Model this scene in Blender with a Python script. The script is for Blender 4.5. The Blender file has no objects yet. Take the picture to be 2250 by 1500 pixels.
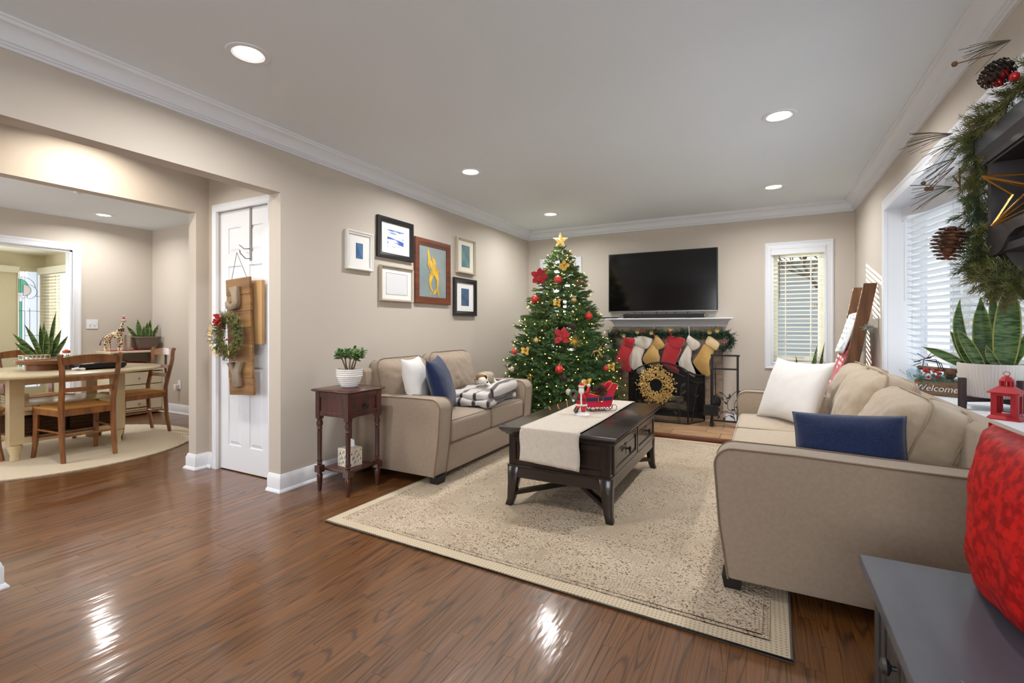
import bpy, bmesh, math, random
from mathutils import Vector, Matrix, Euler, noise
PI = math.pi
C = bpy.context.scene.collection
sc = bpy.context.scene
RND = random.Random(11)

def lin(c):
    return tuple(((x/255)/12.92 if x/255 <= .04045 else ((x/255+.055)/1.055)**2.4) for x in c)

# ---------------------------------------------------------------- camera
cam_d = bpy.data.cameras.new('camera'); cam = bpy.data.objects.new('camera', cam_d); C.objects.link(cam)
cam.location = (0, 0, 1.126)
cam.rotation_euler = (PI/2, 0, math.atan(551/1048.))
cam_d.lens = 36*1048/2250.; cam_d.sensor_width = 36; cam_d.shift_y = -32/2250.
cam_d.clip_start = .05; cam_d.clip_end = 200
sc.camera = cam
# ---------------------------------------------------------------- world, sun, window light and added fill
w = bpy.data.worlds.new('world'); sc.world = w; w.use_nodes = True
nt = w.node_tree; nt.nodes.clear()
wo = nt.nodes.new('ShaderNodeOutputWorld'); wb = nt.nodes.new('ShaderNodeBackground')
tc = nt.nodes.new('ShaderNodeTexCoord'); sx = nt.nodes.new('ShaderNodeSeparateXYZ'); cr = nt.nodes.new('ShaderNodeValToRGB')
nt.links.new(tc.outputs['Generated'], sx.inputs[0]); nt.links.new(sx.outputs['Z'], cr.inputs[0])
cr.color_ramp.elements[0].position = 0.0; cr.color_ramp.elements[0].color = (.97, .98, 1, 1)
cr.color_ramp.elements[1].position = .8; cr.color_ramp.elements[1].color = (.62, .77, 1, 1)
nt.links.new(cr.outputs[0], wb.inputs[0]); nt.links.new(wb.outputs[0], wo.inputs[0])
wb.inputs[1].default_value = 2.7

def area(name, loc, rot, sx_, sy_, power, col=(1, 1, 1), shape='RECTANGLE', spread=PI):
    l = bpy.data.lights.new(name, 'AREA'); l.shape = shape; l.size = sx_; l.size_y = sy_; l.energy = power; l.color = col
    l.spread = spread
    o = bpy.data.objects.new(name, l); o.location = loc; o.rotation_euler = rot; C.objects.link(o); return o

sun_l = bpy.data.lights.new('sun', 'SUN'); sun_l.energy = 12.0; sun_l.angle = .009; sun_l.color = (1, .93, .82)
sun = bpy.data.objects.new('sun', sun_l); C.objects.link(sun)
sun.rotation_euler = Vector((.45, -1, -.278)).to_track_quat('-Z', 'Y').to_euler()
# added fill lamps at unseen rear, hall and dining windows; sunroom window daylight
area('fill_rear_wall', (-.2, -2.35, 1.45), (PI/2+.45, 0, 0), 1.7, 1.5, 50, (.93, .96, 1))  # soft fill added behind the camera, tilted up at the ceiling
area('fill_under_bow_window', (2.5, 3.2, -.5), Vector((-.62, 0, 1)).to_track_quat('-Z', 'Y').to_euler(), 1.6, 4.4, 120, (.97, .98, 1))  # lamp added outside below the sill, imitates light bounced off the ground
area('fill_hall_front', (-3.5, -2.35, 1.4), (PI/2+.3, 0, 0), .9, 1.6, 6, (.95, .97, 1))  # unseen lamp added to lift the hall
area('fill_dining_left', (-5.7, -1.15, 1.45), (PI/2, 0, 0), 1.8, 1.4, 48, (.95, .97, 1))  # unseen lamp added to brighten the dining room
area('daylight_sunroom_window', (-9.3, 1.4, 1.4), (0, -PI/2, 0), 1.5, 1.8, 24, (.97, .98, 1))
sc.view_settings.view_transform = 'Standard'; sc.view_settings.look = 'None'
sc.view_settings.gamma = 1; sc.view_settings.use_curve_mapping = False
sc.view_settings.exposure = 0.25
try:
    sc.cycles.use_denoising = True
    sc.cycles.max_bounces = 8; sc.cycles.diffuse_bounces = 5; sc.cycles.glossy_bounces = 3
    sc.cycles.transparent_max_bounces = 12; sc.cycles.transmission_bounces = 3
    sc.cycles.sample_clamp_indirect = 6; sc.cycles.caustics_reflective = False; sc.cycles.caustics_refractive = False
    sc.cycles.use_adaptive_sampling = True; sc.cycles.adaptive_threshold = .02
except Exception:
    pass

# ---------------------------------------------------------------- mesh helpers
class MB:
    def __init__(s): s.v = []; s.f = []; s.at = []; s.mi = []; s.off = Vector((0, 0, 0))
    def add(s, vs, fs, at=0., mi=0):
        n = len(s.v)
        for q in vs: s.v.append(tuple(q))
        if isinstance(at, (int, float)): s.at += [at]*(len(s.v)-n)
        else: s.at += list(at)
        for f in fs: s.f.append(tuple(i+n for i in f)); s.mi.append(mi)
        return s
    def bb(s, x0, y0, z0, x1, y1, z1, at=0., mi=0):
        vs = [(x, y, z) for z in (z0, z1) for y in (y0, y1) for x in (x0, x1)]
        return s.add(vs, [(0, 2, 3, 1), (4, 5, 7, 6), (0, 1, 5, 4), (2, 6, 7, 3), (0, 4, 6, 2), (1, 3, 7, 5)], at, mi)
    def box(s, c, d, rot=None, at=0., mi=0):
        m = rot.to_matrix() if isinstance(rot, Euler) else (rot or Matrix.Identity(3))
        vs = [Vector(c)+m @ Vector((x*d[0]/2, y*d[1]/2, z*d[2]/2)) for z in (-1, 1) for y in (-1, 1) for x in (-1, 1)]
        return s.add(vs, [(0, 2, 3, 1), (4, 5, 7, 6), (0, 1, 5, 4), (2, 6, 7, 3), (0, 4, 6, 2), (1, 3, 7, 5)], at, mi)
    def bar(s, a, b, wd, th, up=(0, 0, 1), mi=0, w2=None, t2=None):
        a = Vector(a); b = Vector(b); d = (b-a).normalized(); u = Vector(up)
        x = d.cross(u)
        if x.length < 1e-4: x = d.cross(Vector((1, 0, 0)))
        x.normalize(); y = x.cross(d).normalized(); w2 = w2 or wd; t2 = t2 or th
        vs = [p+x*i*ww/2+y*j*tt/2 for p, ww, tt in ((a, wd, th), (b, w2, t2)) for i, j in ((-1, -1), (1, -1), (1, 1), (-1, 1))]
        return s.add(vs, [(3, 2, 1, 0), (4, 5, 6, 7), (0, 1, 5, 4), (1, 2, 6, 5), (2, 3, 7, 6), (3, 0, 4, 7)], 0, mi)
    def tube(s, pts, r, n=8, closed=False, mi=0, at=0., flat=None):
        P = [Vector(p) for p in pts]; m = len(P); rr = r if isinstance(r, (list, tuple)) else [r]*m
        rings = []; prev = None
        for i in range(m):
            t = (P[(i+1) % m]-P[i-1]) if closed else (P[min(i+1, m-1)]-P[max(i-1, 0)])
            if t.length < 1e-9: t = Vector((0, 0, 1))
            t.normalize()
            if prev is None:
                a = Vector((0, 0, 1)) if abs(t.z) < .9 else Vector((1, 0, 0)); x = t.cross(a).normalized()
            else:
                x = prev-t*prev.dot(t)
                if x.length < 1e-6: x = t.cross(Vector((0, 0, 1)))
                x.normalize()
            prev = x; y = t.cross(x)
            rings.append([P[i]+(x*math.cos(2*PI*k/n)+y*math.sin(2*PI*k/n)*(flat or 1))*rr[i] for k in range(n)])
        vs = [q for g in rings for q in g]; fs = []
        for i in range(m if closed else m-1):
            j = (i+1) % m
            for k in range(n): fs.append((i*n+k, i*n+(k+1) % n, j*n+(k+1) % n, j*n+k))
        if not closed: fs.append(tuple(range(n-1, -1, -1))); fs.append(tuple((m-1)*n+k for k in range(n)))
        return s.add(vs, fs, at, mi)
    def lathe(s, prof, c=(0, 0, 0), n=24, mi=0, rot=None, caps=True, at=0., sc_=(1, 1)):
        vs = []; c = Vector(c)
        for r, z in prof:
            for k in range(n):
                p = Vector((r*math.cos(2*PI*k/n)*sc_[0], r*math.sin(2*PI*k/n)*sc_[1], z))
                vs.append(c+((rot @ p) if rot else p))
        fs = [(i*n+k, i*n+(k+1) % n, (i+1)*n+(k+1) % n, (i+1)*n+k) for i in range(len(prof)-1) for k in range(n)]
        if caps: fs.append(tuple(range(n-1, -1, -1))); fs.append(tuple((len(prof)-1)*n+k for k in range(n)))
        return s.add(vs, fs, at, mi)
    def ball(s, c, r, n=12, mi=0, at=0., rot=None):
        rx, ry, rz = r if isinstance(r, (tuple, list)) else (r, r, r)
        c = Vector(c); vs = [Vector((0, 0, -1))]; m = max(3, n//2)
        for i in range(1, m):
            a = -PI/2+PI*i/m
            for k in range(n): vs.append(Vector((math.cos(a)*math.cos(2*PI*k/n), math.cos(a)*math.sin(2*PI*k/n), math.sin(a))))
        vs.append(Vector((0, 0, 1)))
        vs = [Vector((p.x*rx, p.y*ry, p.z*rz)) for p in vs]
        if rot is not None: vs = [rot @ p for p in vs]
        vs = [c+p for p in vs]; L = len(vs)-1
        fs = [(0, 1+(k+1) % n, 1+k) for k in range(n)]
        for i in range(m-2):
            for k in range(n): fs.append((1+i*n+k, 1+i*n+(k+1) % n, 1+(i+1)*n+(k+1) % n, 1+(i+1)*n+k))
        fs += [(L, 1+(m-2)*n+k, 1+(m-2)*n+(k+1) % n) for k in range(n)]
        return s.add(vs, fs, at, mi)
    def prism(s, poly, ax, a, b, mi=0, at=0.):
        def P(u, v, t): return {'x': (t, u, v), 'y': (u, t, v), 'z': (u, v, t)}[ax]
        n = len(poly); vs = [P(u, v, a) for u, v in poly]+[P(u, v, b) for u, v in poly]
        fs = [tuple(range(n)), tuple(range(2*n-1, n-1, -1))]+[(i, n+i, n+(i+1) % n, (i+1) % n) for i in range(n)]
        return s.add(vs, fs, at, mi)
    def grid(s, fn, nu, nv, mi=0, wrapu=False, at=None):
        vs = [fn(i/nu, j/nv) for j in range(nv+1) for i in range(nu+(0 if wrapu else 1))]
        W = nu if wrapu else nu+1
        fs = [(j*W+i, j*W+(i+1) % W, (j+1)*W+(i+1) % W, (j+1)*W+i) for j in range(nv) for i in range(nu)]
        a = [at(i/nu, j/nv) for j in range(nv+1) for i in range(W)] if at else 0.
        return s.add(vs, fs, a, mi)
    def mesh(s, name, bevel=0, seg=2, smooth=True, ang=40, org=None, fix=True):
        me = bpy.data.meshes.new(name)
        o = Vector(org) if org is not None else Vector((0, 0, 0))
        me.from_pydata([Vector(q)-o for q in s.v], [], s.f)
        for p, m in zip(me.polygons, s.mi): p.material_index = m
        if any(s.at):
            at = me.attributes.new('rnd', 'FLOAT', 'POINT'); at.data.foreach_set('value', s.at)
        if fix or bevel:
            bm = bmesh.new(); bm.from_mesh(me)
            if fix: bmesh.ops.recalc_face_normals(bm, faces=bm.faces)
            if bevel:
                es = [e for e in bm.edges if len(e.link_faces) == 2 and e.calc_face_angle(0) > .6]
                bmesh.ops.bevel(bm, geom=es, offset=bevel, segments=seg, profile=.5, affect='EDGES', clamp_overlap=True)
            bm.to_mesh(me); bm.free()
        if smooth:
            me.polygons.foreach_set('use_smooth', [True]*len(me.polygons))
            try: me.set_sharp_from_angle(angle=math.radians(ang))
            except Exception: pass
        me.update(); return me

def tag(o, label=None, cat=None, group=None, kind=None):
    if label: o['label'] = label
    if cat: o['category'] = cat
    if group: o['group'] = group
    if kind: o['kind'] = kind
    return o
ORG = {}
def thing(name, label, cat, loc=(0, 0, 0), rz=0, group=None, rot=None):
    o = bpy.data.objects.new(name, None); C.objects.link(o); o.empty_display_size = .05
    o.location = loc; o.rotation_euler = rot or (0, 0, rz); ORG[o.name] = Vector(loc)
    return tag(o, label, cat, group)
def obj(name, mb, m, parent=None, loc=None, rot=None, W=False, **k):
    """one mesh object; W=True: the mesh was written in world coordinates"""
    org = None
    if W:
        if parent is None: org = Vector(loc) if loc is not None else None
        else:
            org = Vector((0, 0, 0)); q = parent
            while q is not None: org += Vector(q.location); q = q.parent
            if loc is not None: org += Vector(loc)
    me = mb.mesh(name, org=org, **k) if isinstance(mb, MB) else mb
    if isinstance(mb, MB):
        for q in (m if isinstance(m, (list, tuple)) else [m]): me.materials.append(q)
    o = bpy.data.objects.new(name, me); C.objects.link(o)
    if loc is not None: o.location = loc
    if rot is not None: o.rotation_euler = rot
    if parent: o.parent = parent
    return o
def copy_tree(o, parent=None):
    c = o.copy(); C.objects.link(c); c.parent = parent
    for ch in list(o.children): copy_tree(ch, c)
    return c
def struct(name, mb, m, parent=None, **k):
    o = obj(name, mb, m, parent, **k)
    if parent is None: o['kind'] = 'structure'
    return o

# ---------------------------------------------------------------- materials
def M(name, c, rough=.6, metal=0., c2=None, scale=6., stretch=(1, 1, 1), bump=0., bscale=None, coat=0., emit=None, estr=0.,
      sheen=0., detail=3., lo=.35, hi=.65, weave=0., rnd=0., spec=.5, tr=0., alpha=1., aniso=0., wave=None):
    m = bpy.data.materials.new(name); m.use_nodes = True; t = m.node_tree; N = t.nodes; L = t.links
    b = N['Principled BSDF']; col = lin(c)+(1,)
    b.inputs['Base Color'].default_value = col; b.inputs['Roughness'].default_value = rough; b.inputs['Metallic'].default_value = metal
    b.inputs['Specular IOR Level'].default_value = spec; b.inputs['Coat Weight'].default_value = coat; b.inputs['Coat Roughness'].default_value = .08
    b.inputs['Sheen Weight'].default_value = sheen; b.inputs['Transmission Weight'].default_value = tr; b.inputs['Alpha'].default_value = alpha
    if emit: b.inputs['Emission Color'].default_value = lin(emit)+(1,); b.inputs['Emission Strength'].default_value = estr
    tc = N.new('ShaderNodeTexCoord'); mp = N.new('ShaderNodeMapping'); mp.inputs['Scale'].default_value = stretch
    L.new(tc.outputs['Object'], mp.inputs[0]); vec = mp.outputs[0]
    at = None
    if rnd:
        at = N.new('ShaderNodeAttribute'); at.attribute_name = 'rnd'
        ad = N.new('ShaderNodeVectorMath'); ad.operation = 'MULTIPLY_ADD'
        ad.inputs[1].default_value = (37, 91, 13); L.new(at.outputs['Vector'], ad.inputs[0]); L.new(mp.outputs[0], ad.inputs[2]); vec = ad.outputs[0]
    fac = None
    if c2 is not None:
        if wave:
            tx = N.new('ShaderNodeTexWave'); tx.inputs['Scale'].default_value = scale; tx.inputs['Distortion'].default_value = wave[0]
            tx.inputs['Detail'].default_value = detail; tx.inputs['Detail Scale'].default_value = wave[1]; tx.bands_direction = wave[2]
        else:
            tx = N.new('ShaderNodeTexNoise'); tx.inputs['Scale'].default_value = scale; tx.inputs['Detail'].default_value = detail
        L.new(vec, tx.inputs['Vector']); fac = tx.outputs['Fac'] if 'Fac' in tx.outputs else tx.outputs[0]
        rp = N.new('ShaderNodeValToRGB'); rp.color_ramp.elements[0].position = lo; rp.color_ramp.elements[1].position = hi
        rp.color_ramp.elements[0].color = col; rp.color_ramp.elements[1].color = lin(c2)+(1,)
        L.new(fac, rp.inputs[0]); out = rp.outputs[0]
        if rnd:
            hs = N.new('ShaderNodeHueSaturation'); mr = N.new('ShaderNodeMapRange'); mr.inputs[3].default_value = 1-rnd; mr.inputs[4].default_value = 1+rnd
            L.new(at.outputs['Fac'], mr.inputs[0]); L.new(mr.outputs[0], hs.inputs['Value']); L.new(out, hs.inputs['Color']); out = hs.outputs[0]
        L.new(out, b.inputs['Base Color'])
    if bump:
        nz = N.new('ShaderNodeTexNoise'); nz.inputs['Scale'].default_value = bscale or scale*8; nz.inputs['Detail'].default_value = 2
        L.new(vec, nz.inputs['Vector']); bp = N.new('ShaderNodeBump'); bp.inputs['Strength'].default_value = bump; bp.inputs['Distance'].default_value = .004
        h = nz.outputs['Fac' if 'Fac' in nz.outputs else 0]
        if weave:
            w1 = N.new('ShaderNodeTexWave'); w1.bands_direction = 'X'; w1.inputs['Scale'].default_value = weave; w1.inputs['Distortion'].default_value = 1.
            w2 = N.new('ShaderNodeTexWave'); w2.bands_direction = 'Z'; w2.inputs['Scale'].default_value = weave; w2.inputs['Distortion'].default_value = 1.
            mx = N.new('ShaderNodeMath'); mx.operation = 'ADD'; mx2 = N.new('ShaderNodeMath'); mx2.operation = 'ADD'
            L.new(vec, w1.inputs['Vector']); L.new(vec, w2.inputs['Vector'])
            L.new(w1.outputs['Fac'], mx.inputs[0]); L.new(w2.outputs['Fac'], mx.inputs[1]); L.new(mx.outputs[0], mx2.inputs[0]); L.new(h, mx2.inputs[1]); h = mx2.outputs[0]
        L.new(h, bp.inputs['Height']); L.new(bp.outputs[0], b.inputs['Normal'])
    return m

m_wall = M('wall_paint', (202, 193, 182), .75, bump=.05, bscale=300, spec=.2)
m_ceil = M('ceiling_paint', (232, 239, 246), .85, spec=.1, bump=.04, bscale=200)
m_trim = M('white_trim_paint', (231, 234, 240), .38, spec=.4)
m_cream = M('sunroom_cream_paint', (224, 216, 190), .7)
m_creamtrim = M('cream_trim_paint', (236, 234, 220), .5)
m_glass = bpy.data.materials.new('window_glass'); m_glass.use_nodes = True
_n = m_glass.node_tree; _n.nodes.clear(); _o = _n.nodes.new('ShaderNodeOutputMaterial'); _mx = _n.nodes.new('ShaderNodeMixShader')
_t = _n.nodes.new('ShaderNodeBsdfTransparent'); _g = _n.nodes.new('ShaderNodeBsdfGlossy'); _g.inputs['Roughness'].default_value = .02
_lw = _n.nodes.new('ShaderNodeLayerWeight'); _lw.inputs[0].default_value = .12; _f = _n.nodes.new('ShaderNodeMath'); _f.operation = 'MULTIPLY'; _f.inputs[1].default_value = .35; _n.links.new(_lw.outputs['Facing'], _f.inputs[0]); _t.inputs[0].default_value = (.95, .97, .97, 1)
_n.links.new(_f.outputs[0], _mx.inputs[0]); _n.links.new(_t.outputs[0], _mx.inputs[1]); _n.links.new(_g.outputs[0], _mx.inputs[2]); _n.links.new(_mx.outputs[0], _o.inputs[0])
m_floor = bpy.data.materials.new('oak_floor'); m_floor.use_nodes = True
def _floor():
    t = m_floor.node_tree; N = t.nodes; L = t.links; b = N['Principled BSDF']; b.inputs['Roughness'].default_value = .38; b.inputs['Coat Weight'].default_value = .7; b.inputs['Coat Roughness'].default_value = .12
    tc = N.new('ShaderNodeTexCoord'); at = N.new('ShaderNodeAttribute'); at.attribute_name = 'rnd'
    of = N.new('ShaderNodeVectorMath'); of.operation = 'MULTIPLY_ADD'; of.inputs[1].default_value = (7.3, 31.7, 5.1); L.new(at.outputs['Vector'], of.inputs[0]); L.new(tc.outputs['Object'], of.inputs[2])
    def mp(s):
        m = N.new('ShaderNodeMapping'); m.inputs['Scale'].default_value = s; L.new(of.outputs[0], m.inputs[0]); return m.outputs[0]
    # growth rings: smooth noise field, banded -> cathedral grain
    n1 = N.new('ShaderNodeTexNoise'); n1.inputs['Scale'].default_value = 1; n1.inputs['Detail'].default_value = 1.5; n1.inputs['Distortion'].default_value = .25; L.new(mp((8, .55, 1)), n1.inputs['Vector'])
    mu = N.new('ShaderNodeMath'); mu.operation = 'MULTIPLY'; mu.inputs[1].default_value = 16; L.new(n1.outputs[0], mu.inputs[0])
    fr = N.new('ShaderNodeMath'); fr.operation = 'PINGPONG'; fr.inputs[1].default_value = .5; L.new(mu.outputs[0], fr.inputs[0])
    n2 = N.new('ShaderNodeTexNoise'); n2.inputs['Scale'].default_value = 1; n2.inputs['Detail'].default_value = 3; L.new(mp((230, 5, 1)), n2.inputs['Vector'])
    n3 = N.new('ShaderNodeTexNoise'); n3.inputs['Scale'].default_value = 1; n3.inputs['Detail'].default_value = 2; L.new(mp((4, .5, 1)), n3.inputs['Vector'])
    r1 = N.new('ShaderNodeValToRGB'); r1.color_ramp.elements[0].position = .0; r1.color_ramp.elements[1].position = .17
    r1.color_ramp.elements[0].color = lin((72, 43, 20))+(1,); r1.color_ramp.elements[1].color = lin((120, 77, 39))+(1,); L.new(fr.outputs[0], r1.inputs[0])
    r2 = N.new('ShaderNodeValToRGB'); r2.color_ramp.elements[0].position = .36; r2.color_ramp.elements[1].position = .56
    r2.color_ramp.elements[0].color = (.64, .60, .56, 1); r2.color_ramp.elements[1].color = (1, 1, 1, 1); L.new(n2.outputs[0], r2.inputs[0])
    mx = N.new('ShaderNodeMix'); mx.data_type = 'RGBA'; mx.blend_type = 'MULTIPLY'; mx.inputs['Factor'].default_value = .75; L.new(r1.outputs[0], mx.inputs['A']); L.new(r2.outputs[0], mx.inputs['B'])
    hs = N.new('ShaderNodeHueSaturation'); ad = N.new('ShaderNodeMath'); ad.operation = 'ADD'; L.new(at.outputs['Fac'], ad.inputs[0]); L.new(n3.outputs[0], ad.inputs[1])
    mr = N.new('ShaderNodeMapRange'); mr.inputs[1].default_value = .4; mr.inputs[2].default_value = 1.6; mr.inputs[3].default_value = .80; mr.inputs[4].default_value = 1.14; L.new(ad.outputs[0], mr.inputs[0]); L.new(mr.outputs[0], hs.inputs['Value'])
    L.new(mx.outputs['Result'], hs.inputs['Color']); L.new(hs.outputs[0], b.inputs['Base Color'])
    wn = N.new('ShaderNodeTexNoise'); wn.inputs['Scale'].default_value = 1; wn.inputs['Detail'].default_value = 2; L.new(mp((26, 6, 1)), wn.inputs['Vector'])
    bp = N.new('ShaderNodeBump'); bp.inputs['Strength'].default_value = .16; bp.inputs['Distance'].default_value = .01; L.new(wn.outputs[0], bp.inputs['Height'])
    L.new(bp.outputs[0], b.inputs['Normal']); L.new(bp.outputs[0], b.inputs['Coat Normal'])
_floor()
m_sub = M('subfloor', (84, 54, 32), .6)
m_black = M('black_metal', (28, 26, 26), .45, metal=.3)
m_steel = M('brushed_metal', (150, 148, 142), .35, metal=.9)
m_sofa = M('taupe_upholstery', (170, 152, 133), .9, c2=(164, 146, 127), scale=60, sheen=.3, bump=.35, bscale=500, weave=260, spec=.15)
m_cush = M('tan_cushion_fabric', (192, 174, 150), .9, c2=(186, 167, 143), scale=30, sheen=.4, bump=.3, bscale=400, weave=260, spec=.15)
m_pipe = M('piping_cord', (128, 110, 90), .8)
m_white = M('white_linen', (230, 227, 224), .85, sheen=.3, bump=.2, bscale=300, spec=.2)
m_navy = M('navy_linen', (36, 50, 88), .85, c2=(28, 40, 74), scale=120, sheen=.3, bump=.25, bscale=400, weave=300, spec=.2)
m_dark = M('espresso_wood', (38, 24, 19), .3, c2=(24, 15, 12), scale=4, stretch=(3, .5, 8), coat=.4)
m_darkfoot = M('black_wood_foot', (30, 26, 24), .5)
m_redwood = M('mahogany_wood', (84, 40, 30), .33, c2=(58, 27, 21), scale=5, stretch=(6, 6, .8), coat=.4)
m_leg = m_redwood
m_gold = M('gold_metal', (214, 168, 84), .3, metal=.85)
m_red = M('red_velvet', (208, 30, 26), .6, c2=(156, 14, 16), scale=44, stretch=(1, 1, .6), lo=.42, hi=.58, detail=4, spec=.2, bump=.5, bscale=40)
m_green = M('needle_green', (44, 78, 48), .6, c2=(26, 52, 34), scale=3, spec=.3)
m_bulb = M('warm_bulb', (255, 230, 170), .4, emit=(255, 190, 84), estr=6)

# ---------------------------------------------------------------- generic pieces
def wall(mb, ax, a0, a1, u0, u1, z0, z1, holes=()):
    us = sorted({u0, u1, *[h[0] for h in holes], *[h[1] for h in holes]}); us = [u for u in us if u0 <= u <= u1]
    for p, q in zip(us, us[1:]):
        hs = sorted([h for h in holes if h[0] < (p+q)/2 < h[1]], key=lambda h: h[2]); z = z0
        segs = []
        for h in hs:
            if h[2] > z: segs.append((z, h[2]))
            z = h[3]
        if z < z1: segs.append((z, z1))
        for za, zb in segs:
            if ax == 'x': mb.bb(a0, p, za, a1, q, zb)
            else: mb.bb(p, a0, za, q, a1, zb)
def profile_run(mb, prof, ax, wallpos, sgn, a, b, cut=(0, 0), mi=0):
    """prof: (out, z) points; extruded along y (ax='x': wall at x) or along x; cut: shift of each end per unit of 'out' (mitre)"""
    n = len(prof); vs = []
    for end, k in ((a, cut[0]), (b, cut[1])):
        for o, z in prof:
            t = end+k*o
            vs.append((wallpos+sgn*o, t, z) if ax == 'x' else (t, wallpos+sgn*o, z))
    fs = [tuple(range(n)), tuple(range(2*n-1, n-1, -1))]+[(i, n+i, n+(i+1) % n, (i+1) % n) for i in range(n)]
    mb.add(vs, fs, 0, mi)
def crown_prof(z=2.44):
    p = [(0, z), (.102, z), (.102, z-.011), (.094, z-.013), (.091, z-.022)]
    for i in range(7):
        a = i/6*PI/2; p.append((.088-.052*math.sin(a), z-.076+.050*math.cos(a)-.004*i/6))
    p += [(.036, z-.086), (.026, z-.088), (.026, z-.097), (.015, z-.099), (.015, z-.111), (0, z-.111)]
    return p
BASE = [(0, 0), (.030, 0), (.030, .008), (.022, .020), (.016, .022), (.016, .092), (.012, .100), (.009, .112), (.004, .120), (0, .120)]
CASE = [(0, 0), (.022, 0), (.024, .012), (.018, .022), (.016, .055), (.020, .066), (.020, .078), (.012, .090), (0, .090)]
def casing(mb, ax, pos, sgn, u0, u1, z0, z1, wd=.09, bottom=True):
    """picture-frame moulding around an opening u0..u1, z0..z1 on a wall plane"""
    k = wd/.09; pr = [(o, s*k) for o, s in CASE]
    def pt(o, u, z): return (pos+sgn*o, u, z) if ax == 'x' else (u, pos+sgn*o, z)
    sides = [((u0, z0, -1, -1 if bottom else 0), (u0, z1, -1, 1)), ((u0, z1, -1, 1), (u1, z1, 1, 1)), ((u1, z1, 1, 1), (u1, z0, 1, -1 if bottom else 0))]
    if bottom: sides.append(((u1, z0, 1, -1), (u0, z0, -1, -1)))
    n = len(pr)
    for (ua, za, da, ea), (ub, zb, db, eb) in sides:
        vs = [pt(o, ua+da*s, za+ea*s) for o, s in pr]+[pt(o, ub+db*s, zb+eb*s) for o, s in pr]
        mb.add(vs, [tuple(range(n)), tuple(range(2*n-1, n-1, -1))]+[(i, n+i, n+(i+1) % n, (i+1) % n) for i in range(n)])
def rbox(a, b, c, r, crown=0, m=6, k=3, bot=0, wr=0, seed=0, crease=0):
    """rounded, crowned box (half sizes a,b,c) as vertex/face lists"""
    def samples(h):
        co = h-r; s = [-h+ r*(1-math.tan((1-i/k)*PI/4)) for i in range(k)]
        mid = [-co+2*co*i/m for i in range(m+1)]
        return s+mid+[-x for x in reversed(s)]
    A, B, Cc = samples(a), samples(b), samples(c); vs = []; fs = []; idx = {}
    def vid(x, y, z):
        key = (round(x, 5), round(y, 5), round(z, 5))
        if key not in idx:
            q = Vector((x, y, z)); co = Vector((max(-(a-r), min(a-r, x)), max(-(b-r), min(b-r, y)), max(-(c-r), min(c-r, z))))
            d = q-co; p = co+d.normalized()*r if d.length > 1e-9 else q
            u, v = x/a, y/b; f = max(0, (1-u*u))*max(0, (1-v*v))
            p.z += crown*f*(z/c if z > 0 else 0)+bot*f*(z/c if z < 0 else 0)
            if wr:
                nn = noise.noise(Vector((x*7+seed, y*7, z*7)))+.5*noise.noise(Vector((x*19, y*19+seed, z*19)))
                if crease:
                    an = math.atan2(y, x+a*1.1); rg = 1-abs(noise.noise(Vector((an*9+seed, (x+a)*2.2, seed*1.7))))*3.2; nn += crease*max(0, rg)**2*-1*min(1, (abs(x)/a)**1.5+.25)
                p += (d.normalized() if d.length > 1e-9 else Vector((0, 0, 1)))*nn*wr
            idx[key] = len(vs); vs.append(p)
        return idx[key]
    def face(U, V, f):
        for i in range(len(U)-1):
            for j in range(len(V)-1): fs.append((f(U[i], V[j]), f(U[i+1], V[j]), f(U[i+1], V[j+1]), f(U[i], V[j+1])))
    for z in (-c, c): face(A, B, lambda u, v: vid(u, v, z))
    for y in (-b, b): face(A, Cc, lambda u, v: vid(u, y, v))
    for x in (-a, a): face(B, Cc, lambda u, v: vid(x, u, v))
    return vs, fs
def pillow_mb(w_, h_, t_, n=22, pinch=.09, wr=.006, seed=0):
    mb = MB(); idx = {}; vs = []; fs = []
    for sgn in (1, -1):
        for j in range(n+1):
            for i in range(n+1):
                u = -1+2*i/n; v = -1+2*j/n
                edge = i in (0, n) or j in (0, n)
                if edge and sgn == -1: idx[(i, j, -1)] = idx[(i, j, 1)]; continue
                ku = 1-pinch*(1-abs(v)**2.2)*abs(u)**3; kv = 1-pinch*(1-abs(u)**2.2)*abs(v)**3
                x = u*w_/2*ku; y = v*h_/2*kv
                f = (max(0, 1-abs(u)**2.4)*max(0, 1-abs(v)**2.4))**.55
                wrk = wr*(noise.noise(Vector((x*9+seed, y*9, sgn*3.)))+.6*noise.noise(Vector((x*22, y*22+seed, sgn))))*f
                crease = wr*1.2*math.sin(14*math.atan2(v, u+.01)+seed)*f*(u*u+v*v)*.35
                vs.append(Vector((x, y, sgn*(t_/2*f+.003)+wrk+crease))); idx[(i, j, sgn)] = len(vs)-1
    for sgn in (1, -1):
        for j in range(n):
            for i in range(n):
                q = [idx[(i, j, sgn)], idx[(i+1, j, sgn)], idx[(i+1, j+1, sgn)], idx[(i, j+1, sgn)]]
                fs.append(tuple(q if sgn == 1 else q[::-1]))
    return mb.add(vs, fs), [vs[idx[(i, j, 1)]] for i, j in [(i, 0) for i in range(n)]+[(n, j) for j in range(n)]+[(i, n) for i in range(n, 0, -1)]+[(0, j) for j in range(n, 0, -1)]]
def frame_rot(xa, up):
    x = Vector(xa).normalized(); u = Vector(up); n = x.cross(u).normalized(); y = n.cross(x)
    return Matrix((x, y, n)).transposed().to_euler()
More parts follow.
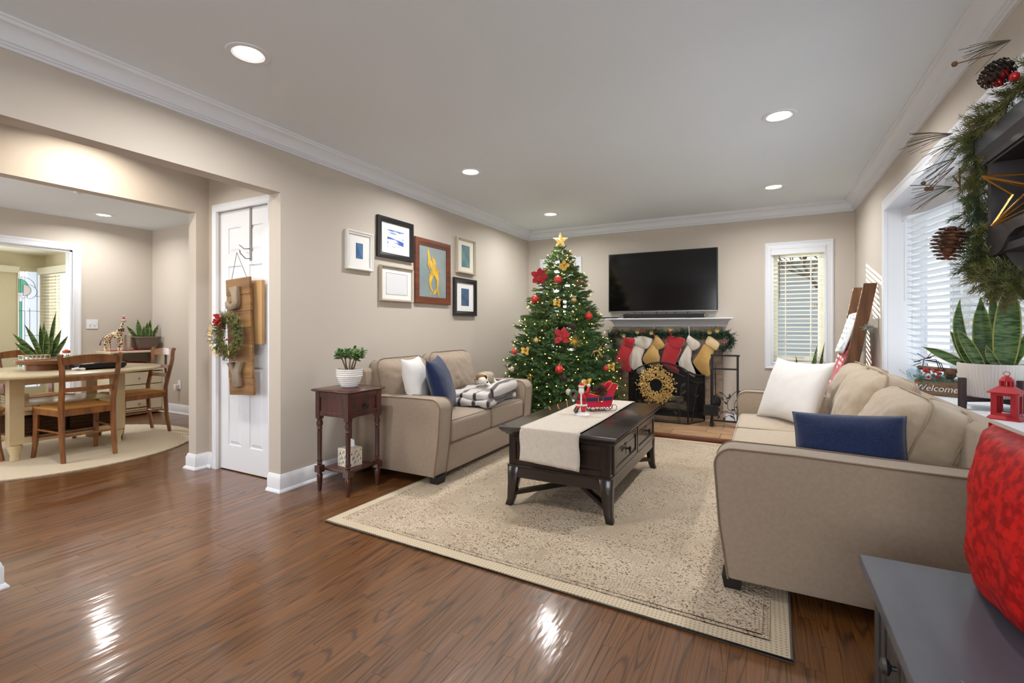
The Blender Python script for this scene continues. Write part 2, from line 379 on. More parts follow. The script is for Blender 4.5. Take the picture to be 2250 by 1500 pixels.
def pillow(name, label, m, c, xa, up, w_, h_, t_, pipe=None, seed=0, pinch=.09, wr=.006, group=None):
    mb, rim = pillow_mb(w_, h_, t_, seed=seed, pinch=pinch, wr=wr)
    o = obj(name, mb, m, loc=c, rot=frame_rot(xa, up), ang=180); tag(o, label, 'pillow', group)
    if pipe:
        p = MB().tube(rim, .0035, 6, closed=True); obj('piping', p, pipe, o)
    return o
def cone_mb(L=.09, r=.035, rows=8, per=8, mi=0):
    """pine cone, tip towards -z, woody scales"""
    mb = MB(); mb.lathe([(r*.25, 0), (r*.55, -L*.3), (r*.5, -L*.7), (.002, -L*.98)], n=8)
    for i in range(rows):
        f = (i+.5)/rows; rr = r*(.45+.75*math.sin(PI*min(.96, f*.85+.12))); z = -L*f
        for k in range(per):
            a = 2*PI*(k+.5*(i % 2))/per; ca, sa = math.cos(a), math.sin(a); wd = rr*.36; t = L*.03
            tip = Vector((ca*rr, sa*rr, z-L*.045)); root = Vector((ca*rr*.35, sa*rr*.35, z+L*.03)); s = Vector((-sa, ca, 0))*wd
            mid = (tip*.75+root*.25)
            vs = [root, mid+s, tip+s*.45, tip-s*.45, mid-s, mid+Vector((0, 0, t)), tip+Vector((0, 0, t*1.3))]
            mb.add(vs, [(0, 1, 5), (0, 5, 4), (1, 2, 6, 5), (2, 3, 6), (3, 4, 5, 6), (0, 4, 3, 2, 1)], 0, mi)
    return mb
def needles(mb, a, b, n, nl, nw, rng, spread=.9, mi=0, flat=None, tipk=.6):
    """needles around the stem a->b; flat = normal of the plane for flattened sprays"""
    a = Vector(a); b = Vector(b); d = (b-a).normalized(); x = d.orthogonal().normalized(); y = d.cross(x)
    if flat is not None:
        y = Vector(flat)-d*Vector(flat).dot(d); y.normalize(); x = d.cross(y)
    for i in range(n):
        t = (i+rng.random()*.6)/n; p = a+(b-a)*t
        if flat is not None: an = (0 if i % 2 else PI)+rng.uniform(-.75, .75)
        else: an = i*2.4+rng.uniform(-.4, .4)
        o = x*math.cos(an)+y*math.sin(an); L = nl*(1-(1-tipk)*t)*rng.uniform(.8, 1.15)
        v = (d*rng.uniform(.55, .9)+o*spread).normalized(); s = v.cross(o).normalized()*nw/2
        mb.add([p-s, p+s, p+v*L*.55+s*1.1, p+v*L, p+v*L*.55-s*1.1], [(0, 1, 2, 4), (4, 2, 3)], 0, mi)
# ================================================================ SETTING
floor = struct('floor', MB().bb(-9.7, -2.5, -.05, 1.0, 6.2, -.012), m_sub, smooth=False)
# oak strip floor: the nearest boards in view are objects, the rest one part
rng = random.Random(3); th = math.atan(551/1048.); ct, st = math.cos(th), math.sin(th)
boards = []; bw = .057
xi = -7.40
while xi < .85:
    y = -2.4-rng.random()*.8
    y_end = 6.05 if xi > -2.95 else 3.5
    while y < y_end:
        L = rng.choice([.35, .5, .7, .9, 1.1, 1.3, 1.6])*rng.uniform(.85, 1.1); y2 = min(y+L, y_end)
        ya, yb = max(y, -2.4), y2
        if yb-ya > .02:
            vis = None
            for yy in (ya+.05, (ya+yb)/2, yb-.05):
                d = -xi*st+yy*ct; r_ = xi*ct+yy*st
                if d > .8:
                    px = 1125+r_/d*1048; py = 718+1.126/d*1048
                    if -20 < px < 1900 and py < 1520 and not (-2.2 < xi < .06 and 1.95 < yy < 5): vis = min(vis or 99, d)
            boards.append((vis if vis else 99, xi, ya, yb, rng.random()))
        y = y2
    xi += bw
boards.sort(key=lambda b: b[0])
rest = MB()
def board(mb, xi, ya, yb, r_):
    g = .00035; z = -.0003*r_
    tl_ = ((r_*7919) % 1-.5)*.0007; x0_, x1_ = xi+g, xi+bw-g
    mb.add([(x0_, ya+g, -.012), (x1_, ya+g, -.012), (x0_, yb-g, -.012), (x1_, yb-g, -.012), (x0_, ya+g, z-.0004+tl_), (x1_, ya+g, z-.0004-tl_), (x0_, yb-g, z-.0004+tl_), (x1_, yb-g, z-.0004-tl_)],
           [(0, 2, 3, 1), (4, 5, 7, 6), (0, 1, 5, 4), (2, 6, 7, 3), (0, 4, 6, 2), (1, 3, 7, 5)], r_)
for i, (v, xi, ya, yb, r_) in enumerate(boards):
    if i < 299:
        mb = MB(); board(mb, xi, ya, yb, r_); obj('floorboard', mb, m_floor, floor, smooth=False, fix=False)
    else: board(rest, xi, ya, yb, r_)
tag(obj('floorboards', rest, m_floor, floor, smooth=False, fix=False), kind='stuff')

XL, XR, YB, H = -2.91, .846, 6.03, 2.44
def slab(mb, x0, x1, y0, y1, z0, z1, holes):
    xs = sorted({x0, x1, *[h[0]-.064 for h in holes], *[h[0]+.064 for h in holes]})
    for a, b in zip(xs, xs[1:]):
        y = y0
        for h in sorted([h for h in holes if abs((a+b)/2-h[0]) < .064], key=lambda h: h[1]):
            mb.bb(a, y, z0, b, h[1]-.064, z1); y = h[1]+.064
        mb.bb(a, y, z0, b, y1, z1)
    return mb
struct('ceiling', slab(MB(), -3.05, 1.0, -2.5, 6.2, H, H+.1, [(-2.19, 1.44), (-2.19, 3.41), (-2.19, 5.13), (.09, 3.40), (.09, 5.10)]), m_ceil, smooth=False)
struct('ceiling_hall_dining', slab(MB(), -7.5, -3.051, -2.5, 3.6, H, H+.1, [(-6.846, 2.725)]), m_ceil, smooth=False)
mb = MB(); wall(mb, 'x', XL-.12, XL, -2.5, YB, 0, H, [(.785, 2.144, -.01, 2.042)]); struct('wall_left', mb, m_wall, smooth=False)
WR = (.094, .589, .735, 1.982); WL = (-2.655, -2.20, .735, 1.982)
mb = MB(); wall(mb, 'y', YB, YB+.16, XL-.12, XR+.16, 0, H, [WR, WL, (-1.49, -.60, .02, .70)]); struct('wall_back', mb, m_wall, smooth=False)
BY0, BY1, BZ0, BZ1 = 1.79, 4.573, .72, 2.02
mb = MB(); wall(mb, 'x', XR, XR+.12, -2.5, YB, 0, H, [(BY0-.012, BY1+.012, BZ0-.09, BZ1+.012)]); struct('wall_right', mb, m_wall, smooth=False)
mb = MB(); wall(mb, 'y', -2.5, -2.4, -7.5, XR+.12, 0, H, [(-1.15, .75, .6, 2.2), (-3.95, -3.1, .5, 2.2)]); struct('wall_front', mb, m_wall, smooth=False)
# hall, closet front, second wall, dining room, sunroom
mb = MB(); wall(mb, 'y', 2.27, 2.39, -3.96, XL-.12, 0, H, [(-3.83, -3.195, -.01, 2.035)]); struct('wall_closet', mb, m_wall, smooth=False)
X2 = -3.96
mb = MB(); wall(mb, 'x', X2-.10, X2, -2.4, 3.48, 0, H, [(-.6, 2.172, -.01, 2.03)]); struct('wall_hall', mb, m_wall, smooth=False)
struct('wall_closet_inside', MB().bb(X2, 2.9, 0, XL-.12, 3.0, H), m_wall, smooth=False)
mb = MB(); wall(mb, 'y', 3.48, 3.58, -7.5, X2-.10, 0, H); struct('wall_dining_right', mb, m_wall, smooth=False)
XD = -7.38
mb = MB(); wall(mb, 'x', XD-.12, XD, -2.4, 3.48, 0, H, [(.9, 2.625, -.01, 2.05)]); struct('wall_dining_far', mb, m_wall, smooth=False)
mb = MB(); wall(mb, 'y', -1.3, -1.2, -7.38, X2-.1, 0, H, [(-6.7, -4.7, .6, 2.1)]); struct('wall_dining_left', mb, m_wall, smooth=False)
SX, SY, SZ = -9.5, 3.06, 2.18
struct('ceiling_sunroom', MB().bb(SX-.1, -.5, SZ, XD-.12, 3.2, SZ+.1), m_creamtrim, smooth=False)
mb = MB(); wall(mb, 'x', SX-.1, SX, -.5, 3.16, 0, SZ, [(2.77, 3.01, .25, 1.935), (.6, 2.35, .6, 1.85)]); struct('wall_sunroom_far', mb, m_cream, smooth=False)
mb = MB(); wall(mb, 'y', SY, SY+.1, SX, XD-.12, 0, SZ, [(-9.3, -7.75, .5, 1.90)]); struct('wall_sunroom_right', mb, m_cream, smooth=False)
mb = MB(); wall(mb, 'y', -.5, -.4, SX, XD-.12, 0, SZ); struct('wall_sunroom_left', mb, m_cream, smooth=False)
# crown moulding
cp = crown_prof()
mb = MB(); profile_run(mb, cp, 'x', XL, 1, -2.4, YB, (1, -1)); struct('trim_1', mb, m_trim, ang=30)
mb = MB(); profile_run(mb, cp, 'y', YB, -1, XL, XR, (1, -1)); struct('trim_2', mb, m_trim, ang=30)
mb = MB(); profile_run(mb, cp, 'x', XR, -1, -2.4, YB, (1, -1)); struct('trim_3', mb, m_trim, ang=30)
# baseboards
mb = MB(); profile_run(mb, BASE, 'x', XL, 1, 2.144, YB, (-1, -1)); profile_run(mb, BASE, 'y', 2.144, -1, XL, XL-.12, (1, 0)); struct('baseboard_left', mb, m_trim, ang=30)
mb = MB(); profile_run(mb, BASE, 'x', XL, 1, -2.4, .785, (0, 1)); profile_run(mb, BASE, 'y', .785, 1, XL, XL-.12, (1, 0)); struct('baseboard_left_near', mb, m_trim, ang=30)
mb = MB(); profile_run(mb, BASE, 'y', YB, -1, XL, -1.75, (1, 0)); profile_run(mb, BASE, 'y', YB, -1, -.38, XR, (0, -1)); struct('baseboard_back', mb, m_trim, ang=30)
mb = MB(); profile_run(mb, BASE, 'x', XR, -1, -2.4, YB, (0, -1)); struct('baseboard_right', mb, m_trim, ang=30)
mb = MB(); profile_run(mb, BASE, 'x', X2, 1, 2.172, 2.27, (-1, -1)); profile_run(mb, BASE, 'y', 2.172, -1, X2, X2-.1, (1, -1))
profile_run(mb, BASE, 'y', 2.27, -1, X2, -3.895, (1, 0)); profile_run(mb, BASE, 'x', X2-.1, -1, 2.172, 3.48, (-1, -1)); struct('baseboard_hall', mb, m_trim, ang=30)
mb = MB(); profile_run(mb, BASE, 'y', 3.48, -1, XD, X2-.1, (1, -1)); profile_run(mb, BASE, 'x', XD, 1, 2.71, 3.48, (0, -1)); struct('baseboard_dining', mb, m_trim, ang=30)
# casings: bay, back windows, closet door, dining doorway
mb = MB(); casing(mb, 'x', XR, -1, BY0, BY1, BZ0, BZ1, .098); struct('trim_4', mb, m_trim, smooth=False)
mb = MB(); casing(mb, 'y', 2.27, -1, -3.83, -3.195, 0, 2.035, .062, bottom=False); struct('trim_5', mb, m_trim, smooth=False)
mb = MB(); casing(mb, 'x', XD, 1, .9, 2.625, 0, 2.05, .085, bottom=False)
mb.bb(XD-.12, 2.605, 0, XD, 2.625, 2.05); mb.bb(XD-.12, .9, 2.03, XD, 2.625, 2.05); struct('trim_6', mb, m_trim, smooth=False)

# ---------------- closet door with six raised panels
dx0, dx1, dy = -3.828, -3.197, 2.285
door = struct('door_1', MB().bb(dx0, dy+.008, .008, dx1, dy+.035, 2.032), m_trim, smooth=False)
mb = MB(); cxm = (dx0+dx1)/2; rows = [(.20, .82), (.95, 1.60), (1.70, 1.90)]
for a, b in ((dx0, dx0+.105), (cxm-.05, cxm+.05), (dx1-.105, dx1)): mb.bb(a, dy, .008, b, dy+.01, 2.032)
zz = [.008]+[z for r_ in rows for z in r_]+[2.032]
for i in range(0, 8, 2):
    for a, b in ((dx0+.105, cxm-.05), (cxm+.05, dx1-.105)): mb.bb(a, dy, zz[i], b, dy+.01, zz[i+1])
obj('stile_frame', mb, m_trim, door, smooth=False)
for r_ in rows:
    for a, b in ((dx0+.105, cxm-.05), (cxm+.05, dx1-.105)):
        z0, z1 = r_; g = .008; k = .035
        vs = [(a+g, dy+.009, z0+g), (b-g, dy+.009, z0+g), (b-g, dy+.009, z1-g), (a+g, dy+.009, z1-g),
              (a+k, dy+.001, z0+k), (b-k, dy+.001, z0+k), (b-k, dy+.001, z1-k), (a+k, dy+.001, z1-k)]
        obj('panel', MB().add(vs, [(4, 5, 6, 7), (0, 1, 5, 4), (1, 2, 6, 5), (2, 3, 7, 6), (3, 0, 4, 7), (3, 2, 1, 0)]), m_trim, door, smooth=False)
for z in (.30, 1.05, 1.79):
    mb = MB().bb(dx1-.022, dy-.012, z-.045, dx1+.004, dy+.001, z+.045); mb.tube([(dx1-.006, dy-.014, z-.048), (dx1-.006, dy-.014, z+.048)], .006, 8)
    obj('hinge', mb, m_steel, door)
k = MB().lathe([(.028, 0), (.028, .006), (.011, .01), (.011, .03), (.022, .036), (.028, .048), (.024, .062), (.008, .066)], (0, 0, 0), 20, rot=Matrix.Rotation(PI/2, 3, 'X'))
obj('door_knob', k, m_steel, door, loc=(dx0+.06, dy, .96))
# ---------------- windows of the back wall
def slats(parent, origin, ux, width, z0, z1, pitch, depth, tilt, mat, outn, sagr=None):
    """individual slats; origin = left end on the blind's axis, ux unit along, outn = outward horizontal normal"""
    ux = Vector(ux); on = Vector(outn); me = None; z = z1; k = 0
    while z > z0:
        if me is None:
            mb = MB(); n = 4; pts = []
            for i in range(n+1):
                t = (i/n-.5)*depth; pts.append((t*math.cos(tilt), -t*math.sin(tilt)+.0022*(1-(2*i/n-1)**2)))
            vs = [ux*xx+on*t+Vector((0, 0, zz+dz)) for xx in (0, width) for dz in (-.0013, .0013) for t, zz in pts]
            m_ = n+1; fs = []
            for i in range(n): fs += [(i, i+1, 2*m_+i+1, 2*m_+i), (m_+i, 3*m_+i, 3*m_+i+1, m_+i+1)]
            fs += [(0, 2*m_, 3*m_, m_), (n, m_+n, 3*m_+n, 2*m_+n), tuple(range(m_))+tuple(range(2*m_-1, m_-1, -1)), tuple(range(2*m_, 3*m_))+tuple(range(4*m_-1, 3*m_-1, -1))]
            mb.add(vs, fs); o = obj('slat', mb, mat, parent, ang=50); me = o.data
        else:
            o = bpy.data.objects.new('slat', me); C.objects.link(o); o.parent = parent
        o.location = Vector(origin)+Vector((0, 0, z)); z -= pitch; k += 1
m_slat = M('white_blind_slat', (232, 233, 234), .5, spec=.3)
m_slatc = M('cream_blind_slat', (238, 236, 228), .5, spec=.3)
m_cord = M('blind_cord', (205, 203, 196), .7)
m_wand = M('blind_wand', (120, 104, 84), .4)
m_brass = M('brass', (170, 140, 80), .35, metal=.7)
def back_window(name, blind, label, W, wand=True):
    x0, x1, z0, z1 = W
    mb = MB(); casing(mb, 'y', YB, -1, x0, x1, z0, z1, .075)
    win = struct(name, mb, m_trim, smooth=False)
    mb = MB()
    for a in ((x0, z0, x0+.012, z1), (x1-.012, z0, x1, z1), (x0, z0, x1, z0+.012), (x0, z1-.012, x1, z1)): mb.bb(a[0], YB, a[1], a[2], YB+.16, a[3])
    obj('jamb', mb, m_trim, win, smooth=False)
    mb = MB()
    for a in ((x0+.012, z0+.012, x0+.055, z1-.012), (x1-.055, z0+.012, x1-.012, z1-.012), (x0+.055, z0+.012, x1-.055, z0+.065), (x0+.055, z1-.065, x1-.055, z1-.012)): mb.bb(a[0], YB+.09, a[1], a[2], YB+.13, a[3])
    obj('sash', mb, M(name+'_sash', (224, 220, 200), .6), win, smooth=False)
    obj('pane', MB().bb(x0+.055, YB+.108, z0+.065, x1-.055, YB+.112, z1-.065), m_glass, win, smooth=False)
    obj('crank', MB().tube([(x0+.28, YB+.085, z0+.03), (x0+.30, YB+.07, z0+.045), (x0+.20, YB+.06, z0+.04)], .009, 8), m_brass, win)
    b = thing(blind, label, 'blind', ((x0+x1)/2, YB+.03, z1-.03))
    org = Vector(b.location)
    mb = MB()
    mb.bb(x0-.012, YB-.042, z1-.064, x1-.004, YB-.026, z1+.008); mb.bb(x0-.016, YB-.048, z1-.004, x1, YB-.022, z1+.012); mb.bb(x0-.012, YB-.044, z1-.064, x0-.004, YB-.022, z1+.008)
    obj('valance', mb, m_trim, b, W=True, smooth=False)
    slats(b, (x0+.014-org.x, .0, z0+.09-org.z-(z0+.09)), (1, 0, 0), x1-x0-.028, z0+.06, z1-.085, .0455, .048, math.radians(8), m_slatc, (0, 1, 0))
    obj('bottom_rail', MB().bb(x0+.014, YB+.006, z0+.028, x1-.014, YB+.054, z0+.046), m_slatc, b, W=True, smooth=False)
    for t in (.26, .74):
        xx = x0+(x1-x0)*t
        mb = MB(); mb.bb(xx-.004, YB+.004, z0+.03, xx+.004, YB+.0055, z1-.06); mb.bb(xx-.004, YB+.0545, z0+.03, xx+.004, YB+.056, z1-.06); obj('ladder_tape', mb, m_slatc, b, W=True, smooth=False)
    if wand: obj('wand', MB().tube([(x0+.068, YB-.004, z1-.07), (x0+.068, YB-.004, z1-.55)], .005, 6), m_wand, b, W=True)
    if wand:
        mb = MB()
        for q in (0, .022): mb.lathe([(.003, 0), (.008, .006), (.006, .022), (.001, .026)], (x0+.395+q, YB-.008, 1.35), 8)
        obj('cord_tassel', mb, m_brass, b, W=True)
    return b
back_window('window_1', 'venetian_blind', 'cream slatted venetian blind in the window right of the television', WR)
back_window('window_2', 'venetian_blind', 'cream venetian blind in the window behind the lit fir tree', WL, False)

# ---------------- bow window of the right wall
bp = [Vector((.99, BY1, 0)), Vector((1.126, 3.883, 0)), Vector((1.165, 3.18, 0)), Vector((1.126, 2.48, 0)), Vector((.99, BY0, 0))]
outer = [p+Vector((.13, 0, 0)) for p in bp]

polyo = [(XR+.001, BY1+.09)]+[(q.x+.06, q.y+(.1 if i == 0 else -.1 if i == 4 else 0)) for i, q in enumerate(outer)]+[(XR+.001, BY0-.09)]
w3 = struct('window_3', MB().prism(polyo, 'z', BZ1, BZ1+.09), m_trim, smooth=False)
obj('sill', MB().prism(polyo, 'z', BZ0-.08, BZ0), m_trim, w3, smooth=False)
obj('jamb', MB().bb(XR+.001, BY1, BZ0, bp[0].x+.22, BY1+.09, BZ1), m_trim, w3, smooth=False)
obj('jamb', MB().bb(XR+.001, BY0-.09, BZ0, bp[4].x+.22, BY0, BZ1), m_trim, w3, smooth=False)
pos_words = ['nearest the back wall', 'second from the back wall, beside the plant', 'third from the back wall', 'nearest the hall bench']
for i in range(4):
    a, b = bp[i], bp[i+1]; d = (b-a); L = d.length; u = d/L; on = Vector((-u.y, u.x, 0)); on = on if on.x > 0 else -on
    def Q(t, o, z): return a+u*t+on*o+Vector((0, 0, z))
    mb = MB()
    for t0, t1, z0, z1 in ((0, .055, BZ0, BZ1), (L-.055, L, BZ0, BZ1), (.055, L-.055, BZ0, BZ0+.06), (.055, L-.055, BZ1-.06, BZ1)):
        vs = [Q(t, o, z) for z in (z0, z1) for o in (.075, .13) for t in (t0, t1)]
        mb.add(vs, [(0, 2, 3, 1), (4, 5, 7, 6), (0, 1, 5, 4), (2, 6, 7, 3), (0, 4, 6, 2), (1, 3, 7, 5)])
    obj('sash', mb, m_trim, w3, smooth=False)
    vs = [Q(t, o, z) for z in (BZ0+.06, BZ1-.06) for o in (.10, .104) for t in (.055, L-.055)]
    obj('pane', MB().add(vs, [(0, 2, 3, 1), (4, 5, 7, 6), (0, 1, 5, 4), (2, 6, 7, 3), (0, 4, 6, 2), (1, 3, 7, 5)]), m_glass, w3, smooth=False)
    bl = thing('venetian_blind', 'white slatted venetian blind of the bow window, '+pos_words[i], 'blind', (a+b)/2+Vector((0, 0, BZ1-.02)), group=None)
    org = Vector(bl.location); z1 = BZ1
    mb = MB(); e0 = .03 if i == 0 else -.004
    pr = [(-.062, z1-.018), (-.058, z1-.10), (-.046, z1-.102), (-.046, z1-.012), (-.07, z1-.006), (-.075, z1-.012)]
    vs = [Q(t, o, z) for t in ((-.045 if i == 0 else -.003), L+.003) for o, z in pr]; n = len(pr)
    mb.add(vs, [tuple(range(n)), tuple(range(2*n-1, n-1, -1))]+[(k, n+k, n+(k+1) % n, (k+1) % n) for k in range(n)])
    obj('valance', mb, m_trim, bl, W=True, smooth=False)
    st0 = a+u*.012+on*(-.012)
    slats(bl, (st0.x-org.x, st0.y-org.y, -org.z), u, L-.024, BZ0+.065, BZ1-.115, .0445, .05, math.radians(24), m_slat, on)
    vs = [Q(t, o, z) for z in (BZ0+.022, BZ0+.040) for o in (-.036, .012) for t in (.012, L-.012)]
    obj('bottom_rail', MB().add(vs, [(0, 2, 3, 1), (4, 5, 7, 6), (0, 1, 5, 4), (2, 6, 7, 3), (0, 4, 6, 2), (1, 3, 7, 5)]), m_slat, bl, W=True, smooth=False)
    for t in (.10, L-.10):
        mb = MB(); mb.tube([Q(t, -.04, BZ0+.03), Q(t, -.04, z1-.1)], .0012, 4); mb.tube([Q(t, .014, BZ0+.03), Q(t, .014, z1-.1)], .0012, 4); obj('lift_cord', mb, m_cord, bl, W=True)
    obj('wand', MB().tube([Q(.03, -.055, z1-.10), Q(.03, -.055, z1-.70)], .006, 8), m_slat, bl, W=True)
# ---------------- view outside
m_siding = M('neighbour_siding', (158, 157, 155), .8); m_lawn = M('winter_lawn', (120, 122, 92), .9, c2=(96, 100, 70), scale=.8)
m_bark = M('bare_tree_bark', (110, 98, 86), .9, c2=(80, 70, 62), scale=6)
tag(obj('lawn', MB().bb(-30, -30, -.62, 45, 50, -.6), m_lawn, smooth=False), kind='structure')
tag(obj('light_bounce_slab', MB().bb(1.5, -4, -.6, 7.5, 11, -.57), M('bounce_slab_grey', (176, 174, 168), .9, c2=(160, 158, 150), scale=2), smooth=False), kind='structure')  # pale slab added outside to throw light up through the blinds
nb = thing('neighbour_house', 'pale sided house standing beyond the back window', 'house', (2.5, 14, -.6))
obj('wall', MB().bb(-3.4, 0, 0, 7, .3, 3.4), m_siding, nb, smooth=False)
me = None
for i in range(15):
    z = .1+i*.21; obj('siding_board', MB().box((1.8, -.012, z+.1), (10.4, .02, .2), Euler((.06, 0, 0))), m_siding, nb, smooth=False)
obj('roof', MB().prism([(-.6, 3.4), (3.5, 5.2), (3.5, 5.35), (-.6, 3.55)], 'x', -3.7, 7.3), M('roof_shingle', (96, 92, 90), .9), nb, smooth=False)
nb2 = thing('neighbour_house', 'grey brick house across the lawn beyond the bow window', 'house', (13, 2, -.6))
obj('wall', MB().bb(0, -7, 0, .3, 9, 2.9), M('grey_brick', (112, 110, 108), .9, c2=(92, 90, 88), scale=3), nb2, smooth=False)
obj('roof', MB().prism([(-.7, 2.9), (4, 4.6), (4, 4.75), (-.7, 3.05)], 'y', -7.3, 9.3), M('roof_tiles', (120, 116, 112), .9), nb2, smooth=False)
for q in range(5):
    f = obj('window', MB().bb(-.03, -5.6+q*3, 1.0, .02, -4.4+q*3, 2.2), m_trim, nb2, smooth=False)
    obj('window_glass', MB().bb(-.04, -5.52+q*3, 1.08, -.02, -4.48+q*3, 2.12), M('dark_glass', (70, 80, 92), .1), f, smooth=False)
def bare_tree(name, label, loc, hgt, seed):
    r_ = random.Random(seed); mb = MB()
    def br(p, d, L, rad, dep):
        q = p+d*L; mb.tube([p, p+d*L*.5+Vector((r_.uniform(-.04, .04), r_.uniform(-.04, .04), 0))*L, q], [rad, rad*.85, rad*.7], 6)
        if dep == 0: return
        for _ in range(3 if dep > 1 else 4):
            nd = (d+Vector((r_.uniform(-.9, .9), r_.uniform(-.9, .9), r_.uniform(-.1, .6)))).normalized(); br(q, nd, L*r_.uniform(.6, .8), rad*.6, dep-1)
    br(Vector((0, 0, 0)), Vector((0, 0, 1)), hgt*.32, hgt*.022, 4)
    tag(obj(name, mb, m_bark, loc=loc), label, 'tree')
bare_tree('bare_tree', 'leafless winter tree outside the window right of the television', (1.1, 10.2, -.6), 4.5, 4)
bare_tree('bare_tree', 'leafless winter tree on the lawn beyond the bow window', (7.5, 5.5, -.6), 5, 9)
# ---------------- sunroom window, stained glass, doorway parts
m_sg = bpy.data.materials.new('frosted_glass'); 
m_frost = M('frosted_glass_pane', (222, 232, 246), .5, emit=(214, 228, 250), estr=.55)
m_teal = M('teal_glass_pane', (96, 188, 160), .4, emit=(96, 190, 162), estr=.35)
m_pinkg = M('grey_rose_glass_pane', (214, 206, 210), .5, emit=(214, 206, 212), estr=.35)
m_lead = M('lead_came', (92, 92, 92), .5, metal=.4)
sg = thing('stained_glass_panel', 'tall leaded glass panel with teal strip and overlapping circles in the sunroom', 'stained glass', (SX+.03, 2.885, 1.1))
y0, y1, z0, z1 = 2.77, 3.01, .25, 1.935
def sgx(a, b, c_, d, m, nm='pane'): obj(nm, MB().bb(SX-.02, a, c_, SX-.014, b, d), m, sg, W=True, smooth=False)
sgx(y0+.075, y1, z0, 1.36, m_frost); sgx(y0+.10, y1, 1.36, z1, m_frost); sgx(y0, y0+.02, z0, 1.9, m_frost); sgx(y0+.045, y0+.075, z0, 1.6, m_frost)
sgx(y0+.02, y0+.045, z0, 1.5, m_teal, 'teal_pane')
def disc(cy, cz, r_, x, m, nm, half=False):
    n = 20; pts = [(cy+r_*math.cos(a), cz+r_*math.sin(a)) for a in [(-PI/2+PI*k/n) if half else 2*PI*k/n for k in range(n+1 if half else n)]]
    obj(nm, MB().prism(pts, 'x', x, x+.004), m, sg, W=True, smooth=False)
    obj('lead_line', MB().tube([(x+.005, a, b) for a, b in pts], .0028, 5, closed=True), m_lead, sg, W=True)
disc(y0+.01, 1.72, .10, SX-.012, m_teal, 'teal_pane', True); disc(y0+.055, 1.66, .085, SX-.006, m_pinkg, 'rose_pane', True); disc(y0+.10, 1.64, .105, SX-.010, m_frost, 'pane', True); disc(y0+.03, 1.70, .16, SX-.014, m_frost, 'pane', True)
mb = MB()
for y in (y0+.02, y0+.045, y0+.075, y1-.03): mb.tube([(SX-.012, y, z0), (SX-.012, y, z1)], .0028, 5)
for z in (.6, 1.0, 1.36, 1.58): mb.tube([(SX-.012, y0 if z > 1.2 else y0+.075, z), (SX-.012, y1, z)], .0028, 5)
mb.tube([(SX-.012, y0+.13, 1.0), (SX-.012, y0+.13, 1.4)], .0028, 5)
obj('lead_line', mb, m_lead, sg, W=True)
mb = MB(); mb.bb(SX, y0-.02, z1, SX+.015, y1+.02, z1+.05); mb.bb(SX, y0-.012, z0, SX+.015, y0, z1)
obj('frame', mb, m_cream, sg, W=True, smooth=False)
mb = MB(); mb.bb(SX, .6, 1.9, SX+.09, 2.76, 1.985); mb.bb(SX, .6, 1.98, SX+.1, 2.765, 1.99); struct('trim_7', mb, m_creamtrim, smooth=False)
win4 = struct('window_4', MB().bb(SX, .55, 0, SX+.03, .66, 1.9).bb(SX, 2.29, 0, SX+.03, 2.42, 1.9).bb(SX, .66, 1.83, SX+.03, 2.29, 1.9).bb(SX, .66, .52, SX+.03, 2.29, .6), m_cream, smooth=False)
obj('pane', MB().bb(SX-.05, .6, .6, SX-.045, 2.35, 1.85), m_glass, win4, smooth=False)
win5 = struct('window_5', MB().bb(-9.35, SY-.015, .42, -7.7, SY, .5).bb(-9.38, SY-.015, .42, -9.3, SY, 1.92), m_cream, smooth=False)
obj('pane', MB().bb(-9.3, SY+.06, .5, -7.75, SY+.064, 1.9), m_glass, win5, smooth=False)
obj('sash', MB().bb(-9.3, SY+.04, .5, -9.24, SY+.09, 1.9).bb(-8.55, SY+.04, .5, -8.45, SY+.09, 1.9).bb(-7.82, SY+.04, .5, -7.75, SY+.09, 1.9), m_cream, win5, smooth=False)
bl = thing('venetian_blind', 'cream venetian blind under a valance in the sunroom', 'blind', (-8.5, SY-.05, 1.9))
obj('valance', MB().bb(-9.42, SY-.11, 1.89, -7.7, SY-.005, 1.985), m_creamtrim, bl, W=True, smooth=False)
slats(bl, (-.86, -.02, -1.9), (1, 0, 0), 1.6, .48, 1.87, .046, .048, math.radians(12), m_slatc, (0, 1, 0))
obj('ladder_tape', MB().bb(-8.95, SY-.078, .5, -8.94, SY-.076, 1.9).bb(-8.2, SY-.078, .5, -8.19, SY-.076, 1.9), m_slatc, bl, W=True, smooth=False)
# ---------------- recessed ceiling lights
m_lens = M('lit_lens', (255, 250, 240), .5, emit=(255, 246, 230), estr=9)
m_baffle = M('white_baffle', (250, 250, 250), .5, emit=(255, 250, 240), estr=.35)
dl = [(-2.19, 1.44, 'nearest the camera over the hall opening', 15), (-2.19, 3.41, 'above the framed pictures', 15), (-2.19, 5.13, 'in front of the fir tree', 15),
      (.09, 3.40, 'above the right sofa', 15), (.09, 5.10, 'by the back window', 15), (-6.846, 2.725, 'in the dining room', 12)]
first = None
for x, y, wd, pw in dl:
    lb = 'round recessed ceiling light '+wd
    if first is None:
        t = thing('recessed_light', lb, 'ceiling light', (x, y, H), group='recessed ceiling lights'); first = t
        obj('trim_ring', MB().lathe([(.070, -.001), (.072, -.006), (.093, -.005), (.097, -.0005), (.07, .004)], (0, 0, 0), 40, caps=False), m_trim, t)
        obj('baffle', MB().lathe([(.0705, -.003), (.063, .0), (.050, .055), (.050, .058)], (0, 0, 0), 40, caps=False), m_baffle, t)
        obj('lens', MB().lathe([(.051, .050), (.001, .049)], (0, 0, 0), 32), m_lens, t)
    else:
        t = copy_tree(first); t.location = (x, y, H); t['label'] = lb
    l = area('downlight_or_fill', (x, y, H-.004), (0, 0, 0), .10, .10, pw*1.0, (1, .98, .955), 'DISK', math.radians(160))
